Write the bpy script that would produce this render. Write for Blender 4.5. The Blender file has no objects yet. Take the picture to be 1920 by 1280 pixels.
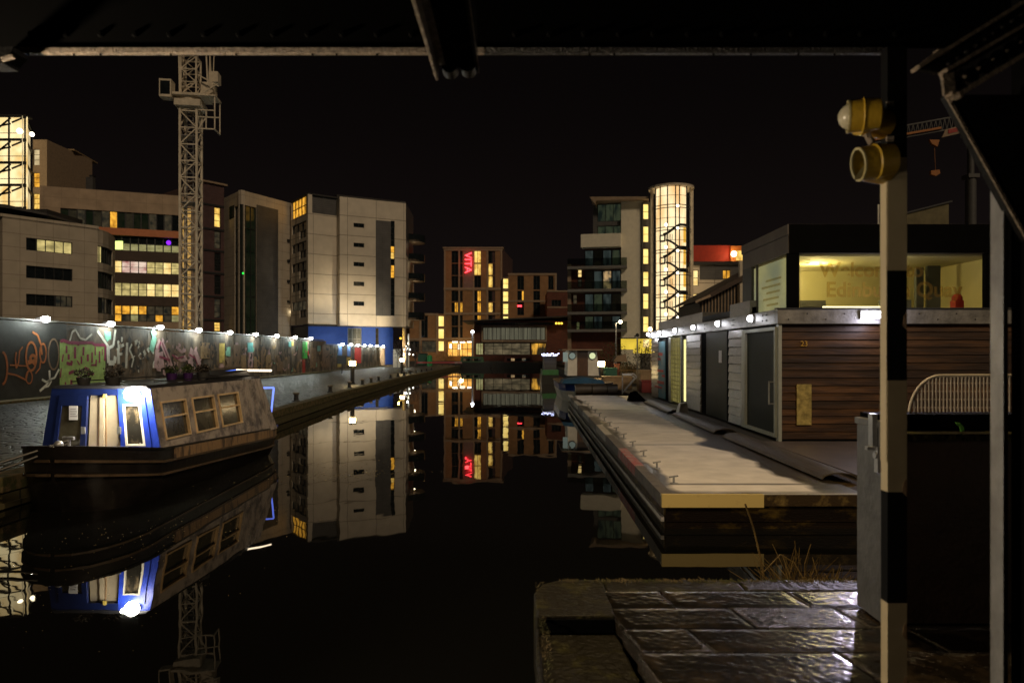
import bpy, math, random
from mathutils import Vector, Matrix, noise
random.seed(7)
S = bpy.context.scene
R = math.radians
# ------------------------------------------------------------------ camera
F0, CX, CY, H = 1300.0, 970.0, 662.0, 2.5      # focal length in photo pixels, vanishing point, eye height over the water
cd = bpy.data.cameras.new("camera"); cam = bpy.data.objects.new("camera", cd); S.collection.objects.link(cam)
cam.location = (0, 0, H); cam.rotation_euler = (R(90), 0, 0)
cd.sensor_width = 36; cd.lens = 36*F0/1920; cd.shift_x = -(CX-960)/1920; cd.shift_y = (CY-640)/1920
cd.clip_start = .05; cd.clip_end = 2000
cd.dof.use_dof = True; cd.dof.focus_distance = 11; cd.dof.aperture_fstop = 2.2
S.camera = cam
# ------------------------------------------------------------------ world: night sky, nearly black
SUN_EL, SUN_AZ = 34, 152        # where the faint glow comes from: behind the camera, to the right
w = bpy.data.worlds.new("World"); S.world = w; w.use_nodes = True
nt = w.node_tree; nt.nodes.clear()
out = nt.nodes.new("ShaderNodeOutputWorld"); add = nt.nodes.new("ShaderNodeAddShader")
bg = nt.nodes.new("ShaderNodeBackground"); bg2 = nt.nodes.new("ShaderNodeBackground")
sky = nt.nodes.new("ShaderNodeTexSky"); sky.sky_type = 'NISHITA'; sky.sun_disc = False
sky.sun_elevation = R(-4); sky.sun_rotation = R(SUN_AZ)
bg.inputs[1].default_value = .003
nt.links.new(sky.outputs[0], bg.inputs[0])
bg2.inputs[0].default_value = (1.0, .70, .66, 1); bg2.inputs[1].default_value = .0019
gtc = nt.nodes.new("ShaderNodeTexCoord"); gsp = nt.nodes.new("ShaderNodeSeparateXYZ"); gmr = nt.nodes.new("ShaderNodeMapRange"); gmr.interpolation_type = 'SMOOTHSTEP'
gmr.inputs[1].default_value = -.02; gmr.inputs[2].default_value = .42; gmr.inputs[3].default_value = .0050; gmr.inputs[4].default_value = .0016     # town glow near the rooftops
nt.links.new(gtc.outputs['Generated'], gsp.inputs[0]); nt.links.new(gsp.outputs[2], gmr.inputs[0]); nt.links.new(gmr.outputs[0], bg2.inputs[1])
nt.links.new(bg.outputs[0], add.inputs[0]); nt.links.new(bg2.outputs[0], add.inputs[1]); nt.links.new(add.outputs[0], out.inputs[0])
def light(kind, name, loc, power, col, size=.08, tgt=None, spot=60, blend=.6):
    d = bpy.data.lights.new(name, kind); d.energy = power; d.color = col
    if kind == 'SUN': d.angle = size
    elif kind == 'AREA': d.size = size
    else: d.shadow_soft_size = size
    if kind == 'SPOT': d.spot_size = R(spot); d.spot_blend = blend
    o = bpy.data.objects.new(name, d); S.collection.objects.link(o); o.location = loc
    if tgt is not None: o.rotation_euler = (Vector(tgt)-Vector(loc)).to_track_quat('-Z', 'Y').to_euler()
    return o
sx = math.sin(R(SUN_AZ))*math.cos(R(SUN_EL)); sy = math.cos(R(SUN_AZ))*math.cos(R(SUN_EL)); sz = math.sin(R(SUN_EL))
light('SUN', 'sun', (sx*60, sy*60, sz*60), .62, (1, .76, .50), R(8), (0, 0, 0))     # town glow / moon
WARM = (1, .70, .36); COOL = (.86, 1, .90); WHITE = (.92, .92, 1)
light('POINT', 'street_light', (1.6, 6.4, 9.5), 1350, (1, .72, .38), .12)                 # over the basin, just out of frame
light('SPOT', 'unseen_bridge_light', (-3.7, 2.72, 2.7), 430, (1, .80, .56), .10, (.6, 3.5, 2.8), 120, .5)                  # low on the left, beside the bridge
# girder fill, then floodlights low in front of the pale block
light('SPOT', 'unseen_bridge_light', (-1.7, .5, 2.1), 34, (1, .84, .62), .08, (1.7, 2.4, 3.5), 36, .8)  # added fill spot that brightens the girder's front edges
light('SPOT', 'flood_light', (-16.5, 104, 1.2), 11000, (1, .80, .50), .3, (-28.5, 119, 7), 65, 1)
light('SPOT', 'flood_light', (-25, 108, 4.2), 900, (1, .82, .52), .3, (-34, 116.5, 8), 80, 1)
S.view_settings.view_transform = 'Standard'; S.view_settings.look = 'None'
S.view_settings.exposure = .35; S.view_settings.gamma = 1
S.cycles.max_bounces = 6; S.cycles.diffuse_bounces = 2; S.cycles.glossy_bounces = 4
S.cycles.sample_clamp_indirect = 3; S.cycles.caustics_reflective = False; S.cycles.caustics_refractive = False
# ------------------------------------------------------------------ materials
def nodes(name):
    m = bpy.data.materials.new(name); m.use_nodes = True
    return m, m.node_tree, m.node_tree.nodes['Principled BSDF']
def mat(name, col, rough=.7, metal=0, var=.18, scale=2.0, bump=0, bscale=30, col2=None, amt=.5, stretch=None, island=0, coat=0):
    m, t, b = nodes(name); L = t.links
    b.inputs['Roughness'].default_value = rough; b.inputs['Metallic'].default_value = metal
    b.inputs['Coat Weight'].default_value = coat
    tc = t.nodes.new('ShaderNodeTexCoord'); vec = tc.outputs['Object']
    if stretch:
        mp = t.nodes.new('ShaderNodeMapping'); mp.inputs['Scale'].default_value = stretch; L.new(vec, mp.inputs[0]); vec = mp.outputs[0]
    n = t.nodes.new('ShaderNodeTexNoise'); n.inputs['Scale'].default_value = scale; n.inputs['Detail'].default_value = 6
    n.inputs['Roughness'].default_value = .65; L.new(vec, n.inputs[0])
    r = t.nodes.new('ShaderNodeValToRGB'); e = r.color_ramp.elements
    c1 = [min(1, c*(1-var)) for c in col]; c2 = [min(1, c*(1+var)) for c in col]
    if col2 is None: e[0].position, e[1].position = .3, .7
    else: c1, c2 = col, col2; e[0].position = amt-.08; e[1].position = amt+.08
    e[0].color = (*c1, 1); e[1].color = (*c2, 1); L.new(n.outputs[0], r.inputs[0]); o = r.outputs[0]
    if island:
        g = t.nodes.new('ShaderNodeNewGeometry'); mr = t.nodes.new('ShaderNodeMapRange')
        mr.inputs[3].default_value = 1-island; mr.inputs[4].default_value = 1+island; L.new(g.outputs['Random Per Island'], mr.inputs[0])
        mx = t.nodes.new('ShaderNodeVectorMath'); mx.operation = 'SCALE'; L.new(o, mx.inputs[0]); L.new(mr.outputs[0], mx.inputs['Scale']); o = mx.outputs[0]
    L.new(o, b.inputs['Base Color'])
    if bump:
        n2 = t.nodes.new('ShaderNodeTexNoise'); n2.inputs['Scale'].default_value = bscale; n2.inputs['Detail'].default_value = 4; L.new(vec, n2.inputs[0])
        bp = t.nodes.new('ShaderNodeBump'); bp.inputs['Strength'].default_value = bump; bp.inputs['Distance'].default_value = .02
        L.new(n2.outputs[0], bp.inputs['Height']); L.new(bp.outputs[0], b.inputs['Normal'])
    return m
def brick(name, c1, c2, mortar, sx_=.24, sz_=.08, rough=.85, off=.5, msize=.012, bump=.3, blot=.2):
    m, t, b = nodes(name); L = t.links; b.inputs['Roughness'].default_value = rough
    tc = t.nodes.new('ShaderNodeTexCoord'); sp = t.nodes.new('ShaderNodeSeparateXYZ'); cb = t.nodes.new('ShaderNodeCombineXYZ')
    ad = t.nodes.new('ShaderNodeMath'); ad.operation = 'ADD'
    L.new(tc.outputs['Object'], sp.inputs[0]); L.new(sp.outputs[0], ad.inputs[0]); L.new(sp.outputs[1], ad.inputs[1])
    L.new(ad.outputs[0], cb.inputs[0]); L.new(sp.outputs[2], cb.inputs[1])
    br = t.nodes.new('ShaderNodeTexBrick'); br.offset = off; L.new(cb.outputs[0], br.inputs[0])
    br.inputs['Scale'].default_value = 1; br.inputs['Brick Width'].default_value = sx_; br.inputs['Row Height'].default_value = sz_
    br.inputs['Mortar Size'].default_value = msize; br.inputs['Color1'].default_value = (*c1, 1); br.inputs['Color2'].default_value = (*c2, 1); br.inputs['Mortar'].default_value = (*mortar, 1)
    n = t.nodes.new('ShaderNodeTexNoise'); n.inputs['Scale'].default_value = .7; n.inputs['Detail'].default_value = 5; L.new(tc.outputs['Object'], n.inputs[0])
    mr = t.nodes.new('ShaderNodeMapRange'); mr.inputs[1].default_value = .25; mr.inputs[2].default_value = .75; mr.inputs[3].default_value = 1-blot; mr.inputs[4].default_value = 1+blot; L.new(n.outputs[0], mr.inputs[0])
    mx = t.nodes.new('ShaderNodeVectorMath'); mx.operation = 'SCALE'; L.new(br.outputs[0], mx.inputs[0]); L.new(mr.outputs[0], mx.inputs['Scale'])
    L.new(mx.outputs[0], b.inputs['Base Color'])
    bp = t.nodes.new('ShaderNodeBump'); bp.invert = True; bp.inputs['Strength'].default_value = bump; bp.inputs['Distance'].default_value = .02
    L.new(br.outputs['Fac'], bp.inputs['Height']); L.new(bp.outputs[0], b.inputs['Normal'])
    return m
def emis(name, col, s, col2=None, scale=.8, stretch=(1, 1, 1), amt=.5, soft=.2):
    m = bpy.data.materials.new(name); m.use_nodes = True; t = m.node_tree; t.nodes.clear(); L = t.links
    o = t.nodes.new('ShaderNodeOutputMaterial'); e = t.nodes.new('ShaderNodeEmission'); e.inputs[1].default_value = s
    e.inputs[0].default_value = (*col, 1); L.new(e.outputs[0], o.inputs[0])
    if col2:
        tc = t.nodes.new('ShaderNodeTexCoord'); mp = t.nodes.new('ShaderNodeMapping'); mp.inputs['Scale'].default_value = stretch
        n = t.nodes.new('ShaderNodeTexNoise'); n.inputs['Scale'].default_value = scale; n.inputs['Detail'].default_value = 3
        r = t.nodes.new('ShaderNodeValToRGB'); r.color_ramp.elements[0].color = (*col2, 1); r.color_ramp.elements[1].color = (*col, 1)
        r.color_ramp.elements[0].position = amt-soft; r.color_ramp.elements[1].position = amt+soft
        L.new(tc.outputs['Object'], mp.inputs[0]); L.new(mp.outputs[0], n.inputs[0]); L.new(n.outputs[0], r.inputs[0]); L.new(r.outputs[0], e.inputs[0])
    return m
M = {}
M['balcony_slab'] = mat('balcony_concrete', (.16, .155, .15), .7)
M['white_render'] = mat('white_render', (.72, .68, .56), .8, var=.08)
M['flat_glass'] = emis('flat_window_glow', (.05, .065, .058), .5, (.008, .012, .012), .9, (1.5, 1.5, .5), .48, .12)
M['flat_glass2'] = emis('flat_window_green', (.045, .055, .03), .5, (.01, .015, .012), 1.1, (1.5, 1.5, .6), .45, .12)
M['glass'] = mat('dark_glass', (.012, .016, .018), .06, var=.3)
M['green_glass'] = mat('green_glass', (.016, .035, .024), .08, var=.8, scale=.5, col2=(.035, .05, .036), amt=.5)
M['blind'] = mat('blind_behind_glass', (.07, .075, .06), .3, var=.5, scale=1.5)
M['frame'] = mat('dark_frame', (.02, .022, .025), .5)
M['pale_frame'] = mat('pale_frame', (.35, .34, .3), .5)
M['lit'] = emis('warm_room', (1, .66, .16), 1.0, (.42, .20, .02), 1.6, (1, 1, .6), .45)
M['lit_cream'] = emis('cream_room', (1, .76, .32), 1.0, (.62, .38, .10), 1.1, (1, 1, .7), .45)
M['lit_amber'] = emis('amber_room', (1, .48, .05), .9, (.30, .12, .01), 1.6, (1, 1, .8), .45)
M['lit_office'] = emis('office_room', (1, .80, .30), .62, (.30, .24, .09), .8, (1.2, 1.2, 1.8), .5, .22)
M['lit_pink'] = emis('pink_office', (.9, .70, .55), .75, (.42, .16, .14), .5, (1, 1, 1.4), .48, .1)
M['dim_office'] = emis('dim_office', (.10, .075, .04), .5, (.012, .014, .012), 1.2, (1, 1, 1), .5, .2)
M['lit_yel'] = emis('yellow_blind', (.36, .33, .15), .8, (.16, .14, .05), 1.0, (1, 1, 2.0), .5)
M["lit_cream_dim"] = emis("dim_cream_room", (.55, .36, .16), .5, (.03, .035, .03), 1.2, (1, 1, 1), .5, .12)
M["pav_blind"] = emis("pavilion_blind", (.16, .15, .09), .6, (.09, .08, .05), 2)
M["pav_room"] = emis("pavilion_room", (.42, .34, .18), .5, (.02, .02, .012), .9, (1, 1, 3), .56, .1)
M["lit_amber_dim"] = emis("dim_amber_room", (.8, .4, .05), .8, (.03, .02, .01), .7, (1, 1, .4), .58, .08)
M["shop_glow"] = emis("shop_interior", (1, .50, .10), 1.2, (.55, .20, .02), .8, (1, 1, 1.5), .42)
M["stair_glow"] = emis("stair_strip", (.62, .36, .10), .75, (.35, .2, .05), 1.0)
M["warm_dot"] = emis("warm_dot", (1, .55, .05), 2.5)
M["balustrade"] = mat("balustrade_glass", (.03, .034, .038), .15)
M['lit_cream_dim'] = emis('dim_cream_room', (.7, .45, .20), .6, (.04, .045, .04), 1.2, (1, 1, 1), .5, .12)
M['pav_blind'] = emis('pavilion_blind', (.15, .14, .09), .6, (.07, .065, .045), 1.2, (2.5, 1, .1), .5, .2)
M['pav_room'] = emis('pavilion_room', (.26, .20, .11), .5, (.03, .028, .018), .8, (.8, .8, 1.6), .5, .22)
M['lit_amber_dim'] = emis('dim_amber_room', (.8, .4, .05), .8, (.03, .02, .01), .7, (1, 1, .4), .58, .08)
M['shop_glow'] = emis('shop_interior', (1, .50, .10), 1.1, (.55, .20, .02), .8, (1, 1, 1.5), .42)
M['stair_glow'] = emis('stair_strip', (.62, .36, .10), .75, (.35, .2, .05), 1.0)
M['warm_dot'] = emis('warm_dot', (1, .55, .05), 2.5)
M['room_fascia'] = mat('dark_fascia_cladding', (.035, .03, .03), .45, var=.3)
M['nb_glass'] = mat('narrowboat_glass', (.05, .045, .03), .12, var=.5, scale=3)
def tinted():
    m = bpy.data.materials.new('tinted_glass'); m.use_nodes = True; q = m.node_tree; q.nodes.clear(); L = q.links
    o = q.nodes.new('ShaderNodeOutputMaterial'); mx = q.nodes.new('ShaderNodeMixShader'); tr = q.nodes.new('ShaderNodeBsdfTransparent'); gl = q.nodes.new('ShaderNodeBsdfGlossy')
    gl.inputs['Roughness'].default_value = .08; tr.inputs[0].default_value = (.50, .55, .52, 1); mx.inputs[0].default_value = .12
    L.new(tr.outputs[0], mx.inputs[1]); L.new(gl.outputs[0], mx.inputs[2]); L.new(mx.outputs[0], o.inputs[0]); return m
M['tint'] = tinted()
M['white_lamp'] = emis('white_lamp', (1, 1, .95), 40)
M['blue_lamp'] = emis('cool_lamp', (.93, .93, 1), 14)
M['warm_lamp'] = emis('warm_lamp', (1, .72, .30), 30)
M['small_lamp'] = emis('small_lamp', (1, .85, .55), 8)
M['stone'] = brick('pale_stone', (.46, .40, .32), (.43, .375, .30), (.24, .20, .16), 2.4, 1.6, .8, 0, .03, .15, .12)
M['render'] = brick('pale_render', (.62, .55, .45), (.59, .525, .43), (.26, .22, .17), 6.6, 3.28, .8, 0, .06, .1, .10)
M['beige'] = brick('beige_panel', (.40, .30, .21), (.38, .285, .20), (.26, .20, .14), 3, 1.6, .8, 0, .03, .1)
M['terracotta'] = mat('terracotta', (.55, .20, .09), .7, var=.1)
M['purple_brick'] = brick('purple_brick', (.095, .05, .05), (.075, .04, .042), (.05, .035, .035), .6, .2)
M['red_brick'] = brick('red_brick', (.14, .04, .022), (.10, .03, .018), (.06, .04, .03), .5, .16)
M['ochre'] = brick('ochre_brick', (.33, .18, .08), (.28, .15, .066), (.2, .12, .07), .5, .16)
M['brown_band'] = brick('brown_cladding', (.075, .05, .038), (.065, .043, .033), (.03, .02, .015), 1.5, .3, .7)
M['grey_clad'] = brick('grey_cladding', (.085, .082, .082), (.075, .073, .075), (.03, .03, .03), 2.0, .33, .6, 0, .015)
M['blue_wall'] = mat('blue_paint', (.006, .07, .42), .6, var=.12)
M['belt'] = mat('pale_belt', (.30, .22, .15), .8)
M['dark_roof'] = mat('dark_roofing', (.03, .028, .027), .8)
M['galv'] = mat('galvanised_steel', (.33, .33, .33), .42, .6, var=.35, scale=5, bump=.15, bscale=40)
M['crane'] = mat('crane_paint', (.62, .54, .42), .6, var=.25)
M['black_steel'] = mat('black_steel', (.006, .0057, .0055), .5, var=.6, scale=8, bump=.3, bscale=60)
M['black_steel'].node_tree.nodes['Principled BSDF'].inputs['Specular IOR Level'].default_value = .2
M['rust_edge'] = mat('rusty_flange', (.26, .20, .14), .5, var=.7, scale=40, bump=1, bscale=120)
M['black'] = mat('matt_black', (.0015, .0015, .0015), .9)
M['black'].node_tree.nodes['Principled BSDF'].inputs['Specular IOR Level'].default_value = .05
M['timber_dark'] = mat('wet_dark_timber', (.035, .022, .010), .55, var=.5, scale=4, bump=.4, col2=(.16, .11, .035), amt=.6)
# ------------------------------------------------------------------ mesh helpers
def P(px, py, D): return Vector(((px-CX)/F0*D, D, H-(py-CY)*D/F0))
class MB:
    """collects shapes for ONE mesh object"""
    def __init__(s, xf=None): s.v = []; s.f = []; s.m = []; s.xf = xf; s.cur = 0; s.smooth = False; s.sm = []
    def add(s, vs, fs):
        o = len(s.v)
        for p in vs:
            p = Vector(p); s.v.append(s.xf @ p if s.xf else p)
        for f in fs: s.f.append([i+o for i in f]); s.m.append(s.cur); s.sm.append(s.smooth)
        return s
    def box(s, x0, x1, y0, y1, z0, z1):
        return s.add([(x0,y0,z0),(x1,y0,z0),(x1,y1,z0),(x0,y1,z0),(x0,y0,z1),(x1,y0,z1),(x1,y1,z1),(x0,y1,z1)],
                     [(0,3,2,1),(4,5,6,7),(0,1,5,4),(1,2,6,5),(2,3,7,6),(3,0,4,7)])
    def hexa(s, b, t):      # four bottom points, four top points (both counter-clockwise from above)
        return s.add(list(b)+list(t), [(0,3,2,1),(4,5,6,7),(0,1,5,4),(1,2,6,5),(2,3,7,6),(3,0,4,7)])
    def prism(s, pts, d):   # planar polygon pushed along vector d
        n = len(pts); d = Vector(d); P2 = [Vector(p)+d for p in pts]
        return s.add([Vector(p) for p in pts]+P2, [tuple(range(n-1, -1, -1)), tuple(range(n, 2*n))]+[(i, (i+1) % n, (i+1) % n+n, i+n) for i in range(n)])
    def bar(s, p, q, w, h=None):       # rectangular bar between two points
        p, q = Vector(p), Vector(q); h = h or w; d = (q-p).normalized()
        up = Vector((0, 0, 1)) if abs(d.z) < .95 else Vector((0, 1, 0))
        a = d.cross(up).normalized()*w/2; b = a.cross(d).normalized()*h/2
        c = [-a-b, a-b, a+b, -a+b]
        return s.add([p+k for k in c]+[q+k for k in c], [(0,1,2,3)[::-1],(4,5,6,7),(0,1,5,4),(1,2,6,5),(2,3,7,6),(3,0,4,7)])
    def cone(s, p, q, r0, r1, n=12, caps=True):
        p, q = Vector(p), Vector(q); d = (q-p).normalized()
        up = Vector((0, 0, 1)) if abs(d.z) < .95 else Vector((0, 1, 0))
        a = d.cross(up).normalized(); b = a.cross(d)
        vs = [c+(a*math.cos(k*2*math.pi/n)+b*math.sin(k*2*math.pi/n))*r for c, r in ((p, r0), (q, r1)) for k in range(n)]
        old = s.smooth; s.smooth = n > 8
        s.add(vs, [(k, (k+1) % n, (k+1) % n+n, k+n) for k in range(n)]); s.smooth = old
        if caps: s.add(vs, [tuple(range(n-1, -1, -1)), tuple(range(n, 2*n))])
        return s
    def cyl(s, p, q, r, n=12): return s.cone(p, q, r, r, n)
    def tube(s, pts, r, n=8):
        for a, b in zip(pts[:-1], pts[1:]): s.cone(a, b, r, r, n)
        return s
    def ball(s, c, r, n=12, sz=1):
        c = Vector(c); rows = n//2; vs = []
        for i in range(rows+1):
            a = math.pi*i/rows
            for k in range(n): vs.append(c+Vector((math.sin(a)*math.cos(2*math.pi*k/n)*r, math.sin(a)*math.sin(2*math.pi*k/n)*r, math.cos(a)*r*sz)))
        old = s.smooth; s.smooth = True
        s.add(vs, [(i*n+k, (i+1)*n+k, (i+1)*n+(k+1) % n, i*n+(k+1) % n) for i in range(rows) for k in range(n)]); s.smooth = old
        return s
    def holed(s, u0, u1, z0, z1, v0, v1, holes):      # wall face at v0 with openings, reveals to v1
        us = sorted({u0, u1, *[max(u0, min(u1, h[k])) for h in holes for k in (0, 1)]})
        zs = sorted({z0, z1, *[max(z0, min(z1, h[k])) for h in holes for k in (2, 3)]})
        def solid(i, j):
            if i < 0 or j < 0 or i >= len(us)-1 or j >= len(zs)-1: return False
            cu, cz = (us[i]+us[i+1])/2, (zs[j]+zs[j+1])/2
            return not any(h[0] < cu < h[1] and h[2] < cz < h[3] for h in holes)
        for i in range(len(us)-1):
            for j in range(len(zs)-1):
                if not solid(i, j): continue
                a, b, c, d = us[i], us[i+1], zs[j], zs[j+1]
                s.add([(a, v0, c), (b, v0, c), (b, v0, d), (a, v0, d)], [(0, 1, 2, 3)])
                if not solid(i-1, j): s.add([(a, v0, c), (a, v1, c), (a, v1, d), (a, v0, d)], [(3, 2, 1, 0)])
                if not solid(i+1, j): s.add([(b, v0, c), (b, v1, c), (b, v1, d), (b, v0, d)], [(0, 1, 2, 3)])
                if not solid(i, j-1): s.add([(a, v0, c), (b, v0, c), (b, v1, c), (a, v1, c)], [(3, 2, 1, 0)])
                if not solid(i, j+1): s.add([(a, v0, d), (b, v0, d), (b, v1, d), (a, v1, d)], [(0, 1, 2, 3)])
        return s
    def build(s, name, m, parent=None, bevel=0):
        o = Vector((0, 0, 0)); p = parent
        while p is not None: o += p.location; p = p.parent
        me = bpy.data.meshes.new(name); me.from_pydata([tuple(v-o) for v in s.v], [], s.f)
        for k in (m if isinstance(m, (list, tuple)) else [m]): me.materials.append(M[k] if isinstance(k, str) else k)
        me.polygons.foreach_set('material_index', s.m); me.polygons.foreach_set('use_smooth', s.sm); me.update()
        ob = bpy.data.objects.new(name, me); S.collection.objects.link(ob); ob.parent = parent
        if bevel:
            b = ob.modifiers.new('bevel', 'BEVEL'); b.width = bevel; b.segments = 2; b.limit_method = 'ANGLE'
        return ob
def tag(o, label, cat, group=None):
    o['label'] = label; o['category'] = cat
    if group: o['group'] = group
    return o
def thing(name, label, cat, loc, group=None):
    o = bpy.data.objects.new(name, None); S.collection.objects.link(o); o.location = Vector(loc); o.empty_display_size = .3
    return tag(o, label, cat, group)
def struct(o): o['kind'] = 'structure'; return o
def stuff(o): o['kind'] = 'stuff'; return o
def dup(root, loc, label, rz=None, deep=True):
    def rec(o, par):
        c = o.copy(); S.collection.objects.link(c); c.parent = par
        if deep:
            for k in o.children: rec(k, c)
        return c
    c = rec(root, None); c.location = Vector(loc); c['label'] = label
    if rz is not None: c.rotation_euler.z = rz
    return c
class Wall:
    """vertical plane between two bearings at two depths; local axes u along it, v into the building, z up"""
    def __init__(s, pa, Da, pb, Db):
        s.A = Vector(((pa-CX)/F0*Da, Da)); s.B = Vector(((pb-CX)/F0*Db, Db)); s.L = (s.B-s.A).length
        s.t = (s.B-s.A)/s.L
        s.xf = Matrix(((s.t.x, -s.t.y, 0, s.A.x), (s.t.y, s.t.x, 0, s.A.y), (0, 0, 1, 0), (0, 0, 0, 1)))
    def u(s, px): k = (px-CX)/F0; return (k*s.A.y-s.A.x)/(s.t.x-k*s.t.y)
    def D(s, px): return s.A.y+s.u(px)*s.t.y
    def z(s, px, py): return H-(py-CY)*s.D(px)/F0
    def rect(s, x0, y0, x1, y1):
        c = (x0+x1)/2; return (s.u(x0), s.u(x1), s.z(c, y1), s.z(c, y0))
    def mb(s): return MB(s.xf)
    def at(s, u, v, z): return s.xf @ Vector((u, v, z))
def window(W, par, r, pane='glass', nx=1, nz=1, frame='frame', t=.08, v=.18, name='window', glassv=.07):
    u0, u1, z0, z1 = r; a = W.mb()
    a.box(u0, u0+t, v-.06, v+glassv-.01, z0, z1).box(u1-t, u1, v-.06, v+glassv-.01, z0, z1)
    a.box(u0+t, u1-t, v-.06, v+glassv-.01, z0, z0+t).box(u0+t, u1-t, v-.06, v+glassv-.01, z1-t, z1)
    for k in range(1, nx):
        c = u0+(u1-u0)*k/nx; a.box(c-t/2, c+t/2, v-.05, v+glassv-.01, z0+t, z1-t)
    for k in range(1, nz):
        c = z0+(z1-z0)*k/nz; a.box(u0+t, u1-t, v-.045, v+glassv-.01, c-t/2, c+t/2)
    f = a.build(name, frame, par)
    W.mb().box(u0+.002, u1-.002, v+glassv, v+glassv+.03, z0+.002, z1-.002).build('pane', pane, f)
    return f
def body(W, par, u0, u1, z0, z1, depth, holes, m, name='wall', rev=.4):
    a = W.mb().holed(u0, u1, z0, z1, 0, rev, holes); a.box(u0, u1, rev, depth, z0, z1)
    return a.build(name, m, par)
def text(name, s, m, par, size, mw, ext=.01, bold=0):
    c = bpy.data.curves.new(name, 'FONT'); c.body = s; c.size = size; c.extrude = ext; c.align_x = 'CENTER'; c.align_y = 'CENTER'; c.offset = bold
    o = bpy.data.objects.new(name, c); S.collection.objects.link(o)
    dg = bpy.context.evaluated_depsgraph_get(); me = bpy.data.meshes.new_from_object(o.evaluated_get(dg))
    bpy.data.objects.remove(o); me.materials.clear(); me.materials.append(M[m])
    ro = Vector((0, 0, 0)); p = par
    while p is not None: ro += p.location; p = p.parent
    me.transform(Matrix.Translation(-ro) @ mw)
    q = bpy.data.objects.new(name, me); S.collection.objects.link(q); q.parent = par
    return q
# ================================================================== the setting: water, ground, quays
def water_mat():
    m, t, b = nodes('canal_water'); L = t.links
    b.inputs['Base Color'].default_value = (.004, .004, .0035, 1); b.inputs['Roughness'].default_value = .012; b.inputs['IOR'].default_value = 1.36
    tc = t.nodes.new('ShaderNodeTexCoord'); mp = t.nodes.new('ShaderNodeMapping'); mp.inputs['Scale'].default_value = (1.0, .45, 1)
    L.new(tc.outputs['Object'], mp.inputs[0])
    n = t.nodes.new('ShaderNodeTexNoise'); n.inputs['Scale'].default_value = 1.4; n.inputs['Detail'].default_value = 2; L.new(mp.outputs[0], n.inputs[0])
    bp = t.nodes.new('ShaderNodeBump'); bp.inputs['Strength'].default_value = .12; bp.inputs['Distance'].default_value = .02
    L.new(n.outputs[0], bp.inputs['Height']); L.new(bp.outputs[0], b.inputs['Normal'])
    return m
M['water'] = water_mat()
struct(MB().add([(-60, -40, 0), (120, -40, 0), (120, 160, 0), (-60, 160, 0)], [(0, 1, 2, 3)]).build('water', 'water'))
def cobble_mat():
    m, t, b = nodes('wet_cobbles'); L = t.links
    tc = t.nodes.new('ShaderNodeTexCoord'); mp = t.nodes.new('ShaderNodeMapping'); mp.inputs['Scale'].default_value = (4, 2.6, 1); L.new(tc.outputs['Object'], mp.inputs[0])
    v = t.nodes.new('ShaderNodeTexVoronoi'); v.inputs['Scale'].default_value = 1; L.new(mp.outputs[0], v.inputs[0])
    v2 = t.nodes.new('ShaderNodeTexVoronoi'); v2.feature = 'DISTANCE_TO_EDGE'; L.new(mp.outputs[0], v2.inputs[0]); v2.inputs['Scale'].default_value = 1
    n = t.nodes.new('ShaderNodeTexNoise'); n.inputs['Scale'].default_value = .5; n.inputs['Detail'].default_value = 4; L.new(tc.outputs['Object'], n.inputs[0])
    r = t.nodes.new('ShaderNodeValToRGB'); r.color_ramp.elements[0].position = .35; r.color_ramp.elements[1].position = .65
    r.color_ramp.elements[0].color = (.014, .014, .009, 1); r.color_ramp.elements[1].color = (.060, .060, .045, 1); L.new(n.outputs[0], r.inputs[0])
    mr = t.nodes.new('ShaderNodeMapRange'); mr.inputs[2].default_value = .12; mr.inputs[3].default_value = .3; mr.inputs[4].default_value = 1; L.new(v2.outputs[0], mr.inputs[0])
    mx = t.nodes.new('ShaderNodeVectorMath'); mx.operation = 'SCALE'; L.new(r.outputs[0], mx.inputs[0]); L.new(mr.outputs[0], mx.inputs['Scale']); L.new(mx.outputs[0], b.inputs['Base Color'])
    b.inputs['Roughness'].default_value = .45
    bp = t.nodes.new('ShaderNodeBump'); bp.inputs['Strength'].default_value = 1; bp.inputs['Distance'].default_value = .16; L.new(mr.outputs[0], bp.inputs['Height']); L.new(bp.outputs[0], b.inputs['Normal'])
    return m
M['cobble'] = cobble_mat()
M['quay_stone'] = brick('mossy_quay_stone', (.085, .07, .03), (.065, .06, .022), (.02, .02, .01), 1.3, .26, .8, .5, .02, .6)
M['ground'] = mat('dark_ground', (.045, .042, .036), .8, var=.4, scale=.6, bump=.4)
M['moss'] = mat('moss', (.05, .052, .012), .95, var=.5, scale=6, bump=.6, col2=(.14, .10, .045), amt=.50)
QL = [(-8.2, -14), (-8.25, 14), (-8.36, 23.6), (-9.05, 37), (-9.55, 58), (-9.5, 114)]     # edge of the left quay
a = MB(); pts = [(x, y, .5) for x, y in QL]+[(-9.5, 125, .5), (-400, 125, .5), (-400, -14, .5)]
a.prism(pts[::-1], (0, 0, -.9)); struct(a.build('quay_ground', 'cobble'))
a = MB()
for (x0, y0), (x1, y1) in zip(QL[:-1], QL[1:]):
    n = Vector((y1-y0, x0-x1, 0)).normalized()*.03
    a.hexa([(x0-.42, y0, .44), (x0+n.x, y0, .26), (x1+n.x, y1, .26), (x1-.42, y1, .44)], [(x0-.42, y0, .515), (x0+n.x, y0, .515), (x1+n.x, y1, .515), (x1-.42, y1, .515)])
struct(a.build('quay_coping', 'moss', bevel=.015))
a = MB()
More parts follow.
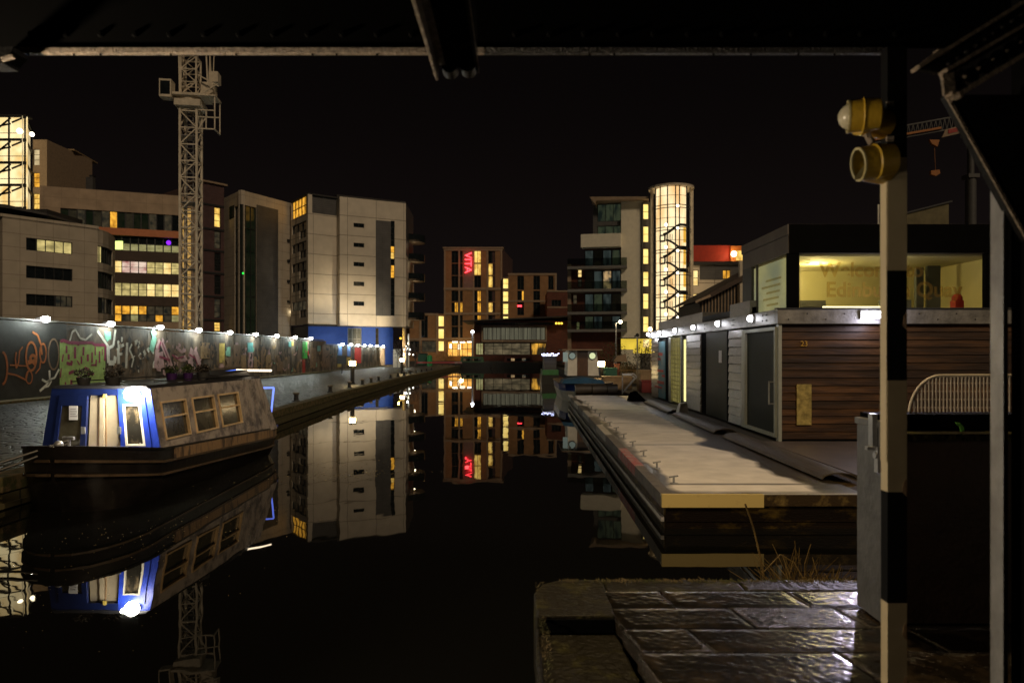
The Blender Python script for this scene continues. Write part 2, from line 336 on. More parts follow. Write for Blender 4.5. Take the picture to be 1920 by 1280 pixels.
for (x0, y0), (x1, y1) in zip(QL[:-1], QL[1:]):
    a.hexa([(x0-.2, y0, -.3), (x0+.012, y0, -.3), (x1+.012, y1, -.3), (x1-.2, y1, -.3)], [(x0-.2, y0, .255), (x0+.012, y0, .255), (x1+.012, y1, .255), (x1-.2, y1, .255)])
    a.hexa([(x0, y0, .02), (x0+.07, y0, .02), (x1+.07, y1, .02), (x1, y1, .02)], [(x0, y0, .10), (x0+.07, y0, .10), (x1+.07, y1, .10), (x1, y1, .10)])
struct(a.build('quay_face', 'quay_stone'))
# far bank and right bank
struct(MB().box(-400, 400, 125, 900, -.5, .5).build('ground', 'ground'))
struct(MB().box(5.55, 400, 10.05, 125, -.5, .496).build('ground_right', 'ground'))
# verge along the hoarding
struct(MB().box(-21.3, -20.2, 8, 112, .5, .58).build('verge', 'moss'))
# ------------------------------------------------------------------ stone quay in the foreground
def flag_mat():
    m, t, b = nodes('wet_flagstone'); L = t.links
    tc = t.nodes.new('ShaderNodeTexCoord'); g = t.nodes.new('ShaderNodeNewGeometry')
    n = t.nodes.new('ShaderNodeTexNoise'); n.inputs['Scale'].default_value = 3; n.inputs['Detail'].default_value = 8; L.new(tc.outputs['Object'], n.inputs[0])
    r = t.nodes.new('ShaderNodeValToRGB'); r.color_ramp.elements[0].position = .35; r.color_ramp.elements[1].position = .7
    r.color_ramp.elements[0].color = (.006, .004, .0015, 1); r.color_ramp.elements[1].color = (.024, .016, .008, 1); L.new(n.outputs[0], r.inputs[0])
    mr = t.nodes.new('ShaderNodeMapRange'); mr.inputs[3].default_value = .65; mr.inputs[4].default_value = 1.3; L.new(g.outputs['Random Per Island'], mr.inputs[0])
    mx = t.nodes.new('ShaderNodeVectorMath'); mx.operation = 'SCALE'; L.new(r.outputs[0], mx.inputs[0]); L.new(mr.outputs[0], mx.inputs['Scale']); L.new(mx.outputs[0], b.inputs['Base Color'])
    r2 = t.nodes.new('ShaderNodeMapRange'); r2.inputs[1].default_value = .35; r2.inputs[2].default_value = .65; r2.inputs[3].default_value = .14; r2.inputs[4].default_value = .34; L.new(n.outputs[0], r2.inputs[0]); L.new(r2.outputs[0], b.inputs['Roughness'])
    mp = t.nodes.new('ShaderNodeMapping'); mp.inputs['Scale'].default_value = (1, 1.6, 1); mp.inputs['Rotation'].default_value = (0, 0, .35); L.new(tc.outputs['Object'], mp.inputs[0])
    n2 = t.nodes.new('ShaderNodeTexNoise'); n2.inputs['Scale'].default_value = 42; n2.inputs['Detail'].default_value = 6; n2.inputs['Roughness'].default_value = .62; L.new(mp.outputs[0], n2.inputs[0])
    bp = t.nodes.new('ShaderNodeBump'); bp.inputs['Strength'].default_value = 1; bp.inputs['Distance'].default_value = .022; L.new(n2.outputs[0], bp.inputs['Height']); L.new(bp.outputs[0], b.inputs['Normal'])
    return m
M['flag'] = flag_mat()
M['flag_top'] = mat('wet_flag_top', (.005, .0035, .0016), .23, var=.6, scale=5, col2=(.026, .018, .010), amt=.55)
M['old_stone'] = mat('old_mossy_stone', (.010, .008, .004), .5, var=.5, scale=5, bump=1.0, bscale=22, col2=(.04, .036, .008), amt=.60)
M['old_stone'].node_tree.nodes['Principled BSDF'].inputs['Specular IOR Level'].default_value = .14
struct(MB().box(.16, .70, -12, 4.25, -.5, .76).box(.70, 60, -12, 4.25, -.5, .865).box(.16, 60, 4.25, 4.85, -.5, .866).build('stone_quay', 'old_stone'))
a = MB(); rnd = random.Random(3)
rows = [(4.36, 4.66), (4.03, 4.35), (3.71, 4.02), (3.32, 3.70), (2.9, 3.31), (2.3, 2.89)]
starts = [(.60, 1.02, 1.86, 2.9, 3.8), (.63, 1.40, 2.05, 3.1, 3.9), (.67, 1.06, 2.32, 3.3, 4), (.70, 1.78, 2.6, 3.5, 4.2), (.7, 1.3, 2.2, 3.3, 4.1), (.7, 1.6, 2.5, 3.4, 4.2)]
for (y0, y1), st in zip(rows, starts):
    for x0, x1 in zip(st[:-1], st[1:]):
        dz = rnd.uniform(-.004, .006); sl = .06
        a.hexa([(x0, y0, .80), (x1-.012, y0, .80), (x1-.012-sl, y1, .80), (x0-sl, y1, .80)],
               [(x0, y0, .90+dz), (x1-.012, y0, .90+dz+rnd.uniform(-.003, .003)), (x1-.012-sl, y1, .90+dz), (x0-sl, y1, .90+dz)])
struct(a.build('paving', 'flag', bevel=.008))
a = MB(); a.smooth = True      # the split, wet top faces of the flags in view, modelled as real relief
for (y0, y1), st in zip(rows[:5], starts):
    for x0, x1 in zip(st[:-1], st[1:]):
        if x0 > 2.4: continue
        nx, ny = max(2, int((x1-x0)/.012)), max(2, int((y1-y0)/.014)); vs = []
        for j in range(ny+1):
            for i in range(nx+1):
                f = j/ny; x = x0+.006+(x1-x0-.024)*i/nx-.06*f; y = y0+.004+(y1-y0-.008)*f
                e = min(i, nx-i, 3)/3*min(j, ny-j, 3)/3
                h = .0018*noise.noise((x*8, y*14, x0))+.0022*noise.noise((x*26, y*48, 3.1))+.0024*noise.noise((x*48, y*66, 7.7))
                vs.append((x, y, .9055+h*(.35+.65*e)-.004*(1-e)))
        a.add(vs, [(j*(nx+1)+i, j*(nx+1)+i+1, (j+1)*(nx+1)+i+1, (j+1)*(nx+1)+i) for j in range(ny) for i in range(nx)])
struct(a.build('paving_relief', 'flag_top'))
a = MB()   # coping: a row along the far edge and heavy blocks down the left edge, with a step down between them
xs = [.60, 1.55, 2.7, 3.9]
for x0, x1 in zip(xs[:-1], xs[1:]): a.box(x0, x1-.012, 4.67, 4.90, .5, .903)
z = .905
a.prism([(.12, 4.22, z), (.60, 4.22, z), (.60, 4.90, z), (.30, 4.90, z), (.17, 4.80, z), (.11, 4.62, z)], (0, 0, -.5))
a.prism([(.10, 2.3, .80), (.69, 2.3, .80), (.61, 4.20, .80), (.12, 4.20, .80)], (0, 0, -.4))
a.prism([(.085, 2.3, .84), (.115, 2.3, .84), (.14, 4.2, .84), (.11, 4.2, .84)], (0, 0, -.4))
struct(a.build('coping', 'old_stone', bevel=.03))
struct(MB().box(.17, .585, 4.205, 4.218, .806, .885).build('step_face_shade', 'black'))  # black sheet paints the shaded step face of the far block
# ================================================================== hoarding wall with murals
M['hoard_black'] = mat('black_hoarding', (.025, .025, .024), .6, var=.4)
M['hoard_grey'] = mat('weathered_hoarding', (.20, .155, .115), .7, scale=1.1, stretch=(1, 1, .45), bump=.3, col2=(.05, .042, .034), amt=.5)
hw = thing('hoarding_wall', 'long painted hoarding covered in graffiti beside the cobbled towpath', 'wall', (-21, 60, .5))
a = MB(); a.box(-21.35, -21.0, 8, 32.3, .5, 3.86); a.build('panel', 'hoard_black', hw)
a = MB(); rnd = random.Random(4)
y = 32.3
while y < 75:
    y1 = y+rnd.uniform(2.1, 2.7); a.box(-21.35, -21.0-rnd.uniform(0, .04), y, y1, .5, 3.84+rnd.uniform(-.05, .05)); y = y1
while y < 110:
    y1 = y+rnd.uniform(2.1, 2.7); a.box(-21.35, -21.0-rnd.uniform(0, .04), y, y1, .5, 3.40+rnd.uniform(-.03, .03)); y = y1
a.build('panel', 'hoard_grey', hw)
a = MB(); a.box(-21.5, -20.93, 8, 75.2, 3.90, 3.97); a.box(-21.5, -20.93, 75.2, 110.5, 3.45, 3.52); a.build('cap', mat('hoarding_cap', (.16, .155, .14), .55, var=.4), hw)
def HW(px, py, off=.012):      # point on the face of the hoarding seen at px, py
    D = -21*F0/(px-CX); return Vector((-21+off, D, H-(py-CY)*D/F0))
def paint(name, m, quads=(), strokes=(), off=.012, par=hw):
    a = MB()
    for (x0, y0, x1, y1) in quads:
        p = [HW(x0, y0, off), HW(x1, y0, off), HW(x1, y1, off), HW(x0, y1, off)]; p[1].z = p[0].z; p[2].z = p[3].z
        a.prism(p, (-.008, 0, 0))
    for pts, wd in strokes:
        q = [HW(x, y, off+.002) for x, y in pts]
        for k in range(len(q)-1):
            d = (q[k+1]-q[k]); n = Vector((0, -d.z, d.y)).normalized()*wd/2
            a.prism([q[k]-n, q[k+1]-n, q[k+1]+n, q[k]+n], (.004+.0004*(k % 3), 0, 0))
    return a.build(name, m, par)
def ell(cx, cy, rx, ry, a0=0, a1=360, n=14): return [(cx+rx*math.cos(R(a0+(a1-a0)*k/n)), cy+ry*math.sin(R(a0+(a1-a0)*k/n))) for k in range(n+1)]
def pm(n, c): M[n] = mat(n, c, .6, var=.3, scale=3); return n
pm('paint_orange', (.34, .11, .03)); pm('paint_green', (.34, .50, .16)); pm('paint_magenta', (.26, .035, .09)); pm('paint_white', (.60, .60, .54))
pm('paint_yellow', (.55, .42, .10)); pm('paint_teal', (.10, .35, .36)); pm('paint_brown', (.20, .13, .08)); pm('paint_vgreen', (.04, .45, .05))
pm('paint_red', (.40, .03, .02)); pm('paint_blue', (.06, .18, .50)); pm('paint_pink', (.46, .30, .31)); pm('paint_mint', (.18, .42, .32)); pm('paint_dark', (.03, .03, .03)); pm('paint_ochre', (.30, .20, .10))
paint('graffiti', 'paint_orange', (), [(ell(4, 690, 9, 30, -90, 90), .10), (ell(58, 668, 10, 27), .10), (ell(61, 672, 5, 6), .14), ([(52, 680), (60, 676), (66, 682)], .2),
    ([(30, 660), (28, 672), (30, 690), (34, 680), (36, 658), (42, 650)], .07), (ell(80, 662, 6, 18), .08), ([(14, 700), (30, 703), (48, 712), (52, 695)], .07),
    (ell(54, 707, 6, 12), .06), ([(60, 622), (70, 628), (76, 645), (78, 665)], .09), ([(66, 700), (74, 690), (76, 672)], .06), ([(18, 684), (50, 686)], .05)])
paint('graffiti', 'paint_brown', (), [(ell(100, 664, 10, 29), .08)])
paint('graffiti', 'paint_white', (), [([(92, 694), (93, 711), (86, 722), (74, 733)], .11), ([(93, 711), (102, 708), (110, 692)], .09), ([(78, 711), (86, 716), (93, 713)], .10), ([(80, 726), (90, 724), (96, 714)], .08),
    ([(130, 640), (135, 622), (141, 618), (150, 634), (160, 637), (172, 626)], .10), ([(182, 620), (196, 640), (204, 652), (212, 648), (216, 618)], .16), ([(202, 650), (203, 680), (214, 680), (216, 668)], .26),
    ([(226, 648), (221, 652), (222, 682)], .22), ([(232, 646), (224, 650)], .18), ([(222, 664), (229, 663)], .14), ([(238, 642), (236, 690)], .2), ([(247, 645), (242, 655), (250, 672), (246, 688)], .12)])
paint('mural_ground', 'paint_green', [(112, 641, 147, 728), (147, 645, 197, 722)])
ms = [([(112, 640), (118, 638), (128, 642), (146, 643), (146, 648)], .16), ([(146, 643), (172, 642), (176, 646), (197, 647), (196, 676)], .15)]
rr = random.Random(5)
for k, (x, y, l, ang) in enumerate([(124, 648, 14, 90), (128, 664, 10, 90), (124, 680, 8, 20), (134, 676, 9, 100), (128, 700, 11, -25), (140, 650, 22, 90), (144, 676, 9, 60), (152, 668, 14, 90), (158, 690, 8, 20), (156, 650, 16, 92), (164, 664, 13, 90),
        (170, 684, 9, 0), (172, 660, 20, 90), (178, 650, 16, 90), (180, 674, 12, 95), (186, 658, 22, 90), (191, 654, 12, 90), (164, 700, 12, 5), (122, 716, 12, 90), (133, 712, 14, 90), (146, 706, 18, 90), (118, 664, 14, 100), (150, 716, 6, 90), (114, 690, 18, 95)]):
    ms.append(([(x, y), (x+l*math.cos(R(ang)), y+l*math.sin(R(ang)))], rr.uniform(.07, .17)))
paint('graffiti', 'paint_magenta', (), ms, .016)
paint('graffiti', 'paint_mint', [(196, 621, 208, 636)], [([(285, 618), (290, 630), (286, 645), (283, 658)], .5), ([(198, 624), (203, 638)], .3)], .009)
paint('mural_figure', 'paint_pink', (), [([(300, 638), (294, 655), (291, 690)], .35), ([(302, 640), (312, 664), (322, 690)], .4), ([(300, 660), (303, 690)], .6), ([(361, 655), (356, 672), (358, 688)], .6), ([(364, 655), (372, 675), (374, 690)], .45), ([(330, 650), (340, 660), (348, 656)], .2), ([(328, 668), (340, 676), (350, 672)], .18)], .009)
paint('graffiti', 'paint_magenta', (), [([(301, 640), (297, 655)], .1), ([(303, 642), (310, 660), (318, 680)], .08), ([(298, 668), (318, 675)], .12), ([(322, 665), (332, 672), (344, 668)], .1), ([(354, 664), (366, 672), (370, 684)], .09)], .02)
rr = random.Random(15)
for m_, x0, x1, n_ in (('paint_white', 222, 300, 16), ('paint_brown', 214, 410, 46), ('paint_pink', 296, 372, 30), ('paint_dark', 218, 410, 40), ('paint_ochre', 380, 625, 40), ('paint_dark', 420, 715, 46), ('paint_pink', 420, 600, 22), ('paint_mint', 428, 640, 12)):
    ss = []
    for k in range(n_):
        x = rr.uniform(x0, x1); f = (x-75)/640; y = rr.uniform(624+30*f, 700-12*f); l = rr.uniform(3, 11)*(1-.5*f); an = rr.uniform(40, 140); b_ = rr.uniform(-50, 50)
        ss.append(([(x, y), (x+l*.5*math.cos(R(an)), y+l*math.sin(R(an))), (x+l*math.cos(R(an+b_)), min(706-14*f, y+1.8*l*math.sin(R(an+b_))))], rr.uniform(.05, .32)))
    paint('mural_strokes', m_, (), ss, .004+.001*n_/20)
cols = [('paint_ochre', 376, 642, 393, 672), ('paint_yellow', 411, 643, 421, 680), ('paint_mint', 423, 650, 432, 668), ('paint_teal', 464, 642, 474, 660), ('paint_brown', 438, 646, 450, 690), ('paint_ochre', 452, 665, 461, 696), ('paint_pink', 465, 660, 474, 690),
        ('paint_brown', 489, 650, 496, 692), ('paint_ochre', 476, 668, 486, 695), ('paint_ochre', 498, 664, 508, 690), ('paint_brown', 519, 666, 530, 696), ('paint_teal', 541, 640, 546, 650), ('paint_yellow', 547, 640, 550, 648), ('paint_vgreen', 567, 640, 576, 672), ('paint_red', 567, 674, 572, 700),
        ('paint_red', 577, 658, 579, 666), ('paint_brown', 581, 652, 592, 690), ('paint_teal', 595, 648, 601, 658), ('paint_brown', 604, 646, 618, 688), ('paint_blue', 633.5, 645, 641, 669), ('paint_yellow', 632.5, 670, 641, 688), ('paint_blue', 651, 646, 657, 668), ('paint_yellow', 650, 670, 658, 684),
        ('paint_mint', 664, 652, 668, 662), ('paint_dark', 682, 664, 685, 678), ('paint_dark', 694, 664, 697, 678), ('paint_dark', 707, 664, 710, 676), ('paint_pink', 411, 682, 420, 696), ('paint_brown', 422, 670, 434, 692)]
for m_, x0, y0, x1, y1 in cols: paint('painted_panel', m_, [(x0, y0, x1, y1)])
# lamps standing on the top of the hoarding
def wall_lamp(y, zc, label, first=None):
    if first is not None: return dup(first, (-20.75, y, zc), label)
    t = thing('wall_lamp', label, 'lamp', (-20.75, y, zc), 'floodlights along the top of the hoarding')
    MB().bar((-21.2, y, zc-.02), (-20.8, y, zc+.06), .05).build('arm', 'galv', t)
    MB().cone((-20.75, y, zc+.12), (-20.75, y, zc-.01), .07, .17, 12).build('hood', 'galv', t)
    MB().ball((-20.75, y, zc-.05), .18, 12, .8).build('bulb', 'white_lamp', t)
    return t
first = None
pos = [30.5+4.9*k for k in range(9)]
for k, y in enumerate(pos+[82.3, 86.5, 90.3, 94.4, 98.2, 102.6, 107.3]):
    zc = 4.05 if k < 9 else 3.62
    ordn = ['first', 'second', 'third', 'fourth', 'fifth', 'sixth', 'seventh', 'eighth', 'ninth', 'tenth', 'eleventh', 'twelfth', 'thirteenth', 'fourteenth', 'fifteenth', 'sixteenth'][k]
    lab = 'white floodlight on top of the graffiti hoarding, %s one from the left edge' % ordn
    o = wall_lamp(y, zc, lab, first)
    first = first or o
    l = light('POINT', 'floodlight_light', (-20.52, y, zc-.08), 72 if k < 9 else 40, COOL, .06)
# ================================================================== towpath furniture
def QX(y):
    for (x0, y0), (x1, y1) in zip(QL[:-1], QL[1:]):
        if y0 <= y <= y1: return x0+(x1-x0)*(y-y0)/(y1-y0)
    return -9.5
M['iron'] = mat('black_iron', (.015, .015, .015), .4, var=.3)
M['iron_top'] = mat('worn_iron_top', (.20, .17, .13), .45, var=.4, scale=9)
def mooring(y, label, first=None):
    loc = (QX(y)-.62, y, .5)
    if first is not None: return dup(first, loc, label)
    t = thing('mooring_bollard', label, 'mooring bollard', loc, 'mooring bollards along the left quay'); x = loc[0]
    a = MB(); a.cone((x, y, .5), (x, y, .54), .17, .16, 14); a.cone((x, y, .54), (x, y, .80), .10, .085, 14); a.build('post', 'iron', t)
    a = MB(); a.cone((x, y, .78), (x, y, .83), .11, .155, 14); a.cone((x, y, .83), (x, y, .87), .155, .10, 14); a.build('cap', 'iron_top', t)
    return t
first = None
names = ['nearest squat iron mooring bollard, just behind the stern of the blue narrowboat', 'second squat mooring bollard from the narrowboat along the left quay', 'third squat mooring bollard, at the foot of the nearer glowing lamp bollard',
         'fourth squat mooring bollard along the left quay, just past the nearer lamp bollard', 'fifth squat mooring bollard from the narrowboat along the left quay', 'sixth squat mooring bollard from the narrowboat along the left quay']
names += ['squat mooring bollard on the left quay, %s from the narrowboat' % k for k in ('seventh', 'eighth', 'ninth', 'tenth', 'eleventh', 'twelfth', 'thirteenth', 'fourteenth')]
for k, px in enumerate([545, 623, 655, 682, 700, 716, 735, 750, 761, 773, 783, 793, 802, 811]):
    y = 9.3*F0/(CX-px)*1.02 if k < 2 else 9.75*F0/(CX-px)
    if k > 5: y = 10.0*F0/(CX-px)
    o = mooring(y, names[k], first); first = first or o
def lamp_bollard(x, y, h, label, first=None):
    if first is not None: return dup(first, (x, y, .5), label)
    t = thing('lamp_bollard', label, 'bollard light', (x, y, .5), 'glowing bollard lights')
    a = MB(); a.cyl((x, y, .5), (x, y, .5+h-.42), .14, 14); a.cyl((x, y, .5), (x, y, .56), .19, 14); a.build('post', 'iron', t)
    MB().cone((x, y, .5+h-.10), (x, y, .5+h), .30, .20, 16).build('cap', 'iron', t)
    a = MB(); a.cyl((x, y, .5+h-.40), (x, y, .5+h-.11), .20, 16); a.build('lens', 'warm_lamp', t)
    return t
b1 = lamp_bollard(-10.7, 45, 1.6, 'glowing bollard light nearer the narrowboat on the left quay')
b2 = lamp_bollard(-11.3, 68, 1.6, 'glowing bollard light farther along the left quay, before the yellow-lit post', b1)
b3 = lamp_bollard(5.15, 42.5, 1.6, 'glowing bollard light beside the wheelhouse of the white and navy boat', b1)
for x, y in ((-10.7, 45), (-11.3, 68), (5.15, 42.5)):
    light('POINT', 'bollard_light_glow', (x+.1, y-.35, 1.9), 26, (1, .66, .28), .05)
# sign on a post
t = thing('parking_sign', 'dark square notice on a slim post in front of the hoarding', 'sign', P(641, 700, 68))
x, y = P(641, 690, 68).xy
MB().cyl((x, y, .5), (x, y, 2.1), .05, 8).build('post', 'iron', t); MB().box(x-.45, x+.45, y-.06, y-.02, 1.45, 2.25).build('sign_plate', 'iron', t)
t = thing('banner', 'small red banner hanging on the hoarding above the lamp bollard', 'banner', P(671, 680, 88))
p = P(671, 665, 88); MB().box(p.x-.42, p.x+.42, p.y, p.y+.05, 1.25, 3.2).build('cloth', 'paint_red', t); MB().bar((p.x-.5, p.y, 3.25), (p.x+.5, p.y, 3.25), .06).build('rail', 'iron', t)
# ================================================================== pale curved office, far left
W1 = Wall(4, 80, 183, 88)
t = thing('office_building', 'pale stone office with a rounded corner and three rows of strip windows', 'building', (-59, 82, .5))
zt = W1.z(4, 406); rs = [(49, 450, 136, 473), (49, 501, 136, 524), (49, 553, 136, 574)]
holes = [W1.rect(*r) for r in rs]
body(W1, t, 0, W1.L, .5, zt, 14, holes, 'stone')
for k, h in enumerate(holes):
    u0, u1, z0, z1 = h; s1 = u0+(u1-u0)*.22
    if k == 0:
        window(W1, t, (u0, s1, z0, z1), 'glass'); window(W1, t, (s1, u1, z0, z1), 'lit_yel_bright' if 'lit_yel_bright' in M else 'lit_office', 4)
    elif k == 1: window(W1, t, h, 'glass', 5)
    else:
        s2 = u0+(u1-u0)*.62; window(W1, t, (u0, s2, z0, z1), 'glass', 3); window(W1, t, (s2, u1, z0, z1), 'dim_office', 3)
# rounded corner made of short facets, with corner windows
cpx = [183, 193, 203, 211, 216]; cD = [88, 88.9, 90.4, 92.6, 95]
wz = [(460, 492), (508, 540), (557, 587)]
a = None
for k in range(4):
    Wc = Wall(cpx[k], cD[k], cpx[k+1], cD[k+1]); hs = []
    for (y0, y1) in wz:
        zz0, zz1 = W1.z(183, y1), W1.z(183, y0); hs.append((-.01 if k else .05, Wc.L+.01, zz0, zz1))
    if k == 3: hs = []
    m_ = Wc.mb().holed(0, Wc.L, .5, zt, 0, .3, hs); m_.box(0, Wc.L, .3, 6, .5, zt-.002*(k+1)); m_.build('corner_wall', 'stone', t)
    for j, h in enumerate(hs): window(Wc, t, (0, Wc.L, h[2], h[3]), ('dim_office' if (k, j) in ((1, 2),) else ('lit_office' if (k, j) in ((0, 0),) else 'green_glass')), 2)
Wf = W1.mb(); Wf.box(-.2, W1.L+.1, -.12, .5, zt, zt+.35); Wf.build('coping', 'stone', t)
# dark roof pavilion behind it
t = thing('rooftop_pavilion', 'dark rooftop plant room behind the rounded pale office', 'plant room', P(30, 405, 100))
MB().box(P(-60, 0, 100).x, P(88, 0, 100).x, 100, 112, 12, 2.5+270*100/F0).build('wall', 'dark_roof', t)
MB().prism([P(-60, 378, 99), P(10, 383, 99), P(88, 400, 99), P(88, 404, 99), P(10, 389, 99), P(-60, 385, 99)], (0, 14, 0)).build('roof', 'grey_clad', t)
# ================================================================== glowing glass stair tower, far left
t = thing('glass_tower', 'glowing glass stair tower at the left edge of the photo', 'tower', P(0, 662, 141))
Wt = Wall(-70, 141, 48, 141); Ws = Wall(48, 141, 62, 152)
zt = Wt.z(0, 218); zb = 10
M['tower_glow'] = emis('tower_glow', (1, .80, .42), 1.0, (.75, .48, .16), .30, (1, 1, .8), .48, .12)
M['tower_glow2'] = emis('tower_glow_side', (.9, .7, .38), .7, (.3, .22, .1), .5, (1, 1, 1), .5)
for W_, gm in ((Wt, 'tower_glow'), (Ws, 'tower_glow2')):
    W_.mb().box(0, W_.L, .5, .6, zb, zt).build('interior_wall', gm, t)
W_ = Wt; a = Wt.mb(); ys = [218, 262, 305, 347, 390]
for yy in ys: z = Wt.z(0, yy); a.box(0, Wt.L, -.15, .1, z-.25, z+.25)
for px in (-30, 18, 48): a.box(Wt.u(px)-.2, Wt.u(px)+.2, -.2, -.16, zb, zt)
a.build('frame', 'frame', t)
a = Ws.mb()
for yy in ys: z = Wt.z(0, yy); a.box(0, Ws.L, -.1, .1, z-.3, z+.3)
a.box(Ws.L-.3, Ws.L, -.1, .1, zb, zt); a.build('frame', 'frame', t)
a = Wt.mb()
for k in range(4):
    z0 = Wt.z(0, ys[k+1]); z1 = Wt.z(0, ys[k])
    for (p0, p1, f0, f1) in ((-25, 18, .15, .95), (20, 46, .75, 1.0), (-25, 18, .5, .7)):
        a.bar((Wt.u(p0), .3, z0+(z1-z0)*f0), (Wt.u(p1), .3, z0+(z1-z0)*f1), .12, .35)
    a.box(0, Wt.L, .15, .2, z0+(z1-z0)*.28, z0+(z1-z0)*.28+.12)
a.build('staircase', 'frame', t)
Wt.mb().box(-1, Wt.L+.1, -.2, 2, zt, zt+.3).build('roof', 'dark_roof', t)
for (px, py, s) in ((37, 246, 1), (60, 252, .8)): MB().ball(P(px, py, 140.6), .55*s, 10).build('lamp', 'small_lamp', t)
# brick block next to it
t = thing('brick_block', 'dark brick stair block with small lit windows, right of the glowing glass tower', 'building', P(100, 662, 150))
Wb = Wall(62, 150, 88, 150); Wc = Wall(88, 150, 165, 168)
z1 = Wb.z(75, 262); hs = [Wb.rect(62.5, 280, 74, 310), Wb.rect(62.5, 324, 74, 351), Wb.rect(62.5, 363, 74, 392)]
body(Wb, t, 0, Wb.L, .5, z1, 16, hs, 'belt'); body(Wc, t, 0.7, Wc.L, .5, z1-.1, .7, [], 'purple_brick')
for h, m_ in zip(hs, ('tower_glow2', 'lit_amber', 'lit')): window(Wb, t, h, m_, 1, 3)
Wc.mb().box(Wc.L*.45, Wc.L+1.4, -1.6, .7, z1+.1, z1+.4).build('roof', mat('soffit', (.35, .25, .14), .7), t)
light('POINT', 'soffit_light', Wc.at(Wc.L*.8, -1.2, z1-1.6), 90, WARM, .1)
t = thing('chimney_stub', 'small pale vent stack on the roof right of the brick block', 'vent', P(173, 352, 126)); p = P(173, 355, 126)
MB().box(p.x-.45, p.x+.1, p.y, p.y+.8, p.z-.4, p.z+2.4).box(p.x-1.3, p.x-.46, p.y+.2, p.y+.9, p.z-.4, p.z+2.3).build('stack', 'grey_clad', t); MB().box(p.x-.52, p.x+.17, p.y-.06, p.y+.86, p.z+2.4, p.z+2.6).build('cap', 'frame', t)
# ================================================================== long office block behind the crane
t = thing('long_office_block', 'long beige and brown office block with lit ribbon windows behind the tower crane', 'building', P(200, 662, 112))
Wo = Wall(75, 106, 378, 114); zr = Wo.z(200, 357)
bands = [(113, 397, 336, 430), (180, 443, 336, 471), (180, 490, 336, 512), (180, 531, 336, 555), (180, 573, 336, 603)]
hs = [Wo.rect(*b) for b in bands]+[Wo.rect(341, 390, 346, 620), Wo.rect(350, 390, 359, 620)]
body(Wo, t, 0, Wo.L, .5, zr, 18, hs, 'beige')
def strip(W, par, r, n, mats, nz=1, tt=.08):
    u0, u1, z0, z1 = r
    for k in range(n): window(W, par, (u0+(u1-u0)*k/n, u0+(u1-u0)*(k+1)/n, z0, z1), mats[k % len(mats)], 1, nz, t=tt)
strip(Wo, t, hs[0], 15, ['green_glass', 'green_glass', 'dim_office', 'green_glass', 'green_glass', 'dim_office', 'lit_amber_half', 'green_glass', 'blind', 'green_glass', 'green_glass', 'dim_office', 'glass', 'dim_office', 'glass'] if 'lit_amber_half' in M else
      ['green_glass', 'blind', 'dim_office', 'green_glass', 'blind', 'dim_office', 'lit_amber', 'green_glass', 'blind', 'green_glass', 'green_glass', 'dim_office', 'glass', 'dim_office', 'glass'])
u0, u1, z0, z1 = hs[1]; zm = z0+(z1-z0)*.5
strip(Wo, t, (u0, u1, zm, z1), 10, ['glass']); strip(Wo, t, (u0, u1, z0, zm), 10, ['lit_yel'])
strip(Wo, t, hs[2], 10, ['lit_pink', 'lit_pink', 'lit_cream', 'lit_pink', 'lit_pink', 'lit_pink', 'lit_office', 'lit_office', 'lit_cream', 'lit_office'], 2, .06)
strip(Wo, t, hs[3], 10, ['lit_office', 'lit_office', 'lit_office', 'lit_office', 'lit_office', 'lit_office', 'lit_cream', 'lit_office', 'lit_cream', 'lit_cream'], 2, .06)
u0, u1, z0, z1 = hs[4]; zm = z0+(z1-z0)*.45
strip(Wo, t, (u0, u1, zm, z1), 10, ['lit', 'lit', 'lit_amber', 'lit_amber', 'lit', 'lit_amber', 'dim_office', 'dim_office', 'dim_office', 'lit_amber']); strip(Wo, t, (u0, u1, z0, zm), 10, ['dim_office', 'dim_office', 'lit_amber', 'dim_office', 'lit_yel'])
for h in hs[5:]: window(Wo, t, h, 'stair_glow' if 'stair_glow' in M else 'lit', 1, 12)
for k, (y0, y1) in enumerate(((430, 443), (471, 490), (512, 531), (555, 573))):
    r = Wo.rect(178, y0, 337, y1); Wo.mb().box(r[0], r[1], -.35, 0.0, r[2], r[3]).build('spandrel', 'terracotta' if k == 0 else 'brown_band', t)
# small coloured light behind the glass
p = Wo.at(*[Wo.rect(316, 454, 318, 456)[0], .1, Wo.z(317, 455)]); MB().ball(p, .38, 8).build('purple_lamp', emis('purple_lamp', (.25, .02, 1), 1.4), t)
p = Wo.at(Wo.u(225), .05, Wo.z(225, 457)); MB().box(p.x-.6, p.x+.5, p.y-.3, p.y-.1, p.z-.9, p.z+.4).build('lit_sign', emis('green_sign', (.75, .95, .25), 1.3), t)
# purple brick block to the right of the crane
t = thing('purple_brick_block', 'purple-grey brick block with a tall window strip between the crane and the green glass corner', 'building', P(400, 662, 116))
Wp = Wall(378, 113, 420, 116); zr = Wp.z(400, 345); sy = [(385, 430), (430, 470), (470, 512), (512, 556), (556, 600), (600, 625)]
hs = [Wp.rect(402, y0+4, 414, y1-4) for y0, y1 in sy]; body(Wp, t, 0, Wp.L, .5, zr, 16, hs, 'purple_brick')
for h, m_ in zip(hs, ('lit', 'dim_office', 'glass', 'glass', 'dim_office', 'lit')): window(Wp, t, h, m_, 1, 3)
for y0, y1 in sy: z = Wp.z(400, y0); Wp.mb().box(0, Wp.L, -.12, -.003, z-.15, z+.15).build('floor_band', 'frame', t)
Wp.mb().box(-1, Wp.L+.4, -.4, 3, zr, zr+.3).build('roof', 'belt', t)
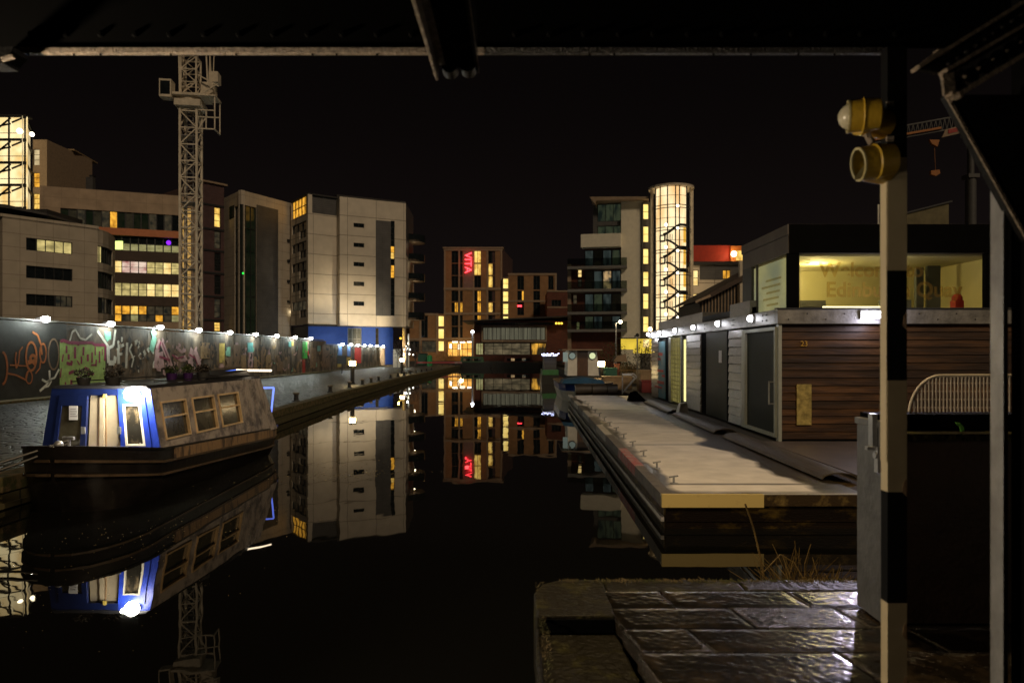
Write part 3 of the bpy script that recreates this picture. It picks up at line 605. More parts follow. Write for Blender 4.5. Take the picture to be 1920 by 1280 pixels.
# ================================================================== stone block with green glass corner
t = thing('green_glass_block', 'pale apartment block with a tall green glass corner and dark cladding', 'building', P(452, 662, 112))
Wl = Wall(420, 118, 452, 112); Wr = Wall(452, 112, 546, 122); zr = Wr.z(452, 356)
hl = [Wl.rect(440, 386, 452, 640)]; hr = [(0, Wr.u(481), *Wr.rect(452, 386, 480, 640)[2:])]
hl[0] = (hl[0][0], Wl.L, hr[0][2], hr[0][3])
body(Wl, t, 0, Wl.L, .5, zr, .6, hl, 'stone'); body(Wr, t, 0, Wr.L, .5, zr, .6, hr, 'stone')
q3 = [(*Wl.A, zr-.3), (*Wl.B, zr-.3), (*Wr.B, zr-.3), (Wr.B.x-6, Wr.B.y+8, zr-.3), (Wl.A.x-1, Wl.A.y+9, zr-.3)]
MB().prism([(x, y+.8, z) for x, y, z in q3], (0, 0, .2)).build('roof', 'dark_roof', t)
MB().prism([(x-1.5, y+2.2, .5) for x, y, z in q3], (0, 0, zr-1)).build('core_wall', 'grey_clad', t)
window(Wl, t, hl[0], 'green_glass', 1, 6); window(Wr, t, hr[0], 'green_glass', 3, 6)
r = Wr.rect(481, 392, 521, 640); Wr.mb().box(r[0], r[1], -.08, 0, r[2], r[3]+.3).build('cladding', 'grey_clad', t)
r = Wl.rect(430, 386, 439.5, 410); Wl.mb().box(r[0], r[1], -.02, 0, r[2], r[3]).build('side_window', 'green_glass', t)
for yy in (449, 487, 525, 563):
    r = Wr.rect(538, yy, 541, yy+5); Wr.mb().box(r[0], r[1], -.3, 0, r[2], r[3]).build('vent', 'frame', t)
light('POINT', 'block_lamp_glow', Wr.at(Wr.u(541), -1.2, Wr.z(541, 590)), 260, (1, .62, .12), .1)
r = Wr.at(Wr.u(544.5), -.3, Wr.z(544, 585)); MB().box(r.x-.12, r.x+.12, r.y-.1, r.y+.1, r.z-.2, r.z+.2).build('wall_light', 'small_lamp', t)
p = Wr.at(.3, -.1, Wr.z(452, 512)); MB().ball(p, .16, 8).build('indicator_lamp', emis('green_dot', (.02, 1, .08), 1.5), t)
# ================================================================== pale apartment block over the blue ground floor
t = thing('pale_apartment_block', 'tall pale apartment block with a bright blue ground floor behind the hoarding', 'building', P(650, 662, 116))
Wa = Wall(545, 121, 577.5, 114); Wm = Wall(577.5, 114, 640, 117.6); Wn = Wall(637, 115.2, 761, 120.5); Wside = Wall(761, 120.5, 776, 134)
zr = Wm.z(578, 364); zb = Wm.z(578, 607)
hs = []
for k, (y0, y1) in enumerate(((418, 449), (455, 486), (492, 523), (529, 559), (565, 596))):
    r = Wa.rect(548, y0, 575, y1); zm = r[2]+(r[3]-r[2])*.45; um = r[0]+(r[1]-r[0])*.52
    hs += [(r[0], r[1], zm, r[3]), (um, r[1], r[2], zm+.01)]
pr = Wa.rect(547, 372, 576, 406); hs.append(pr)
body(Wa, t, 0, Wa.L, zb, zr, .7, hs, 'render')
for k in range(5):
    window(Wa, t, hs[2*k], 'glass' if k < 4 else 'dim_office', 3); window(Wa, t, (hs[2*k+1][0], hs[2*k+1][1], hs[2*k+1][2], hs[2*k+1][3]-.02), 'glass', 2)
window(Wa, t, pr, 'lit_amber', 5, 2, t=.12)
zc = Wm.z(600, 401)
body(Wm, t, 0, Wm.L, zb, zc, .7, [], 'render')
MB().prism([(*Wa.A, zr-.02), (*Wm.A, zr-.02), (*Wm.B, zr-.02), (Wm.B.x, Wm.B.y+8, zr-.02), (Wa.A.x, Wa.A.y+8, zr-.02)], (0, 0, .25)).build('roof', 'dark_roof', t)
Wm.mb().box(0, Wm.L, .35, .9, zc, zr-.03).build('penthouse_wall', 'grey_clad', t)
light('POINT', 'penthouse_light', Wm.at(Wm.u(634), -.9, Wm.z(634, 388)), 150, (1, .6, .18), .1)
zn = Wn.z(700, 375)
small = [Wn.rect(663, y-4, 683, y+4) for y in (422.5, 459.5, 495.5, 532, 569)]
strip_r = Wn.rect(733, 414, 740, 592)
body(Wn, t, 0, Wn.L, zb-.25, zn, 10, small+[strip_r], 'render')
for k, r in enumerate(small): window(Wn, t, r, 'glass' if k != 3 else 'dim_office', 2, t=.06)
u0, u1, z0, z1 = strip_r
for k in range(15): window(Wn, t, (u0, u1, z0+(z1-z0)*k/15, z0+(z1-z0)*(k+1)/15), {10: 'lit_amber', 9: 'lit', 7: 'lit_amber', 6: 'lit_amber'}.get(k, 'glass'), t=.04)
r = Wn.rect(704.5, 414, 732.8, 592); Wn.mb().box(r[0], r[1], -.06, 0, r[2], r[3]).build('cladding', 'grey_clad', t)
body(Wside, t, 0.02, Wside.L, zb, zn-9, 8, [], 'render'); Wside.mb().box(.4, Wside.L, .1, 8, zn-9, zn+.4).build('penthouse_wall', 'grey_clad', t)
Wn.mb().box(0, Wn.L+.6, 2.0, 10, zn+.02, zn+.75).build('roof', 'dark_roof', t)
# rounded balconies on the side
for k, yy in enumerate((456, 492, 528, 564, 600)):
    p = P(768, yy, 126); a = MB(); rad = 2.6
    ring = [(p.x+rad*math.cos(R(q))*1.0+.2, p.y+rad*math.sin(R(q)), p.z) for q in range(-90, 91, 15)]
    b = MB().prism(ring, (0, 0, .28)).build('balcony', 'belt', t)
    g = MB()
    for q0, q1 in zip(ring[:-1], ring[1:]): g.prism([q0, q1, (q1[0], q1[1], q1[2]+1.3), (q0[0], q0[1], q0[2]+1.3)], (.02, .02, 0))
    g.build('balustrade', 'glass', b)
    light('POINT', 'balcony_light', (p.x+1.0, p.y-.6, p.z-.5), 7, (1, .8, .5), .08)
# blue ground floor
Wg = Wall(578, 116.5, 737, 122)
hd = [Wg.rect(652, 615, 678, 655), Wg.rect(704, 615, 710, 655)]
body(Wg, t, 0, Wg.L, .5, zb-.3, 6, hd, 'blue_wall', 'ground_floor')
window(Wg, t, hd[0], 'blind', 3, 2, 'pale_frame'); window(Wg, t, hd[1], 'dim_office', 1, 4)
Wm.mb().box(0, Wn.L+Wm.L*.9, -.3, 2, zb-.28, zb-.02).build('soffit', 'dark_roof', t)
Wlow = Wall(545, 122, 577, 116.4); Wlow.mb().box(0, Wlow.L, .2, .8, .5, zb-.3).build('lower_wall', 'frame', t)
light('SPOT', 'blue_floor_light', (-22, 103, 1.0), 2600, (.75, .9, 1), .3, (-30, 119, 4), 75, 1)
# ================================================================== tower crane
D = 60.0; cx, cy = P(358, 0, D).xy
t = thing('tower_crane', 'pale lattice tower crane rising behind the graffiti hoarding', 'crane', (cx, cy, .5))
Rz = Matrix.Translation((cx, cy, 0)) @ Matrix.Rotation(R(8), 4, 'Z'); hw_ = .68
def lattice(mb, z0, z1, w, step, r=.085, rd=.045):
    for sx_ in (-1, 1):
        for sy_ in (-1, 1): mb.bar((sx_*w, sy_*w, z0), (sx_*w, sy_*w, z1), r*2, r*2)
    z = z0; k = 0
    while z < z1-.01:
        zz = min(z1, z+step)
        c = [(-w, -w), (w, -w), (w, w), (-w, w)]
        for i in range(4):
            p, q = c[i], c[(i+1) % 4]
            mb.bar((*p, zz), (*q, zz), rd*2); 
            if k % 2: p, q = q, p
            mb.bar((*p, z), (*q, zz), rd*2)
        z = zz; k += 1
zt = P(0, 205, D).z
a = MB(Rz); lattice(a, .5, zt, hw_, 1.42); a.build('mast', 'crane', t)
a = MB(Rz)
for s_ in (-.25, .25): a.bar((s_, -.2, .5), (s_, -.2, zt), .05)
z = .5
while z < zt: a.bar((-.25, -.2, z), (.25, -.2, z), .04); z += .35
for k in range(4): a.box(-.7, .7, -.7, .7, 4+k*5.7, 4.05+k*5.7)
a.build('ladder', 'galv', t)
a = MB(Rz); a.box(-1.05, 1.05, -1.05, 1.05, zt, zt+.55); a.cyl((0, 0, zt+.55), (0, 0, zt+.85), .95, 20); a.box(-1.15, 1.5, -1.15, 1.15, zt+.85, zt+1.05); a.build('slewing_ring', 'crane', t)
a = MB(Rz); lattice(a, zt+1.05, zt+4.4, .62, 1.1, .06, .035)
for sx_ in (-1, 1): a.bar((-.7, sx_*.6, zt+1.05), (-.9, sx_*.5, zt+9), .13); a.bar((1.6, sx_*.6, zt+1.05), (1.2, sx_*.5, zt+9), .10); a.bar((.3, sx_*.6, zt+4.4), (.9, sx_*.5, zt+9), .10); a.bar((1.6, sx_*.6, zt+1.05), (1.9, sx_*.5, zt+9), .07)
for k in range(5): a.bar((-.75-.02*k, -.58, zt+1.6+k*1.3), (.4, .5, zt+2.6+k*1.2), .06); a.bar((-.75, .55, zt+1.6+k*1.3), (.5, -.5, zt+2.2+k*1.2), .06)
a.build('a_frame', 'crane', t)
# operator's cab
cb_ = MB(Rz); q = 0
cb_.box(-2.15, -1.2, -1.3, -.3, zt+.55, zt+.75).box(-2.15, -1.2, -1.3, -.3, zt+1.9, zt+2.05)
for x_ in (-2.15, -1.28):
    for y_ in (-1.3, -.38): cb_.box(x_, x_+.08, y_, y_+.08, zt+.75, zt+1.9)
cb_.box(-1.3, -1.22, -1.22, -.38, zt+.75, zt+1.9); cb = cb_.build('cab', 'crane', t)
MB(Rz).box(-2.12, -1.31, -1.27, -.35, zt+.76, zt+1.89).build('cab_glass', 'glass', cb)
a = MB(Rz)   # service platform and rails on the right
a.box(.9, 2.3, -1.0, .8, zt+.9, zt+1.0); a.box(1.0, 2.0, -.6, .6, zt+1.0, zt+2.2); a.box(1.6, 2.35, -.5, .5, zt+2.3, zt+3.2)
for (p0, p1) in (((.85, -.85, zt-1.9), (2.2, -.85, zt-1.9)), ((2.2, -.85, zt-1.9), (2.2, -.85, zt+.9)), ((.85, -.85, zt-.9), (2.6, -.85, zt-.9)), ((2.2, .7, zt-1.9), (2.2, .7, zt+.9)), ((2.2, -.85, zt-1.9), (2.2, .7, zt-1.9)),
                 ((1.5, -.85, zt-1.9), (1.5, -.85, zt-.3)), ((.85, -.85, zt-.3), (2.2, -.85, zt-.3)), ((.9, -.85, zt-1.9), (1.5, -.85, zt-.9)), ((1.2, -1.1, zt+1.0), (2.5, -1.1, zt+1.9)), ((.9, -1.1, zt+2.6), (2.6, -1.1, zt+1.7))):
    a.bar(p0, p1, .09)
a.build('service_platform', 'crane', t)
# ================================================================== lettered ochre tower (neon sign) and its wings
t = thing('ochre_tower', 'ochre brick tower block with a red vertical neon sign near its top', 'building', P(890, 662, 150))
Wv = Wall(833, 150, 942, 150); zr = Wv.z(890, 466); colsx = [(846.5, 859), (862.5, 867.5), (889, 902), (915.5, 928.5)]
st = [(470, 493), (494, 516), (517, 539), (545, 565), (567, 585.5), (591, 611), (612, 633)]
hs = [Wv.rect(c0, y0, c1, y1) for c0, c1 in colsx for y0, y1 in st]
shop = Wv.rect(839, 640, 886, 668)
body(Wv, t, 0, Wv.L, .5, zr, 16, hs+[shop], 'ochre')
litset = {(2, 0): 'lit', (2, 1): 'lit', (3, 1): 'lit', (3, 2): 'lit', (2, 3): 'lit_amber', (2, 4): 'lit_amber', (3, 4): 'lit', (0, 4): 'lit_amber', (1, 4): 'lit_amber', (2, 5): 'lit_amber'}
i = 0
for ci in range(4):
    for si in range(7):
        h = hs[i]; i += 1
        m_ = litset.get((ci, si), 'glass')
        if m_ != 'glass' and (ci, si) in ((2, 3), (2, 4), (0, 4), (2, 5)): h2 = (h[0]+(h[1]-h[0])*.45, h[1], h[2], h[3]); window(Wv, t, (h[0], h2[0], h[2], h[3]), 'glass'); window(Wv, t, h2, m_, 2)
        else: window(Wv, t, h, m_, 2)
sf = window(Wv, t, shop, 'shop_glow' if 'shop_glow' in M else 'lit', 5, 2, t=.12, name='shopfront')
M['shop_light'] = emis('shop_light', (1, .9, .7), 3)
for px, py, sx_, sy_ in ((845, 649, 3.5, 8), (861, 650, 4, 10), (866, 641.5, 12, 2), (853, 641, 10, 2), (880, 641, 8, 2)):
    r = Wv.rect(px-sx_/2, py-sy_/2, px+sx_/2, py+sy_/2); Wv.mb().box(r[0], r[1], .02, .08, r[2], r[3]).build('shop_lamp', 'shop_light', t)
a = Wv.mb()
for yy in (468, 541.5, 588, 635): z = Wv.z(890, yy); a.box(-.1, Wv.L+.1, -.16, -.002, z-.25, z+.25)
for px in (834, 861, 888, 913.5, 940): u = Wv.u(px); a.box(u-.16, u+.16, -.13, -.003, Wv.z(0, 668), zr)
a.build('pale_trim', 'belt', t)
r = Wv.rect(869, 470, 887, 540); Wv.mb().box(r[0], r[1], -.05, 0, r[2], r[3]).build('sign_panel', mat('rosy_panel', (.22, .14, .12), .7), t)
zc = Wv.z(877, 493); M['neon'] = emis('red_neon', (1, .035, .045), 5)
mw = Wv.xf @ Matrix.Translation((Wv.u(877), -.3, zc)) @ Matrix.Rotation(R(90), 4, 'Z') if False else Matrix.Translation(Wv.at(Wv.u(877.5), -.35, zc)) @ Matrix.Rotation(R(90), 4, 'X') @ Matrix.Rotation(R(-90), 4, 'Z')
text('neon_letters', 'VITA', 'neon', t, 2.1, mw, .06)
light('POINT', 'neon_glow', Wv.at(Wv.u(877), -1.6, zc), 60, (1, .05, .05), .5)
Wv2 = Wall(942, 150, 961, 168); body(Wv2, t, 0, Wv2.L, .5, zr-.02, 10, [], 'purple_brick', 'side_wall')
Wv.mb().box(-.3, Wv.L+.3, -.3, 15, zr, zr+.3).build('roof', 'belt', t)
M['stair_lit'] = emis('stair_window', (1, .76, .24), 1.15, (.75, .45, .08), .5, (1, 1, 1), .4)
# link with four lit stair windows
t = thing('stair_link', 'narrow stair link with stacked bright yellow windows right of the neon-signed tower', 'building', P(948, 662, 149))
Wk = Wall(942.5, 149, 954, 149); hs = [Wk.rect(943, y0, 953.3, y1) for y0, y1 in ((522, 541), (546, 565), (569, 589), (592.5, 610))]
body(Wk, t, 0, Wk.L, .5, Wk.z(948, 520), 6, hs, 'belt')
for h in hs: window(Wk, t, h, 'stair_lit', 1, 2, 'pale_frame')
# lower left wing
t = thing('low_ochre_wing', 'low ochre wing with three stacked bright windows, left of the neon-signed tower', 'building', P(800, 662, 149))
Wq = Wall(768, 147, 834, 149); zr = Wq.z(800, 588); hs = [Wq.rect(790, 592, 802, 633), Wq.rect(768.5, 639, 786, 660), Wq.rect(791, 639, 818, 660)]+[Wq.rect(822, y0, 833, y1) for y0, y1 in ((592, 612), (616, 635), (639, 658))]
body(Wq, t, 0, Wq.L, .5, zr, 12, hs, 'ochre')
for h in hs[:3]: window(Wq, t, h, 'glass' if h is not hs[2] else 'dim_office', 2)
for h in hs[3:]: window(Wq, t, h, 'stair_lit', 1, 1, 'pale_frame')
a = Wq.mb()
for yy in (589, 636): z = Wq.z(800, yy); a.box(-.1, Wq.L-1.4, -.14, -.002, z-.22, z+.22)
for px in (788, 819): u = Wq.u(px); a.box(u-.2, u+.2, -.12, -.003, Wq.z(800, 664), zr)
a.build('pale_trim', 'belt', t)
# right wing
t = thing('ochre_wing', 'ochre brick wing with tall dark window strips, right of the stair link', 'building', P(1000, 662, 152))
Wx = Wall(953, 152, 1043, 152); zr = Wx.z(1000, 513); hs = [Wx.rect(c0, y0, c1, y1) for c0, c1 in ((970, 982.5), (1000, 1012.5), (1028, 1038)) for y0, y1 in ((517, 543), (545, 563), (566, 591))]
body(Wx, t, 0, Wx.L, .5, zr, 12, hs, 'ochre')
for k, h in enumerate(hs):
    if k == 1: m = h[0]+(h[1]-h[0])*.65; window(Wx, t, (h[0], m, h[2], h[3]), 'glass'); window(Wx, t, (m, h[1], h[2], h[3]), 'lit_amber')
    else: window(Wx, t, h, 'glass', 2)
MB().box(*[Wx.at(Wx.u(970.5), 0, 0).x, Wx.at(Wx.u(978), 0, 0).x], 151.9, 152.05, Wx.z(975, 575), Wx.z(975, 572)).build('red_light', 'neon', t)
a = Wx.mb()
for yy in (514, 564.5): z = Wx.z(1000, yy); a.box(-.1, Wx.L+.1, -.14, -.002, z-.2, z+.2)
u = Wx.u(1042); a.box(u-.2, u+.2, -.12, -.003, Wx.z(0, 600), zr); a.build('pale_trim', 'belt', t)
t = thing('brick_shoulder', 'dark red brick block with a pale coping between the ochre wing and the balconied flats', 'building', P(1055, 662, 140))
Wy = Wall(1026, 140, 1066, 140); hs = [Wy.rect(1034, 562, 1052, 574)]; body(Wy, t, 0, Wy.L, .5, Wy.z(1045, 547), 10, hs, 'red_brick'); window(Wy, t, hs[0], 'glass', 3)
Wy.mb().box(0, Wy.L, -.15, 3, Wy.z(1045, 547), Wy.z(1045, 544.5)).build('coping', 'belt', t); z = Wy.z(1045, 576); Wy.mb().box(0, Wy.L, -.1, -.003, z-.12, z+.12).build('band', 'belt', t)
# ================================================================== pavilion with a wide flat roof
t = thing('waterside_pavilion', 'two-storey brick and glass pavilion with a wide thin roof at the head of the canal', 'building', P(980, 662, 130))
Wz = Wall(889, 130, 1076, 130); hs = [Wz.rect(906, 614, 1022, 637), Wz.rect(892, 643, 906, 665), Wz.rect(908, 643, 994, 665), Wz.rect(996, 643, 1024, 665), Wz.rect(892, 604.5, 1040, 609)]
body(Wz, t, 0, Wz.L, .5, Wz.z(980, 601), 14, hs, 'red_brick')
u0, u1, z0, z1 = hs[0]
for k in range(14): window(Wz, t, (u0+(u1-u0)*k/14, u0+(u1-u0)*(k+1)/14, z0, z1), 'pav_blind', t=.05)
window(Wz, t, hs[1], 'lit_yel', 3); window(Wz, t, hs[2], 'pav_room' if 'pav_room' in M else 'dim_office', 5, 2); window(Wz, t, hs[3], 'lit_amber_dim' if 'lit_amber_dim' in M else 'dim_office', 4); window(Wz, t, hs[4], 'glass', 12)
u = Wz.u; f = Wz.mb()
for px0, px1, y0, y1 in ((903, 1025, 611, 613.4), (903, 1025, 637.6, 641), (903, 905.5, 613.4, 637.6), (1022.5, 1025, 613.4, 637.6)): r = Wz.rect(px0, y0, px1, y1); f.box(r[0], r[1], -.5, -.002, r[2], r[3])
f.build('surround', 'belt', t)
Wz.mb().prism([(u(870), -3, Wz.z(0, 602)), (u(1084), -3, Wz.z(0, 592)), (u(1084), -3, Wz.z(0, 594.5)), (u(870), -3, Wz.z(0, 604))], (0, 15, 0)).build('roof', 'dark_roof', t)
for px in (1043, 1048, 1053): MB().ball(P(px, 606, 128), .2, 8).build('lamp', 'warm_dot' if 'warm_dot' in M else 'small_lamp', t)
# ================================================================== flats with balconies, right of the canal head
t = thing('balcony_flats', 'flats with dark glass balconies and a white L-shaped frame, left of the glowing round tower', 'building', P(1150, 662, 96))
Wr_ = Wall(1065, 97, 1206, 95); zr = Wr_.z(1180, 378)
Wb_ = Wr_.mb(); glz = [Wr_.rect(1096, y0, 1164, y1) for y0, y1 in ((468, 500), (507, 542.5), (550, 584.5), (592, 617))]
top = [Wr_.rect(1120, 382, 1164.5, 415), Wr_.rect(1120, 423, 1164.5, 441)]
bw = [Wr_.rect(1083, 505, 1091, 520), Wr_.rect(1083, 523, 1091, 538), Wr_.rect(1074, 552, 1082, 570), Wr_.rect(1080, 603, 1087, 622)]
z466 = Wr_.z(1130, 466)
body(Wr_, t, 0, Wr_.u(1096), .5, Wr_.z(1075, 497), 9, bw, 'red_brick')
body(Wr_, t, Wr_.u(1096), Wr_.u(1176), .5, z466, 9, glz, 'red_brick')
body(Wr_, t, Wr_.u(1112), Wr_.u(1166), z466, zr-.3, 9, top, 'grey_clad', 'upper_wall')
for h, m_ in zip(bw, ('lit_cream', 'dim_office', 'dim_office', 'lit_yel')): window(Wr_, t, h, m_, 1, 2)
for k, h in enumerate(top): window(Wr_, t, h, 'flat_glass2', 3)
for k, h in enumerate(glz):
    u0, u1, z0, z1 = h
    for j in range(4):
        m_ = {(1, 2): 'lit_half'}.get((k, j), ('flat_glass', 'blind', 'flat_glass', 'flat_glass2')[(j+k) % 4])
        window(Wr_, t, (u0+(u1-u0)*j/4, u0+(u1-u0)*(j+1)/4, z0, z1), m_ if m_ in M else 'lit_cream_dim', 1, 1, t=.1)
    b = Wr_.mb().box(u0-2.2, u1+.9, -1.6, -.002, z0-.42, z0-.05).build('balcony', 'balcony_slab', t)
    g = Wr_.mb().box(u0-2.2, u1+.9, -1.58, -1.54, z0-.04, z0+1.0)
    g.build('balustrade', 'tint', b)
r1 = Wr_.rect(1165, 380, 1206, 640); r2 = Wr_.rect(1091.5, 442, 1165, 466)
Wr_.mb().box(r1[0], r1[1], -.7, -.003, .5, zr).box(r2[0], r1[0], -1.7, -.003, r2[2], r2[3]).build('white_frame', 'white_render', t)
pl = Wr_.rect(1065, 496, 1071.5, 640); Wr_.mb().box(pl[0], pl[1], -.5, -.002, .5, pl[3]).build('pillar', 'belt', t)
z = Wr_.z(1075, 549); Wr_.mb().box(pl[1], Wr_.u(1096), -.2, -.002, z-.12, z+.12).build('band', 'belt', t)
Wr_.mb().prism([(Wr_.u(1108), -2, Wr_.z(1108, 375)), (Wr_.u(1216), -2, Wr_.z(1200, 375)), (Wr_.u(1216), -2, Wr_.z(1200, 379)), (Wr_.u(1120), -2, Wr_.z(1120, 382)), (Wr_.u(1118), -2, Wr_.z(1118, 388))], (0, 10, 0)).build('roof', 'belt', t)
# column of lit landing windows
Wc_ = Wall(1204, 94, 1219, 94); hs = [Wc_.rect(1206, y0, 1216.5, y1) for y0, y1 in ((382, 411), (424, 454), (466, 495), (509, 537), (550, 579), (593, 622))]
body(Wc_, t, 0, Wc_.L, .5, Wc_.z(1210, 379), 6, hs, 'grey_clad', 'landing_wall')
for k, h in enumerate(hs): window(Wc_, t, h, 'stair_lit', 1, 2, 'frame', .05)
t2 = thing('flats_wing', 'pale building wing with two bright landing windows right of the glowing round tower', 'building', P(1340, 662, 97))
Wd = Wall(1297, 97, 1420, 97); hs = [Wd.rect(1298.5, 506, 1310, 536), Wd.rect(1298.5, 550, 1310, 579), Wd.rect(1355, 506, 1370, 523)]
body(Wd, t2, 0, Wd.L, .5, Wd.z(1340, 497), 8, hs, 'render'); window(Wd, t2, hs[0], 'lit_cream', 1, 2); window(Wd, t2, hs[1], 'lit_cream', 1, 2); window(Wd, t2, hs[2], 'lit_amber', 2)
r = Wd.rect(1312, 498, 1420, 524); Wd.mb().holed(r[0], r[1], r[2], r[3], -.08, 0, [hs[2]]).build('grey_band', 'grey_clad', t2)
Wd.mb().box(-.2, Wd.L, -.4, 7, Wd.z(1340, 497), Wd.z(1340, 491)).build('roof', 'dark_roof', t2)
t3 = thing('red_rooftop_unit', 'red-lit rooftop box behind the pale wing', 'rooftop unit', P(1340, 490, 110)); a = P(1298, 490, 110); b = P(1372, 460, 110)
MB().box(a.x, b.x, 110, 118, a.z, b.z).build('box', mat('red_paint', (.42, .035, .015), .7), t3)
a = P(1370, 490, 109.5); b = P(1396, 461, 109.5); MB().box(a.x, b.x, 109.5, 117.5, a.z, b.z).build('side_box', mat('orange_paint', (.45, .14, .02), .7), t3)
a = P(1371, 488, 109.3); b = P(1393, 470, 109.3); MB().box(a.x+.8, b.x, 109.2, 109.45, a.z, b.z).build('lit_door', 'lit', t3)
p = P(1376, 476, 108.9); MB().ball(p, .45, 10).build('lamp', 'small_lamp', t3); light('POINT', 'rooftop_glow', (p.x-.5, 107.6, p.z), 110, (1, .45, .1), .2)
# ================================================================== glowing round stair tower
t = thing('round_stair_tower', 'glowing cylindrical glass stair tower with spiral stairs right of the balcony flats', 'tower', P(1258, 662, 93))
tc_ = P(1258.5, 0, 93); tc_.z = 0; rad = 2.55; ztp = P(0, 346, 90).z; zb = .5
M['cyl_glow'] = emis('round_tower_glow', (1, .80, .46), 1.0, (.85, .50, .20), .8, (1.5, 1.5, .3), .46, .14)
a = MB(); a.smooth = True; n = 28
vs = [(tc_.x+(rad-.5)*math.cos(2*math.pi*k/n), tc_.y+(rad-.5)*math.sin(2*math.pi*k/n), z) for z in (zb, ztp) for k in range(n)]
a.add(vs, [(k, (k+1) % n, (k+1) % n+n, k+n) for k in range(n)]); a.build('inner_wall', 'cyl_glow', t)
a = MB()
def cp(th, z, r_=rad): return (tc_.x+r_*math.cos(R(th)), tc_.y+r_*math.sin(R(th)), z)
for th in (205, 224, 247, 270, 282, 308, 330): a.bar(cp(th, zb), cp(th, ztp), .13)
for k in range(7):
    z = P(0, 390+41.8*k, 91).z
    for dz in (0, .38, 1.6): a.tube([cp(q, z+dz) for q in range(180, 361, 15)], .055 if dz < 1 else .03, 6)
a.build('glazing_bars', 'frame', t)
a = MB()
for k in range(5):       # stair flights winding behind the glass, seen as dark bands
    z = P(0, 436+41.8*k, 91).z
    pts = [cp(q, z-.2+1.25*(.5-.5*math.cos(math.pi*(q-230)/65)), rad-.35) for q in range(230, 296, 6)]+[cp(q, z+1.05, rad-.35) for q in (302, 312, 330)]
    for p_, q_ in zip(pts[:-1], pts[1:]): a.bar(p_, q_, .14, .32)
    pts = [cp(q, z-1.0-1.1*(.5-.5*math.cos(math.pi*(q-240)/60)), rad-.35) for q in range(240, 301, 6)]+[cp(q, z-2.1, rad-.35) for q in (312, 335)]
    for p_, q_ in zip(pts[:-1], pts[1:]): a.bar(p_, q_, .12, .26)
    for q in range(236, 262, 5): a.bar(cp(q, z-1.0, rad-.3), cp(q, z-.2, rad-.3), .06)
    c0, c1 = cp(222, z-.3, rad-.1), cp(238, z-.3, rad-.1)
    for zz in (-.35, -1.15): a.bar((c0[0], c0[1], z+zz), (c1[0], c1[1], z+zz), .17)
    for c in (c0, c1): a.bar((c[0], c[1], z-.35), (c[0], c[1], z-1.15), .17)
a.build('staircase', 'frame', t)
a = MB()
for k in range(5):
    z = P(0, 418+41.8*k, 91).z
    pts = [cp(q, z, rad-.42) for q in (305, 312, 320)]
    for p_, q_ in zip(pts[:-1], pts[1:]): a.prism([(p_[0], p_[1], z-2.5), (q_[0], q_[1], z-2.5), (q_[0], q_[1], z-.5), (p_[0], p_[1], z-.5)], (0, .03, 0))
a.build('landing_door', emis('door_glow', (.85, .45, .05), .75), t)
for k in range(6):
    for px, py in ((1264, 386), (1242, 422)): 
        z = P(0, py+41.8*k, 91).z; c = (tc_.x+(px-1258.5)/F0*91, tc_.y-rad+.35, z)
        if z > 1: MB().ball(c, .22, 8).build('lamp', 'small_lamp', t)
a = MB()
for th in (188, 352): a.bar(cp(th, zb, rad+.15), cp(th, ztp, rad+.15), .34)
a.build('corner_post', 'crane', t)
a = MB(); a.cyl((tc_.x, tc_.y, ztp), (tc_.x, tc_.y, ztp+.25), rad+.45, 32); a.cone((tc_.x, tc_.y, ztp+.25), (tc_.x, tc_.y, ztp+.45), rad+.4, rad-.8, 32); a.build('roof', 'crane', t)
# ================================================================== waterside timber building on the right
t = thing('timber_office', 'dark timber clad quayside office with a lit upper room and number 23', 'building', (8, 15.7, .5))
BX, BY, BZ0, BZ1, BZ2 = 5.92, 15.62, 3.16, 3.49, .5
M['side_fascia'] = mat('side_fascia_cladding', (.07, .06, .055), .5, var=.3)
M['wood_board'] = mat('oiled_boards', (.024, .010, .0035), .5, var=.3, scale=1.6, stretch=(.3, 1, 3), bump=.25, bscale=9, col2=(.072, .031, .009), amt=.54, island=.45)
M['metal_panel'] = mat('ribbed_grey_panel', (.13, .125, .12), .30, .6, var=.35, scale=3, stretch=(1, 1, 3), bump=.3, bscale=12)
M['fascia'] = mat('fascia_steel', (.18, .175, .165), .42, .3, var=.45, scale=3.5, bump=.3, bscale=18)
M['door_green'] = brick('perforated_door', (.012, .020, .015), (.011, .018, .014), (.005, .008, .006), .03, .03, .5, 0, .008, .3)
M['door_frame'] = mat('door_frame_grey', (.30, .32, .29), .45, .3, var=.15)
M['dark_door'] = mat('dark_panelled_door', (.018, .020, .012), .5, var=.3, stretch=(1, 8, 1))
M['notice'] = mat('white_notice', (.6, .6, .62), .7, var=.1)
for k_, v_ in (('door_green', .1), ('dark_door', .12), ('timber_dark', .15)): M[k_].node_tree.nodes['Principled BSDF'].inputs['Specular IOR Level'].default_value = v_
def SX(y): return 5.92+(y-15.7)*.0145
def SY(px): return 5.98*F0/(px-CX)
# core
a = MB(); a.hexa([(SX(15.7)+.12, 15.78, .5), (16, 15.78, .5), (16, 31.6, .5), (SX(31.6)+.12, 31.6, .5)], [(SX(15.7)+.12, 15.78, 3.2), (16, 15.78, 3.2), (16, 31.6, 3.2), (SX(31.6)+.12, 31.6, 3.2)])
a.build('core_wall', 'dark_roof', t)
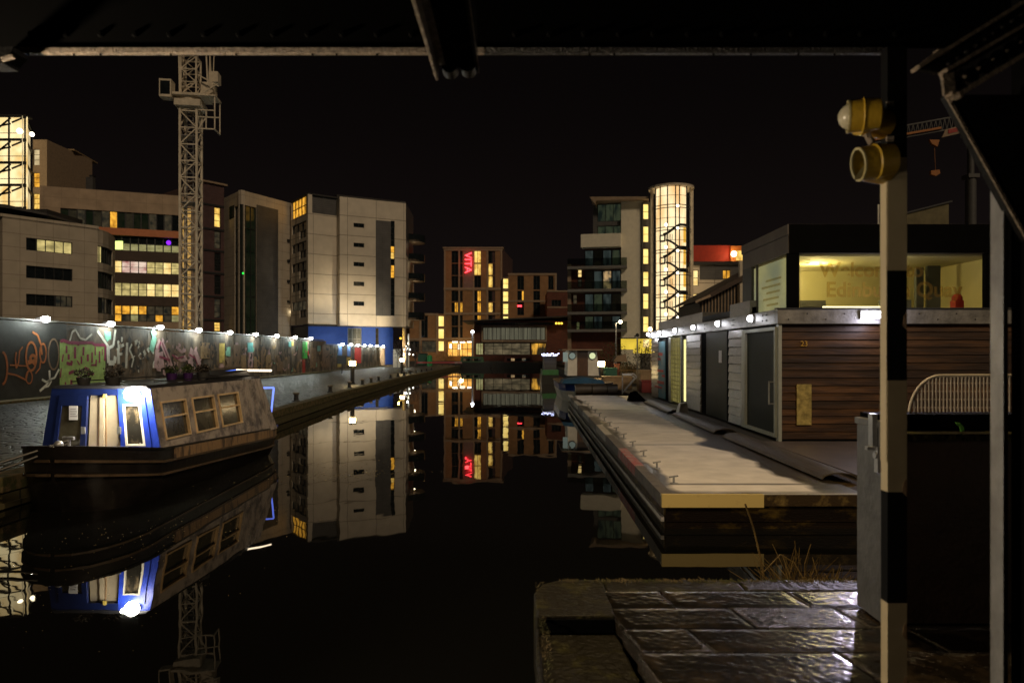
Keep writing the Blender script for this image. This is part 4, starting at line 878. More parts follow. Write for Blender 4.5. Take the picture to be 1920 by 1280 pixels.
# end wall boards
a = MB(); nb = 15; rnd = random.Random(2); hgt = (BZ0-.56)/nb
for k in range(nb):
    z = .56+k*hgt; a.hexa([(5.98, 15.70, z), (15.9, 15.70, z), (15.9, 15.775, z), (5.98, 15.775, z)], [(5.98, 15.725, z+hgt-.012), (15.9, 15.725, z+hgt-.012), (15.9, 15.775, z+hgt-.012), (5.98, 15.775, z+hgt-.012)])
a.build('board_cladding', 'wood_board', t)
MB().box(5.90, 5.975, 15.66, 15.80, .5, BZ0).build('corner_trim', 'door_frame', t)
MB().box(5.98, 15.9, 15.70, 15.80, .5, .555).build('plinth', 'black', t)
# fascia beams with bolts
a = MB(); a.box(5.86, 15.9, 15.60, 15.76, BZ0, BZ1); a.build('fascia_beam', 'fascia', t, bevel=.01)
a = MB(); a.hexa([(5.86, 15.765, BZ0), (6.06, 15.765, BZ0), (SX(32)+.2, 32, BZ0), (SX(32)-.06, 32, BZ0)], [(5.86, 15.765, BZ1), (6.06, 15.765, BZ1), (SX(32)+.2, 32, BZ1), (SX(32)-.06, 32, BZ1)])
a.build('fascia_beam', 'fascia', t, bevel=.01)
a = MB()
for k in range(14): a.cyl((6.1+k*.42, 15.60, 3.26+.13*(k % 2)), (6.1+k*.42, 15.588, 3.26+.13*(k % 2)), .014, 8)
for y in (16.3, 16.35, 16.6, 18.9, 19.05, 22, 25): 
    for z in (3.27, 3.40): a.cyl((SX(y)-.06, y, z), (SX(y)-.075, y, z), .02, 8)
a.build('bolt', 'black_steel', t)
MB().box(5.82, 15.9, 15.57, 15.7, BZ1+.003, BZ1+.03).build('sill', 'frame', t)
# long wall: a row of panels seen obliquely
def seg(px0, px1, name, m, inset=0, z0=.56, z1=BZ0-.004, thick=.10):
    y0, y1 = SY(px1), SY(px0)
    a = MB(); a.hexa([(SX(y0)+inset, y0, z0), (SX(y0)+inset+thick, y0, z0), (SX(y1)+inset+thick, y1, z0), (SX(y1)+inset, y1, z0)], [(SX(y0)+inset, y0, z1), (SX(y0)+inset+thick, y0, z1), (SX(y1)+inset+thick, y1, z1), (SX(y1)+inset, y1, z1)])
    return a.build(name, m, t)
def ribs(px0, px1, n=11):
    y0, y1 = SY(px1)+.02, SY(px0)-.02; a = MB(); h = (BZ0-.60)/n
    for k in range(n):
        z = .58+k*h; a.hexa([(SX(y0)-.03, y0, z), (SX(y0)+.09, y0, z), (SX(y1)+.09, y1, z), (SX(y1)-.03, y1, z)], [(SX(y0)-.004, y0, z+h-.015), (SX(y0)+.09, y0, z+h-.015), (SX(y1)+.09, y1, z+h-.015), (SX(y1)-.004, y1, z+h-.015)])
    return a.build('ribbed_panel', 'metal_panel', t)
# sliding door nearest the corner
y0, y1 = SY(1463), SY(1396)
d = MB()
for (ya, yb, za, zb_) in ((y0, y0+.09, .58, 3.1), (y1-.28, y1, .58, 3.1), (y0+.09, y1-.28, 3.02, 3.1), (y0+.09, y1-.28, .58, .66)): d.hexa([(SX(ya)-.06, ya, za), (SX(ya)+.05, ya, za), (SX(yb)+.05, yb, za), (SX(yb)-.06, yb, za)], [(SX(ya)-.06, ya, zb_), (SX(ya)+.05, ya, zb_), (SX(yb)+.05, yb, zb_), (SX(yb)-.06, yb, zb_)])
door = d.build('door', 'door_frame', t)
MB().hexa([(SX(y0)+.0, y0+.09, .66), (SX(y0)+.04, y0+.09, .66), (SX(y1)+.04, y1-.28, .66), (SX(y1)+.0, y1-.28, .66)], [(SX(y0)+.0, y0+.09, 3.02), (SX(y0)+.04, y0+.09, 3.02), (SX(y1)+.04, y1-.28, 3.02), (SX(y1)+.0, y1-.28, 3.02)]).build('door_leaf', 'door_green', door)
a = MB(); x = SX(y0)-.06
a.bar((x-.08, y0+.16, 1.32), (x-.08, y0+.16, 1.86), .03); a.bar((x-.08, y0+.16, 1.34), (x+.05, y0+.16, 1.34), .03); a.bar((x-.08, y0+.16, 1.84), (x+.05, y0+.16, 1.84), .03); a.build('handle', 'galv', door)
ribs(1367, 1395)
seg(1361.5, 1367, 'recess_shade', 'black', .02)  # black strips here and below paint the shade inside recesses
dd = seg(1320, 1361, 'dark_door', 'dark_door', .03)
yn = SY(1348); MB().box(SX(yn)+.012, SX(yn)+.026, yn-.16, yn+.10, 2.22, 2.58).build('notice', 'notice', dd)
seg(1312, 1320, 'recess_shade', 'black', .02)
ribs(1284, 1312)
M['mesh_glow'] = emis('lit_mesh_screen', (.62, .55, .20), 1.1, (.30, .27, .10), 2.5, (1, 1, .3), .5)
M['slit_glow'] = emis('lit_window_slit', (.95, .86, .36), .95)
seg(1275.5, 1282.5, 'lit_window', 'slit_glow', .05, .75, 3.0); seg(1271, 1275, 'window_post', 'frame', 0); seg(1282.6, 1284, 'window_post', 'frame', 0)
scr = seg(1252, 1271, 'lit_screen', 'mesh_glow', .05, .62, 3.1)
a = MB(); ya, yb = SY(1271), SY(1252)
for k in range(7): y = ya+(yb-ya)*k/6; a.bar((SX(y)+.03, y, .62), (SX(y)+.03, y, 3.1), .05)
for k in range(16): z = .62+k*.165; a.bar((SX(ya)+.03, ya, z), (SX(yb)+.03, yb, z), .02)
a.build('screen_grid', mat('olive_grid', (.22, .2, .08), .6), scr)
seg(1248, 1252, 'window_post', 'door_frame', 0)
seg(1241, 1248, 'recess_shade', 'black', .03)
M['teal_board'] = mat('teal_painted_board', (.06, .19, .24), .6, var=.4, scale=1.4, col2=(.20, .21, .19), amt=.6)
seg(1228, 1241, 'painted_panel', 'teal_board', 0, .6, 3.0); 
a = MB()
for k, (y, z, dy, dz) in enumerate(((29.2, 2.4, .8, .12), (29.6, 2.2, .6, .1), (29.0, 1.7, 1.2, .1), (28.9, 1.2, 1.3, .12), (29.3, 1.0, 1.5, .08), (28.7, 1.5, .5, .1))): a.box(SX(y)-.012-.002*k, SX(y)-.004, y, y+dy, z, z+dz)
a.build('graffiti', 'paint_red', t)
a = MB(); ya, yb = SY(1228), 31.7; n = 13
for k in range(n):
    z = .56+k*.2; a.hexa([(SX(ya)-.03, ya, z), (SX(ya)+.08, ya, z), (SX(yb)+.08, yb, z), (SX(yb)-.03, yb, z)], [(SX(ya), ya, z+.18), (SX(ya)+.08, ya, z+.18), (SX(yb)+.08, yb, z+.18), (SX(yb), yb, z+.18)])
a.build('ribbed_panel', 'metal_panel', t)
# roof edge boxes behind the fascia
for k, (pa, pb, z1, m_) in enumerate(((1366, 1405, 3.86, 'metal_panel'), (1368, 1405, 3.69, 'metal_panel'), (1310, 1365, 3.70, 'dark_roof'), (1224, 1309, 3.86, 'metal_panel'))):
    ya, yb = SY(pb), SY(pa); dx = .10 if k != 0 else .04
    MB().hexa([(SX(ya)+dx, ya, BZ1), (SX(ya)+2, ya, BZ1), (SX(yb)+2, yb, BZ1), (SX(yb)+dx, yb, BZ1)], [(SX(ya)+dx, ya, z1), (SX(ya)+2, ya, z1), (SX(yb)+2, yb, z1), (SX(yb)+dx, yb, z1)]).build('parapet', m_, t)
# the upper room: posts, roof, glass and a real lit interior
RZ0, RZ1, RZT = 3.52, 4.77, 5.42; RX0, RX1, RY0, RY1 = 6.14, 11.1, 15.72, 18.9
M['wood_board'].node_tree.nodes['Principled BSDF'].inputs['Specular IOR Level'].default_value = .2
a = MB(); a.box(RX0, RX1+.3, RY0, RY1, RZ1, RZT-.24); a.box(RX0-.02, RX1+.34, RY0-.02, RY1+.04, RZT-.234, RZT); a.build('roof_fascia', 'side_fascia', t); MB().box(RX0+.01, RX1+.3, RY0-.03, RY0-.021, RZ1-.003, RZT-.003).build('front_fascia_shade', 'black', t)  # black front sheet paints the fascia's shaded face
a = MB(); MB().box(RX0, RX0+.25, RY0, RY0+.12, RZ0, RZ1-.003).build('post', 'black', t); MB().box(RX0, RX0+.10, RY1-.7, RY1, RZ0, RZ1-.003).build('post', 'frame', t); MB().box(10.62, RX1+.3, RY0, RY0+.12, RZ0, RZ1-.003).build('post', 'black', t); MB().box(RX0+.02, RX0+.07, 17.85, 17.9, RZ0, RZ1-.003).build('post', 'frame', t)
M['room_wall'] = mat('cream_wall', (.66, .58, .30), .8, var=.05)
M['room_dark'] = mat('dark_partition', (.10, .11, .11), .6)
a = MB(); a.box(RX0+.12, 11.05, RY1-.12, RY1-.04, RZ0, RZ1-.006); a.box(11.0, 11.08, RY0+.14, RY1-.13, RZ0, RZ1-.006); a.build('room_back_wall', 'room_wall', t)
MB().box(RX0+.1, 11.05, RY0+.13, RY1-.02, RZ1-.05, RZ1-.005).build('ceiling', 'room_wall', t)
MB().box(RX0+.1, 11.05, RY0+.13, RY1-.02, RZ0-.02, RZ0+.02).build('floor', 'room_dark', t)
a = MB(); a.box(9.9, 10.08, 17.2, 17.3, RZ0+.02, RZ1-.15); a.box(10.18, 10.5, 17.2, 17.3, RZ0+.02, RZ1-.1); a.box(8.9, 9.6, 16.9, 17.1, RZ0+.02, RZ0+.28); a.build('partition', 'room_dark', t)
MB().box(6.40, 6.46, RY0+.14, RY0+.5, RZ0+.02, RZ1-.06).build('blind_edge', 'room_wall', t)
a = MB().ball((10.4, 16.4, RZ0+.27), .12, 10).box(10.3, 10.5, 16.3, 16.5, RZ0+.02, RZ0+.22); a.build('red_chair', 'paint_red', t)
a = MB()
for x, y in ((6.7, 16.6), (7.1, 17.0), (9.0, 16.5), (9.4, 16.9), (8.0, 17.6)): a.cyl((x, y, RZ1-.075), (x, y, RZ1-.05), .06, 12)
a.build('downlight', 'lit_cream', t)
MB().ball((7.35, 18.6, 4.45), .09, 10, .5).build('wall_light', 'small_lamp', t)
MB().box(7.0, 8.6, RY0+.15, RY0+.19, RZ0+.025, RZ0+.055).build('strip_light', emis('strip_light', (1, .86, .45), 2.2), t)
light('POINT', 'room_light', (7.4, 17.2, 4.5), 62, (1, .82, .34), .15)
light('POINT', 'room_light', (7.3, 18.5, 4.35), 2.5, (1, .85, .5), .08)
light('POINT', 'room_light', (9.3, 17.3, 4.4), 2.2, (1, .8, .4), .15)
def vinyl():
    m = bpy.data.materials.new('faded_window_lettering'); m.use_nodes = True; q = m.node_tree; q.nodes.clear(); L = q.links
    o = q.nodes.new('ShaderNodeOutputMaterial'); mx = q.nodes.new('ShaderNodeMixShader'); tr = q.nodes.new('ShaderNodeBsdfTransparent'); df = q.nodes.new('ShaderNodeBsdfDiffuse')
    tr.inputs[0].default_value = (.94, .88, .72, 1); df.inputs[0].default_value = (.30, .20, .06, 1); mx.inputs[0].default_value = .13
    L.new(tr.outputs[0], mx.inputs[1]); L.new(df.outputs[0], mx.inputs[2]); L.new(mx.outputs[0], o.inputs[0]); return m
def clear_glass():
    m = bpy.data.materials.new('window_glass'); m.use_nodes = True; q = m.node_tree; q.nodes.clear(); L = q.links
    o = q.nodes.new('ShaderNodeOutputMaterial'); mx = q.nodes.new('ShaderNodeMixShader'); tr = q.nodes.new('ShaderNodeBsdfTransparent'); gl = q.nodes.new('ShaderNodeBsdfGlossy')
    gl.inputs['Roughness'].default_value = .03; tr.inputs[0].default_value = (.92, .92, .88, 1); mx.inputs[0].default_value = .05; L.new(tr.outputs[0], mx.inputs[1]); L.new(gl.outputs[0], mx.inputs[2]); L.new(mx.outputs[0], o.inputs[0]); return m
M['clear'] = clear_glass()
MB().box(RX0+.25, 10.62, RY0+.06, RY0+.07, RZ0+.02, RZ1-.003).build('window_glass', 'clear', t)
M['side_pane_glow'] = emis('frosted_pane_glow', (.50, .46, .20), .55, (.24, .26, .17), .8, (1, 1, 1.3), .5, .2)
MB().box(RX0+.075, RX0+.085, RY0+.14, RY1-.7, RZ0+.03, RZ1-.06).build('pane_glow', 'side_pane_glow', t)  # glowing sheet added behind the side pane for its frosted light
MB().box(RX0+.03, RX0+.04, RY0+.12, 17.85, RZ0+.02, RZ1-.003).box(RX0+.03, RX0+.04, 17.9, RY1-.7, RZ0+.02, RZ1-.003).build('window_glass', 'clear', t)
M['vinyl'] = vinyl()
for s_, x, z, sz in (('Welcome to', 8.05, 4.38, .46), ('Edinburgh Quay', 8.56, 3.93, .475)):
    text('window_lettering', s_, 'vinyl_clear', t, sz, Matrix.Translation((x, RY0+.045, z)) @ Matrix.Rotation(R(90), 4, 'X'), .002) if 'vinyl_clear' in M else text('window_lettering', s_, 'vinyl', t, sz, Matrix.Translation((x, RY0+.045, z)) @ Matrix.Rotation(R(90), 4, 'X'), .002, .012)
# ghost lines of print on the side pane
rnd = random.Random(8)
for k in range(5): MB().box(RX0+.018, RX0+.026, 16.2+.05*k, 17.2+rnd.uniform(-.1, .3), 4.25-.15*k, 4.30-.15*k).build('lettering_line', 'vinyl', t)
# house number and metal plate on the boards
M['brass'] = mat('brass_number', (.55, .33, .06), .35, .3)
text('house_number', '23', 'brass', t, .17, Matrix.Translation((6.49, 15.690, 2.71)) @ Matrix.Rotation(R(90), 4, 'X'), .01)
MB().box(6.32, 6.65, 15.672, 15.699, .88, 1.80).build('metal_plate', mat('scratched_brass_plate', (.42, .33, .11), .4, .5, var=.5, scale=9, bump=.4), t)
# bulkhead lamps on the long fascia and one on the end
def bulkhead(y, label, first=None):
    x = SX(y)-.13
    if first is not None: return dup(first, (x, y, 3.36), label)
    q = thing('bulkhead_lamp', label, 'wall lamp', (x, y, 3.36), 'round lamps along the side fascia')
    a = MB(); a.cyl((x+.06, y, 3.36), (x+.02, y, 3.36), .11, 16); a.build('back_plate', 'galv', q)
    a = MB(); a.ball((x-.01, y, 3.36), .080, 14); a.build('lens', 'blue_lamp', q)
    return q
first = None
for k, (px, nm) in enumerate(zip((1420, 1354, 1305, 1268, 1236, 1214), ('nearest', 'second', 'third', 'fourth', 'fifth', 'farthest'))):
    y = SY(px); lab = 'round white lamp on the side fascia, %s from the corner of the timber office' % nm if k else 'round white lamp on the side fascia nearest the corner, above the sliding door'
    o = bulkhead(y, lab, first); first = first or o
    light('POINT', 'bulkhead_light', (SX(y)-.42, y, 3.28), 2.6 if k < 4 else 16, (.95, .95, 1), .06)
q = thing('bulkhead_lamp', 'rectangular white lamp on the fascia of the end wall under the large window', 'wall lamp', (7.95, 15.6, 3.36))
MB().box(7.70, 8.2, 15.55, 15.6, 3.27, 3.46).build('back_plate', 'galv', q); MB().box(7.725, 8.175, 15.49, 15.549, 3.29, 3.44).build('lens', 'blue_lamp', q, bevel=.02)
light('POINT', 'end_lamp_light', (7.95, 15.36, 3.32), 34, (.84, .80, 1), .10)
light('SPOT', 'end_lamp_light', (7.95, 15.40, 3.36), 900, (.86, .76, 1), .10, (3.1, 3.9, .9), 24, .9)
p = P(1219, 617, 33.2); q = thing('yellow_wall_lamp', 'small warm lamp above the farthest fascia lamp', 'wall lamp', p); MB().ball(p, .09, 10).build('lens', 'warm_lamp', q); MB().box(p.x-.02, p.x+.16, p.y+.05, p.y+.09, p.z-.05, p.z+.05).build('bracket', 'iron', q)
# rooftop hut behind the office
q = thing('rooftop_hut', 'dim sloping plywood hut above the roofline behind the striped post', 'hut', P(1745, 400, 24)); a0 = P(1700, 418, 24); a1 = P(1779, 380, 24)
MB().prism([(a0.x, 24, a0.z-1.0), (a1.x, 24, a0.z-1.0), (a1.x, 24, a1.z), (a0.x, 24, P(0, 402, 24).z)], (0, 2, 0)).build('wall', mat('plywood', (.11, .095, .05), .8, var=.3, scale=3), q)
MB().bar((a0.x-.1, 23.95, P(0, 402, 24).z+.03), (a1.x+.08, 23.95, a1.z+.04), .06, .05).build('roof_edge', 'frame', q)
q = thing('flue_pipe', 'thin vertical flue on the office roof left of the striped post', 'pipe', P(1647, 418, 17)); p = P(1647, 418, 17); MB().cyl((p.x, 17, p.z-.05), (p.x, 17, p.z+.45), .025, 8).build('pipe', 'galv', q)
# timber shed behind with a pitched roof
q = thing('timber_shed', 'timber shed with a pitched roof between the round tower and the glazed upper room', 'shed', (12, 38, .5))
Wd2 = Wall(1305, 38, 1480, 38); z = lambda px, py: Wd2.z(px, py)
Wd2.mb().prism([(Wd2.u(1312), 0, .5), (Wd2.u(1480), 0, .5), (Wd2.u(1480), 0, z(1480, 478)), (Wd2.u(1312), 0, z(1312, 566))], (0, 5, 0)).build('wall', 'wood_grey' if 'wood_grey' in M else 'dark_roof', q)
a = Wd2.mb(); a.bar((Wd2.u(1302), -.5, z(1302, 568)), (Wd2.u(1482), -.5, z(1482, 472)), .12, .25); a.prism([(Wd2.u(1302), -.45, z(1302, 566)), (Wd2.u(1482), -.45, z(1482, 471)), (Wd2.u(1482), -.45, z(1482, 469)), (Wd2.u(1302), -.45, z(1302, 564))], (0, 6, 0)); a.build('roof', 'brown_band', q)
a = Wd2.mb()
for px in range(1316, 1408, 6): a.box(Wd2.u(px), Wd2.u(px+2), -.05, 0, .5, z(px, 556-.35*(px-1316)))
a.build('batten', 'belt', q)
a = Wd2.mb(); a.box(Wd2.u(1384), Wd2.u(1391), -.3, -.06, .5, z(1387, 490)); a.build('post', 'crane', q)
MB().bar(P(1304, 566, 37.2), P(1332, 554, 37.2), .1, .12).build('lit_eave', 'beige', q)
# ================================================================== pontoon with frosted deck
SK = .0166
def pxx(x, y): return x+SK*(y-9.8)
pt = thing('pontoon', 'floating jetty with a frosted deck and a yellow front board', 'pontoon', (3.4, 20, 0))
def slab(mb, x0, x1, y0, y1, z0, z1, sk=True):
    s_ = pxx if sk else (lambda x, y: x)
    return mb.hexa([(s_(x0, y0), y0, z0), (s_(x1, y0), y0, z0), (s_(x1, y1), y1, z0), (s_(x0, y1), y1, z0)], [(s_(x0, y0), y0, z1), (s_(x1, y0), y0, z1), (s_(x1, y1), y1, z1), (s_(x0, y1), y1, z1)])
def deck_mat():
    m, q, b = nodes('frosted_planks'); L = q.links
    tc = q.nodes.new('ShaderNodeTexCoord'); sp = q.nodes.new('ShaderNodeSeparateXYZ'); L.new(tc.outputs['Object'], sp.inputs[0])
    n = q.nodes.new('ShaderNodeTexNoise'); n.inputs['Scale'].default_value = .9; n.inputs['Detail'].default_value = 5; L.new(tc.outputs['Object'], n.inputs[0])
    def math_(op, a_, b_, clamp=False):
        k = q.nodes.new('ShaderNodeMath'); k.operation = op; k.use_clamp = clamp
        for i, v in enumerate((a_, b_)):
            if isinstance(v, (int, float)): k.inputs[i].default_value = v
            else: L.new(v, k.inputs[i])
        return k.outputs[0]
    # frost lies in the middle of the deck; a bare margin is left along both edges (object x runs across, y along)
    xs = math_('SUBTRACT', sp.outputs[0], math_('MULTIPLY', sp.outputs[1], SK))
    nz = math_('MULTIPLY', math_('SUBTRACT', n.outputs[0], .5), .70)
    left = math_('MULTIPLY', math_('SUBTRACT', math_('ADD', xs, nz), -.93), 8, True)      # bare margin by the cleats
    wide = math_('MULTIPLY', math_('SUBTRACT', math_('SUBTRACT', 1.22, math_('MULTIPLY', math_('SUBTRACT', 1, math_('MULTIPLY', math_('ABSOLUTE', math_('ADD', sp.outputs[1], 4.7), 0), .8), True), .45)), math_('ADD', xs, nz)), 7, True)
    near = math_('MULTIPLY', math_('SUBTRACT', sp.outputs[1], math_('ADD', -9.95, math_('MULTIPLY', nz, .6))), 4, True)
    f = math_('MULTIPLY', math_('MULTIPLY', left, wide), near)
    st = math_('FRACT', math_('MULTIPLY', sp.outputs[1], .215), 0)
    seam = math_('MULTIPLY', math_('SUBTRACT', st, .02), 60, True)
    f = math_('MULTIPLY', f, math_('ADD', math_('MULTIPLY', seam, .75), .25))
    n2 = q.nodes.new('ShaderNodeTexNoise'); n2.inputs['Scale'].default_value = 2.2; n2.inputs['Detail'].default_value = 7; L.new(tc.outputs['Object'], n2.inputs[0])
    r = q.nodes.new('ShaderNodeMapRange'); r.inputs[1].default_value = .3; r.inputs[2].default_value = .7; r.inputs[3].default_value = .80; r.inputs[4].default_value = 1.05; L.new(n2.outputs[0], r.inputs[0])
    mx = q.nodes.new('ShaderNodeMix'); mx.data_type = 'RGBA'; mx.inputs[6].default_value = (.030, .022, .013, 1); mx.inputs[7].default_value = (.80, .75, .70, 1); L.new(f, mx.inputs[0])
    sc = q.nodes.new('ShaderNodeVectorMath'); sc.operation = 'SCALE'; L.new(mx.outputs[2], sc.inputs[0]); L.new(r.outputs[0], sc.inputs['Scale']); L.new(sc.outputs[0], b.inputs['Base Color'])
    rr_ = math_('ADD', math_('MULTIPLY', f, .45), .38); L.new(rr_, b.inputs['Roughness'])
    bp = q.nodes.new('ShaderNodeBump'); bp.inputs['Strength'].default_value = .35; bp.inputs['Distance'].default_value = .01; L.new(n2.outputs[0], bp.inputs['Height']); L.new(bp.outputs[0], b.inputs['Normal'])
    return m
M['frost'] = deck_mat()
slab(MB(), 2.22, 5.0, 9.9, 33.3, .30, .47).build('deck', 'frost', pt)
slab(MB(), 2.10, 4.9, 9.92, 33.2, -.25, .30).build('float', 'timber_dark', pt)
M['rail_white'] = mat('flaking_white_paint', (.48, .45, .40), .55, var=.35, scale=6, bump=.3, col2=(.12, .10, .08), amt=.62)
M['rail_grey'] = mat('bare_grey_rail', (.10, .085, .07), .6, var=.5, scale=6)
M['rail_red'] = mat('red_sprayed_rail', (.34, .06, .05), .55, var=.5, scale=5, col2=(.3, .27, .24), amt=.55)
ys = [9.86, 12.3, 14.6, 17.0, 19.4, 21.8, 24.2, 26.6, 29, 31.2, 33.4]
for k, (y0_, y1_) in enumerate(zip(ys[:-1], ys[1:])): slab(MB(), 2.04, 2.21, y0_, y1_-.015, .32, .505).build('edge_rail', 'rail_red' if k == 1 else ('rail_white' if k % 2 else 'rail_grey'), pt)
slab(MB(), 2.05, 2.095, 9.9, 33.3, .10, .16).build('rubbing_strip', 'rail_white', pt)
M['yellow_board'] = mat('worn_yellow_board', (.50, .38, .13), .6, var=.25, scale=4, col2=(.25, .18, .07), amt=.68)
MB().box(2.04, 3.48, 9.78, 9.855, .325, .508).build('front_board', 'yellow_board', pt)
MB().box(3.483, 5.52, 9.80, 9.86, .34, .495).build('front_beam', 'timber_dark', pt)
MB().box(2.04, 5.52, 9.856, 9.9, .47, .500).build('front_edge_strip', 'rail_white', pt)
M['stained'] = mat('stained_timber', (.010, .006, .003), .5, var=.5, scale=1.3, stretch=(1, 1, 2), bump=.4, col2=(.12, .075, .012), amt=.60)
M['stained'].node_tree.nodes['Principled BSDF'].inputs['Specular IOR Level'].default_value = .12
MB().box(2.12, 5.5, 9.88, 9.95, .10, .33).box(2.12, 5.5, 9.90, 9.95, -.2, .085).build('front_face', 'stained', pt)
struct(MB().box(4.97, 5.56, 10.05, 33, -.4, .43).build('apron', 'timber_dark'))
struct(MB().box(5.56, 30, 10.04, 15.69, .497, .51).build('paved_apron', mat('apron_slab', (.08, .06, .045), .5, var=.4, scale=1.2, bump=.4)))
# T cleats
def cleat(y, label, first=None):
    loc = (pxx(2.42, y), y, .47)
    if first is not None: return dup(first, loc, label)
    q = thing('cleat', label, 'cleat', loc, 'cleats along the pontoon edge'); x = loc[0]
    MB().cyl((x, y, .47), (x, y, .482), .06, 12).cyl((x, y, .48), (x, y, .57), .018, 8).build('post', 'galv', q)
    MB().bar((x-.07, y-.02, .575), (x+.07, y+.02, .59), .026, .022).build('horn', 'galv', q)
    return q
first = None
for k, nm in enumerate(('first', 'second', 'third', 'fourth', 'fifth', 'sixth', 'seventh', 'eighth', 'ninth', 'tenth', 'eleventh', 'twelfth', 'thirteenth')):
    o = cleat(10.8+1.42*k, 'galvanised mooring cleat on the jetty edge, %s from the yellow front board' % nm, first); first = first or o
# arched cable covers along the apron
M['rubber'] = mat('worn_rubber_cover', (.045, .033, .018), .5, var=.4, scale=3, bump=.4)
first = None
def arch_cover(y0, y1, label, xc):
    q = thing('arched_cover', label, 'cover', (xc, (y0+y1)/2, .5)); a = MB(); n = 10; v = []
    for y in (y0, y1):
        dx = (y-10.9)*.012
        for k in range(n+1): th = math.pi*k/n; v.append((xc+dx-.29*math.cos(th), y, .50+.11*math.sin(th)))
        for k in range(n+1): th = math.pi*k/n; v.append((xc+dx-.27*math.cos(th), y, .50+.09*math.sin(th)))
    m_ = n+1; f = []
    for k in range(n): f += [(k, k+1, 2*m_+k+1, 2*m_+k), (m_+k+1, m_+k, 3*m_+k, 3*m_+k+1), (k, m_+k, m_+k+1, k+1), (2*m_+k+1, 3*m_+k+1, 3*m_+k, 2*m_+k)]
    f += [(0, 2*m_, 3*m_, m_), (n, m_+n, 3*m_+n, 2*m_+n)]; a.add(v, f); a.build('shell', 'rubber', q)
arch_cover(11.0, 16.6, 'long arched cover on the apron, nearest the camera, beside the frosted jetty', 5.12)
arch_cover(17.4, 22.4, 'arched cover on the apron level with the dark panelled door', 5.14)
arch_cover(23.2, 28.0, 'farthest arched cover on the apron, in front of the yellow-lit screen', 5.16)
q = thing('door_wedge_block', 'dark block standing on the apron by the ribbed panel next to the lit slit window', 'block', (5.35, 22.6, .5)); MB().hexa([(5.2, 22.4, .5), (5.55, 22.4, .5), (5.55, 22.8, .5), (5.2, 22.8, .5)], [(5.28, 22.4, .86), (5.5, 22.45, .90), (5.5, 22.75, .9), (5.28, 22.75, .86)]).build('body', 'metal_panel', q, bevel=.02)
q = thing('black_mat_pile', 'small black heap lying at the far end of the apron', 'heap', (5.0, 29.5, .5)); MB().hexa([(4.7, 29.2, .43), (5.5, 29.2, .43), (5.6, 29.9, .43), (4.7, 29.9, .43)], [(4.75, 29.3, .85), (5.0, 29.3, .95), (5.1, 29.6, .80), (4.8, 29.7, .8)]).build('body', 'black', q, bevel=.04)
# ================================================================== white and navy boat beyond the jetty
bt = thing('cabin_boat', 'small white and navy cabin boat with two portholes moored beyond the frosted jetty', 'boat', (3.4, 38, 0))
M['boat_white'] = mat('boat_white', (.76, .72, .62), .45, var=.15); M['boat_navy'] = mat('boat_navy', (.015, .05, .26), .35, var=.2); M['canvas'] = mat('blue_canvas', (.012, .075, .16), .7, var=.3)
Db = 37.0
def bp_(px, py, D_=Db): return P(px, py, D_)
a = MB(); x0, x1 = bp_(1067, 0).x, bp_(1124, 0).x; zt = bp_(0, 657).z; zb = bp_(0, 704).z
def wheel(mb, xa, xb, xc_, xd, y): mb.prism([(xa, y, zb), (xb, y, zb), (xd, y, zt), (xc_, y, zt)], (0, .06, 0))
wheel(a, bp_(1064, 0).x, bp_(1082, 0).x, bp_(1066, 0).x, bp_(1082, 0).x, Db); wheel(a, bp_(1102.5, 0).x, bp_(1123, 0).x, bp_(1102.5, 0).x, bp_(1119, 0).x, Db)
a.hexa([(bp_(1064, 0).x, Db+.06, zb), (bp_(1066, 0).x+.06, Db+.06, zb), (bp_(1066, 0).x+.06, Db+2.4, zb), (bp_(1064, 0).x, Db+2.4, zb)], [(bp_(1066, 0).x, Db+.06, zt), (bp_(1066, 0).x+.06, Db+.06, zt), (bp_(1066, 0).x+.06, Db+2.4, zt), (bp_(1066, 0).x, Db+2.4, zt)])
a.box(bp_(1117, 0).x, bp_(1119, 0).x, Db+.06, Db+2.4, zb, zt); cab_ = a.build('wheelhouse', 'boat_white', bt)
MB().box(bp_(1082, 0).x, bp_(1102.5, 0).x, Db+.02, Db+.08, zb, zt).build('door', mat('varnished_door', (.10, .045, .018), .4, var=.4, stretch=(6, 1, 1)), bt)
for px, m_ in ((1072.8, 'port_dim'), (1110.5, 'port_lit')):
    c = bp_(px, 667); M['port_dim'] = emis('porthole_dim', (.16, .19, .16), .8); M['port_lit'] = emis('porthole_lit', (.62, .66, .36), .9)
    o = MB().cyl((c.x, Db-.02, c.z), (c.x, Db-.06, c.z), .20, 20).build('porthole', 'frame', bt); MB().cyl((c.x, Db-.061, c.z), (c.x, Db-.075, c.z), .165, 20).build('glass', m_, o)
MB().box(bp_(1053, 0).x, bp_(1127, 0).x, Db-.5, Db+2.7, zt, zt+.07).build('roof', 'belt', bt)
w0 = bp_(1057, 664, Db-.3); MB().box(w0.x, bp_(1064, 0).x, Db-.1, Db+.3, bp_(0, 678).z, bp_(0, 660).z).build('side_window', 'port_dim', bt)
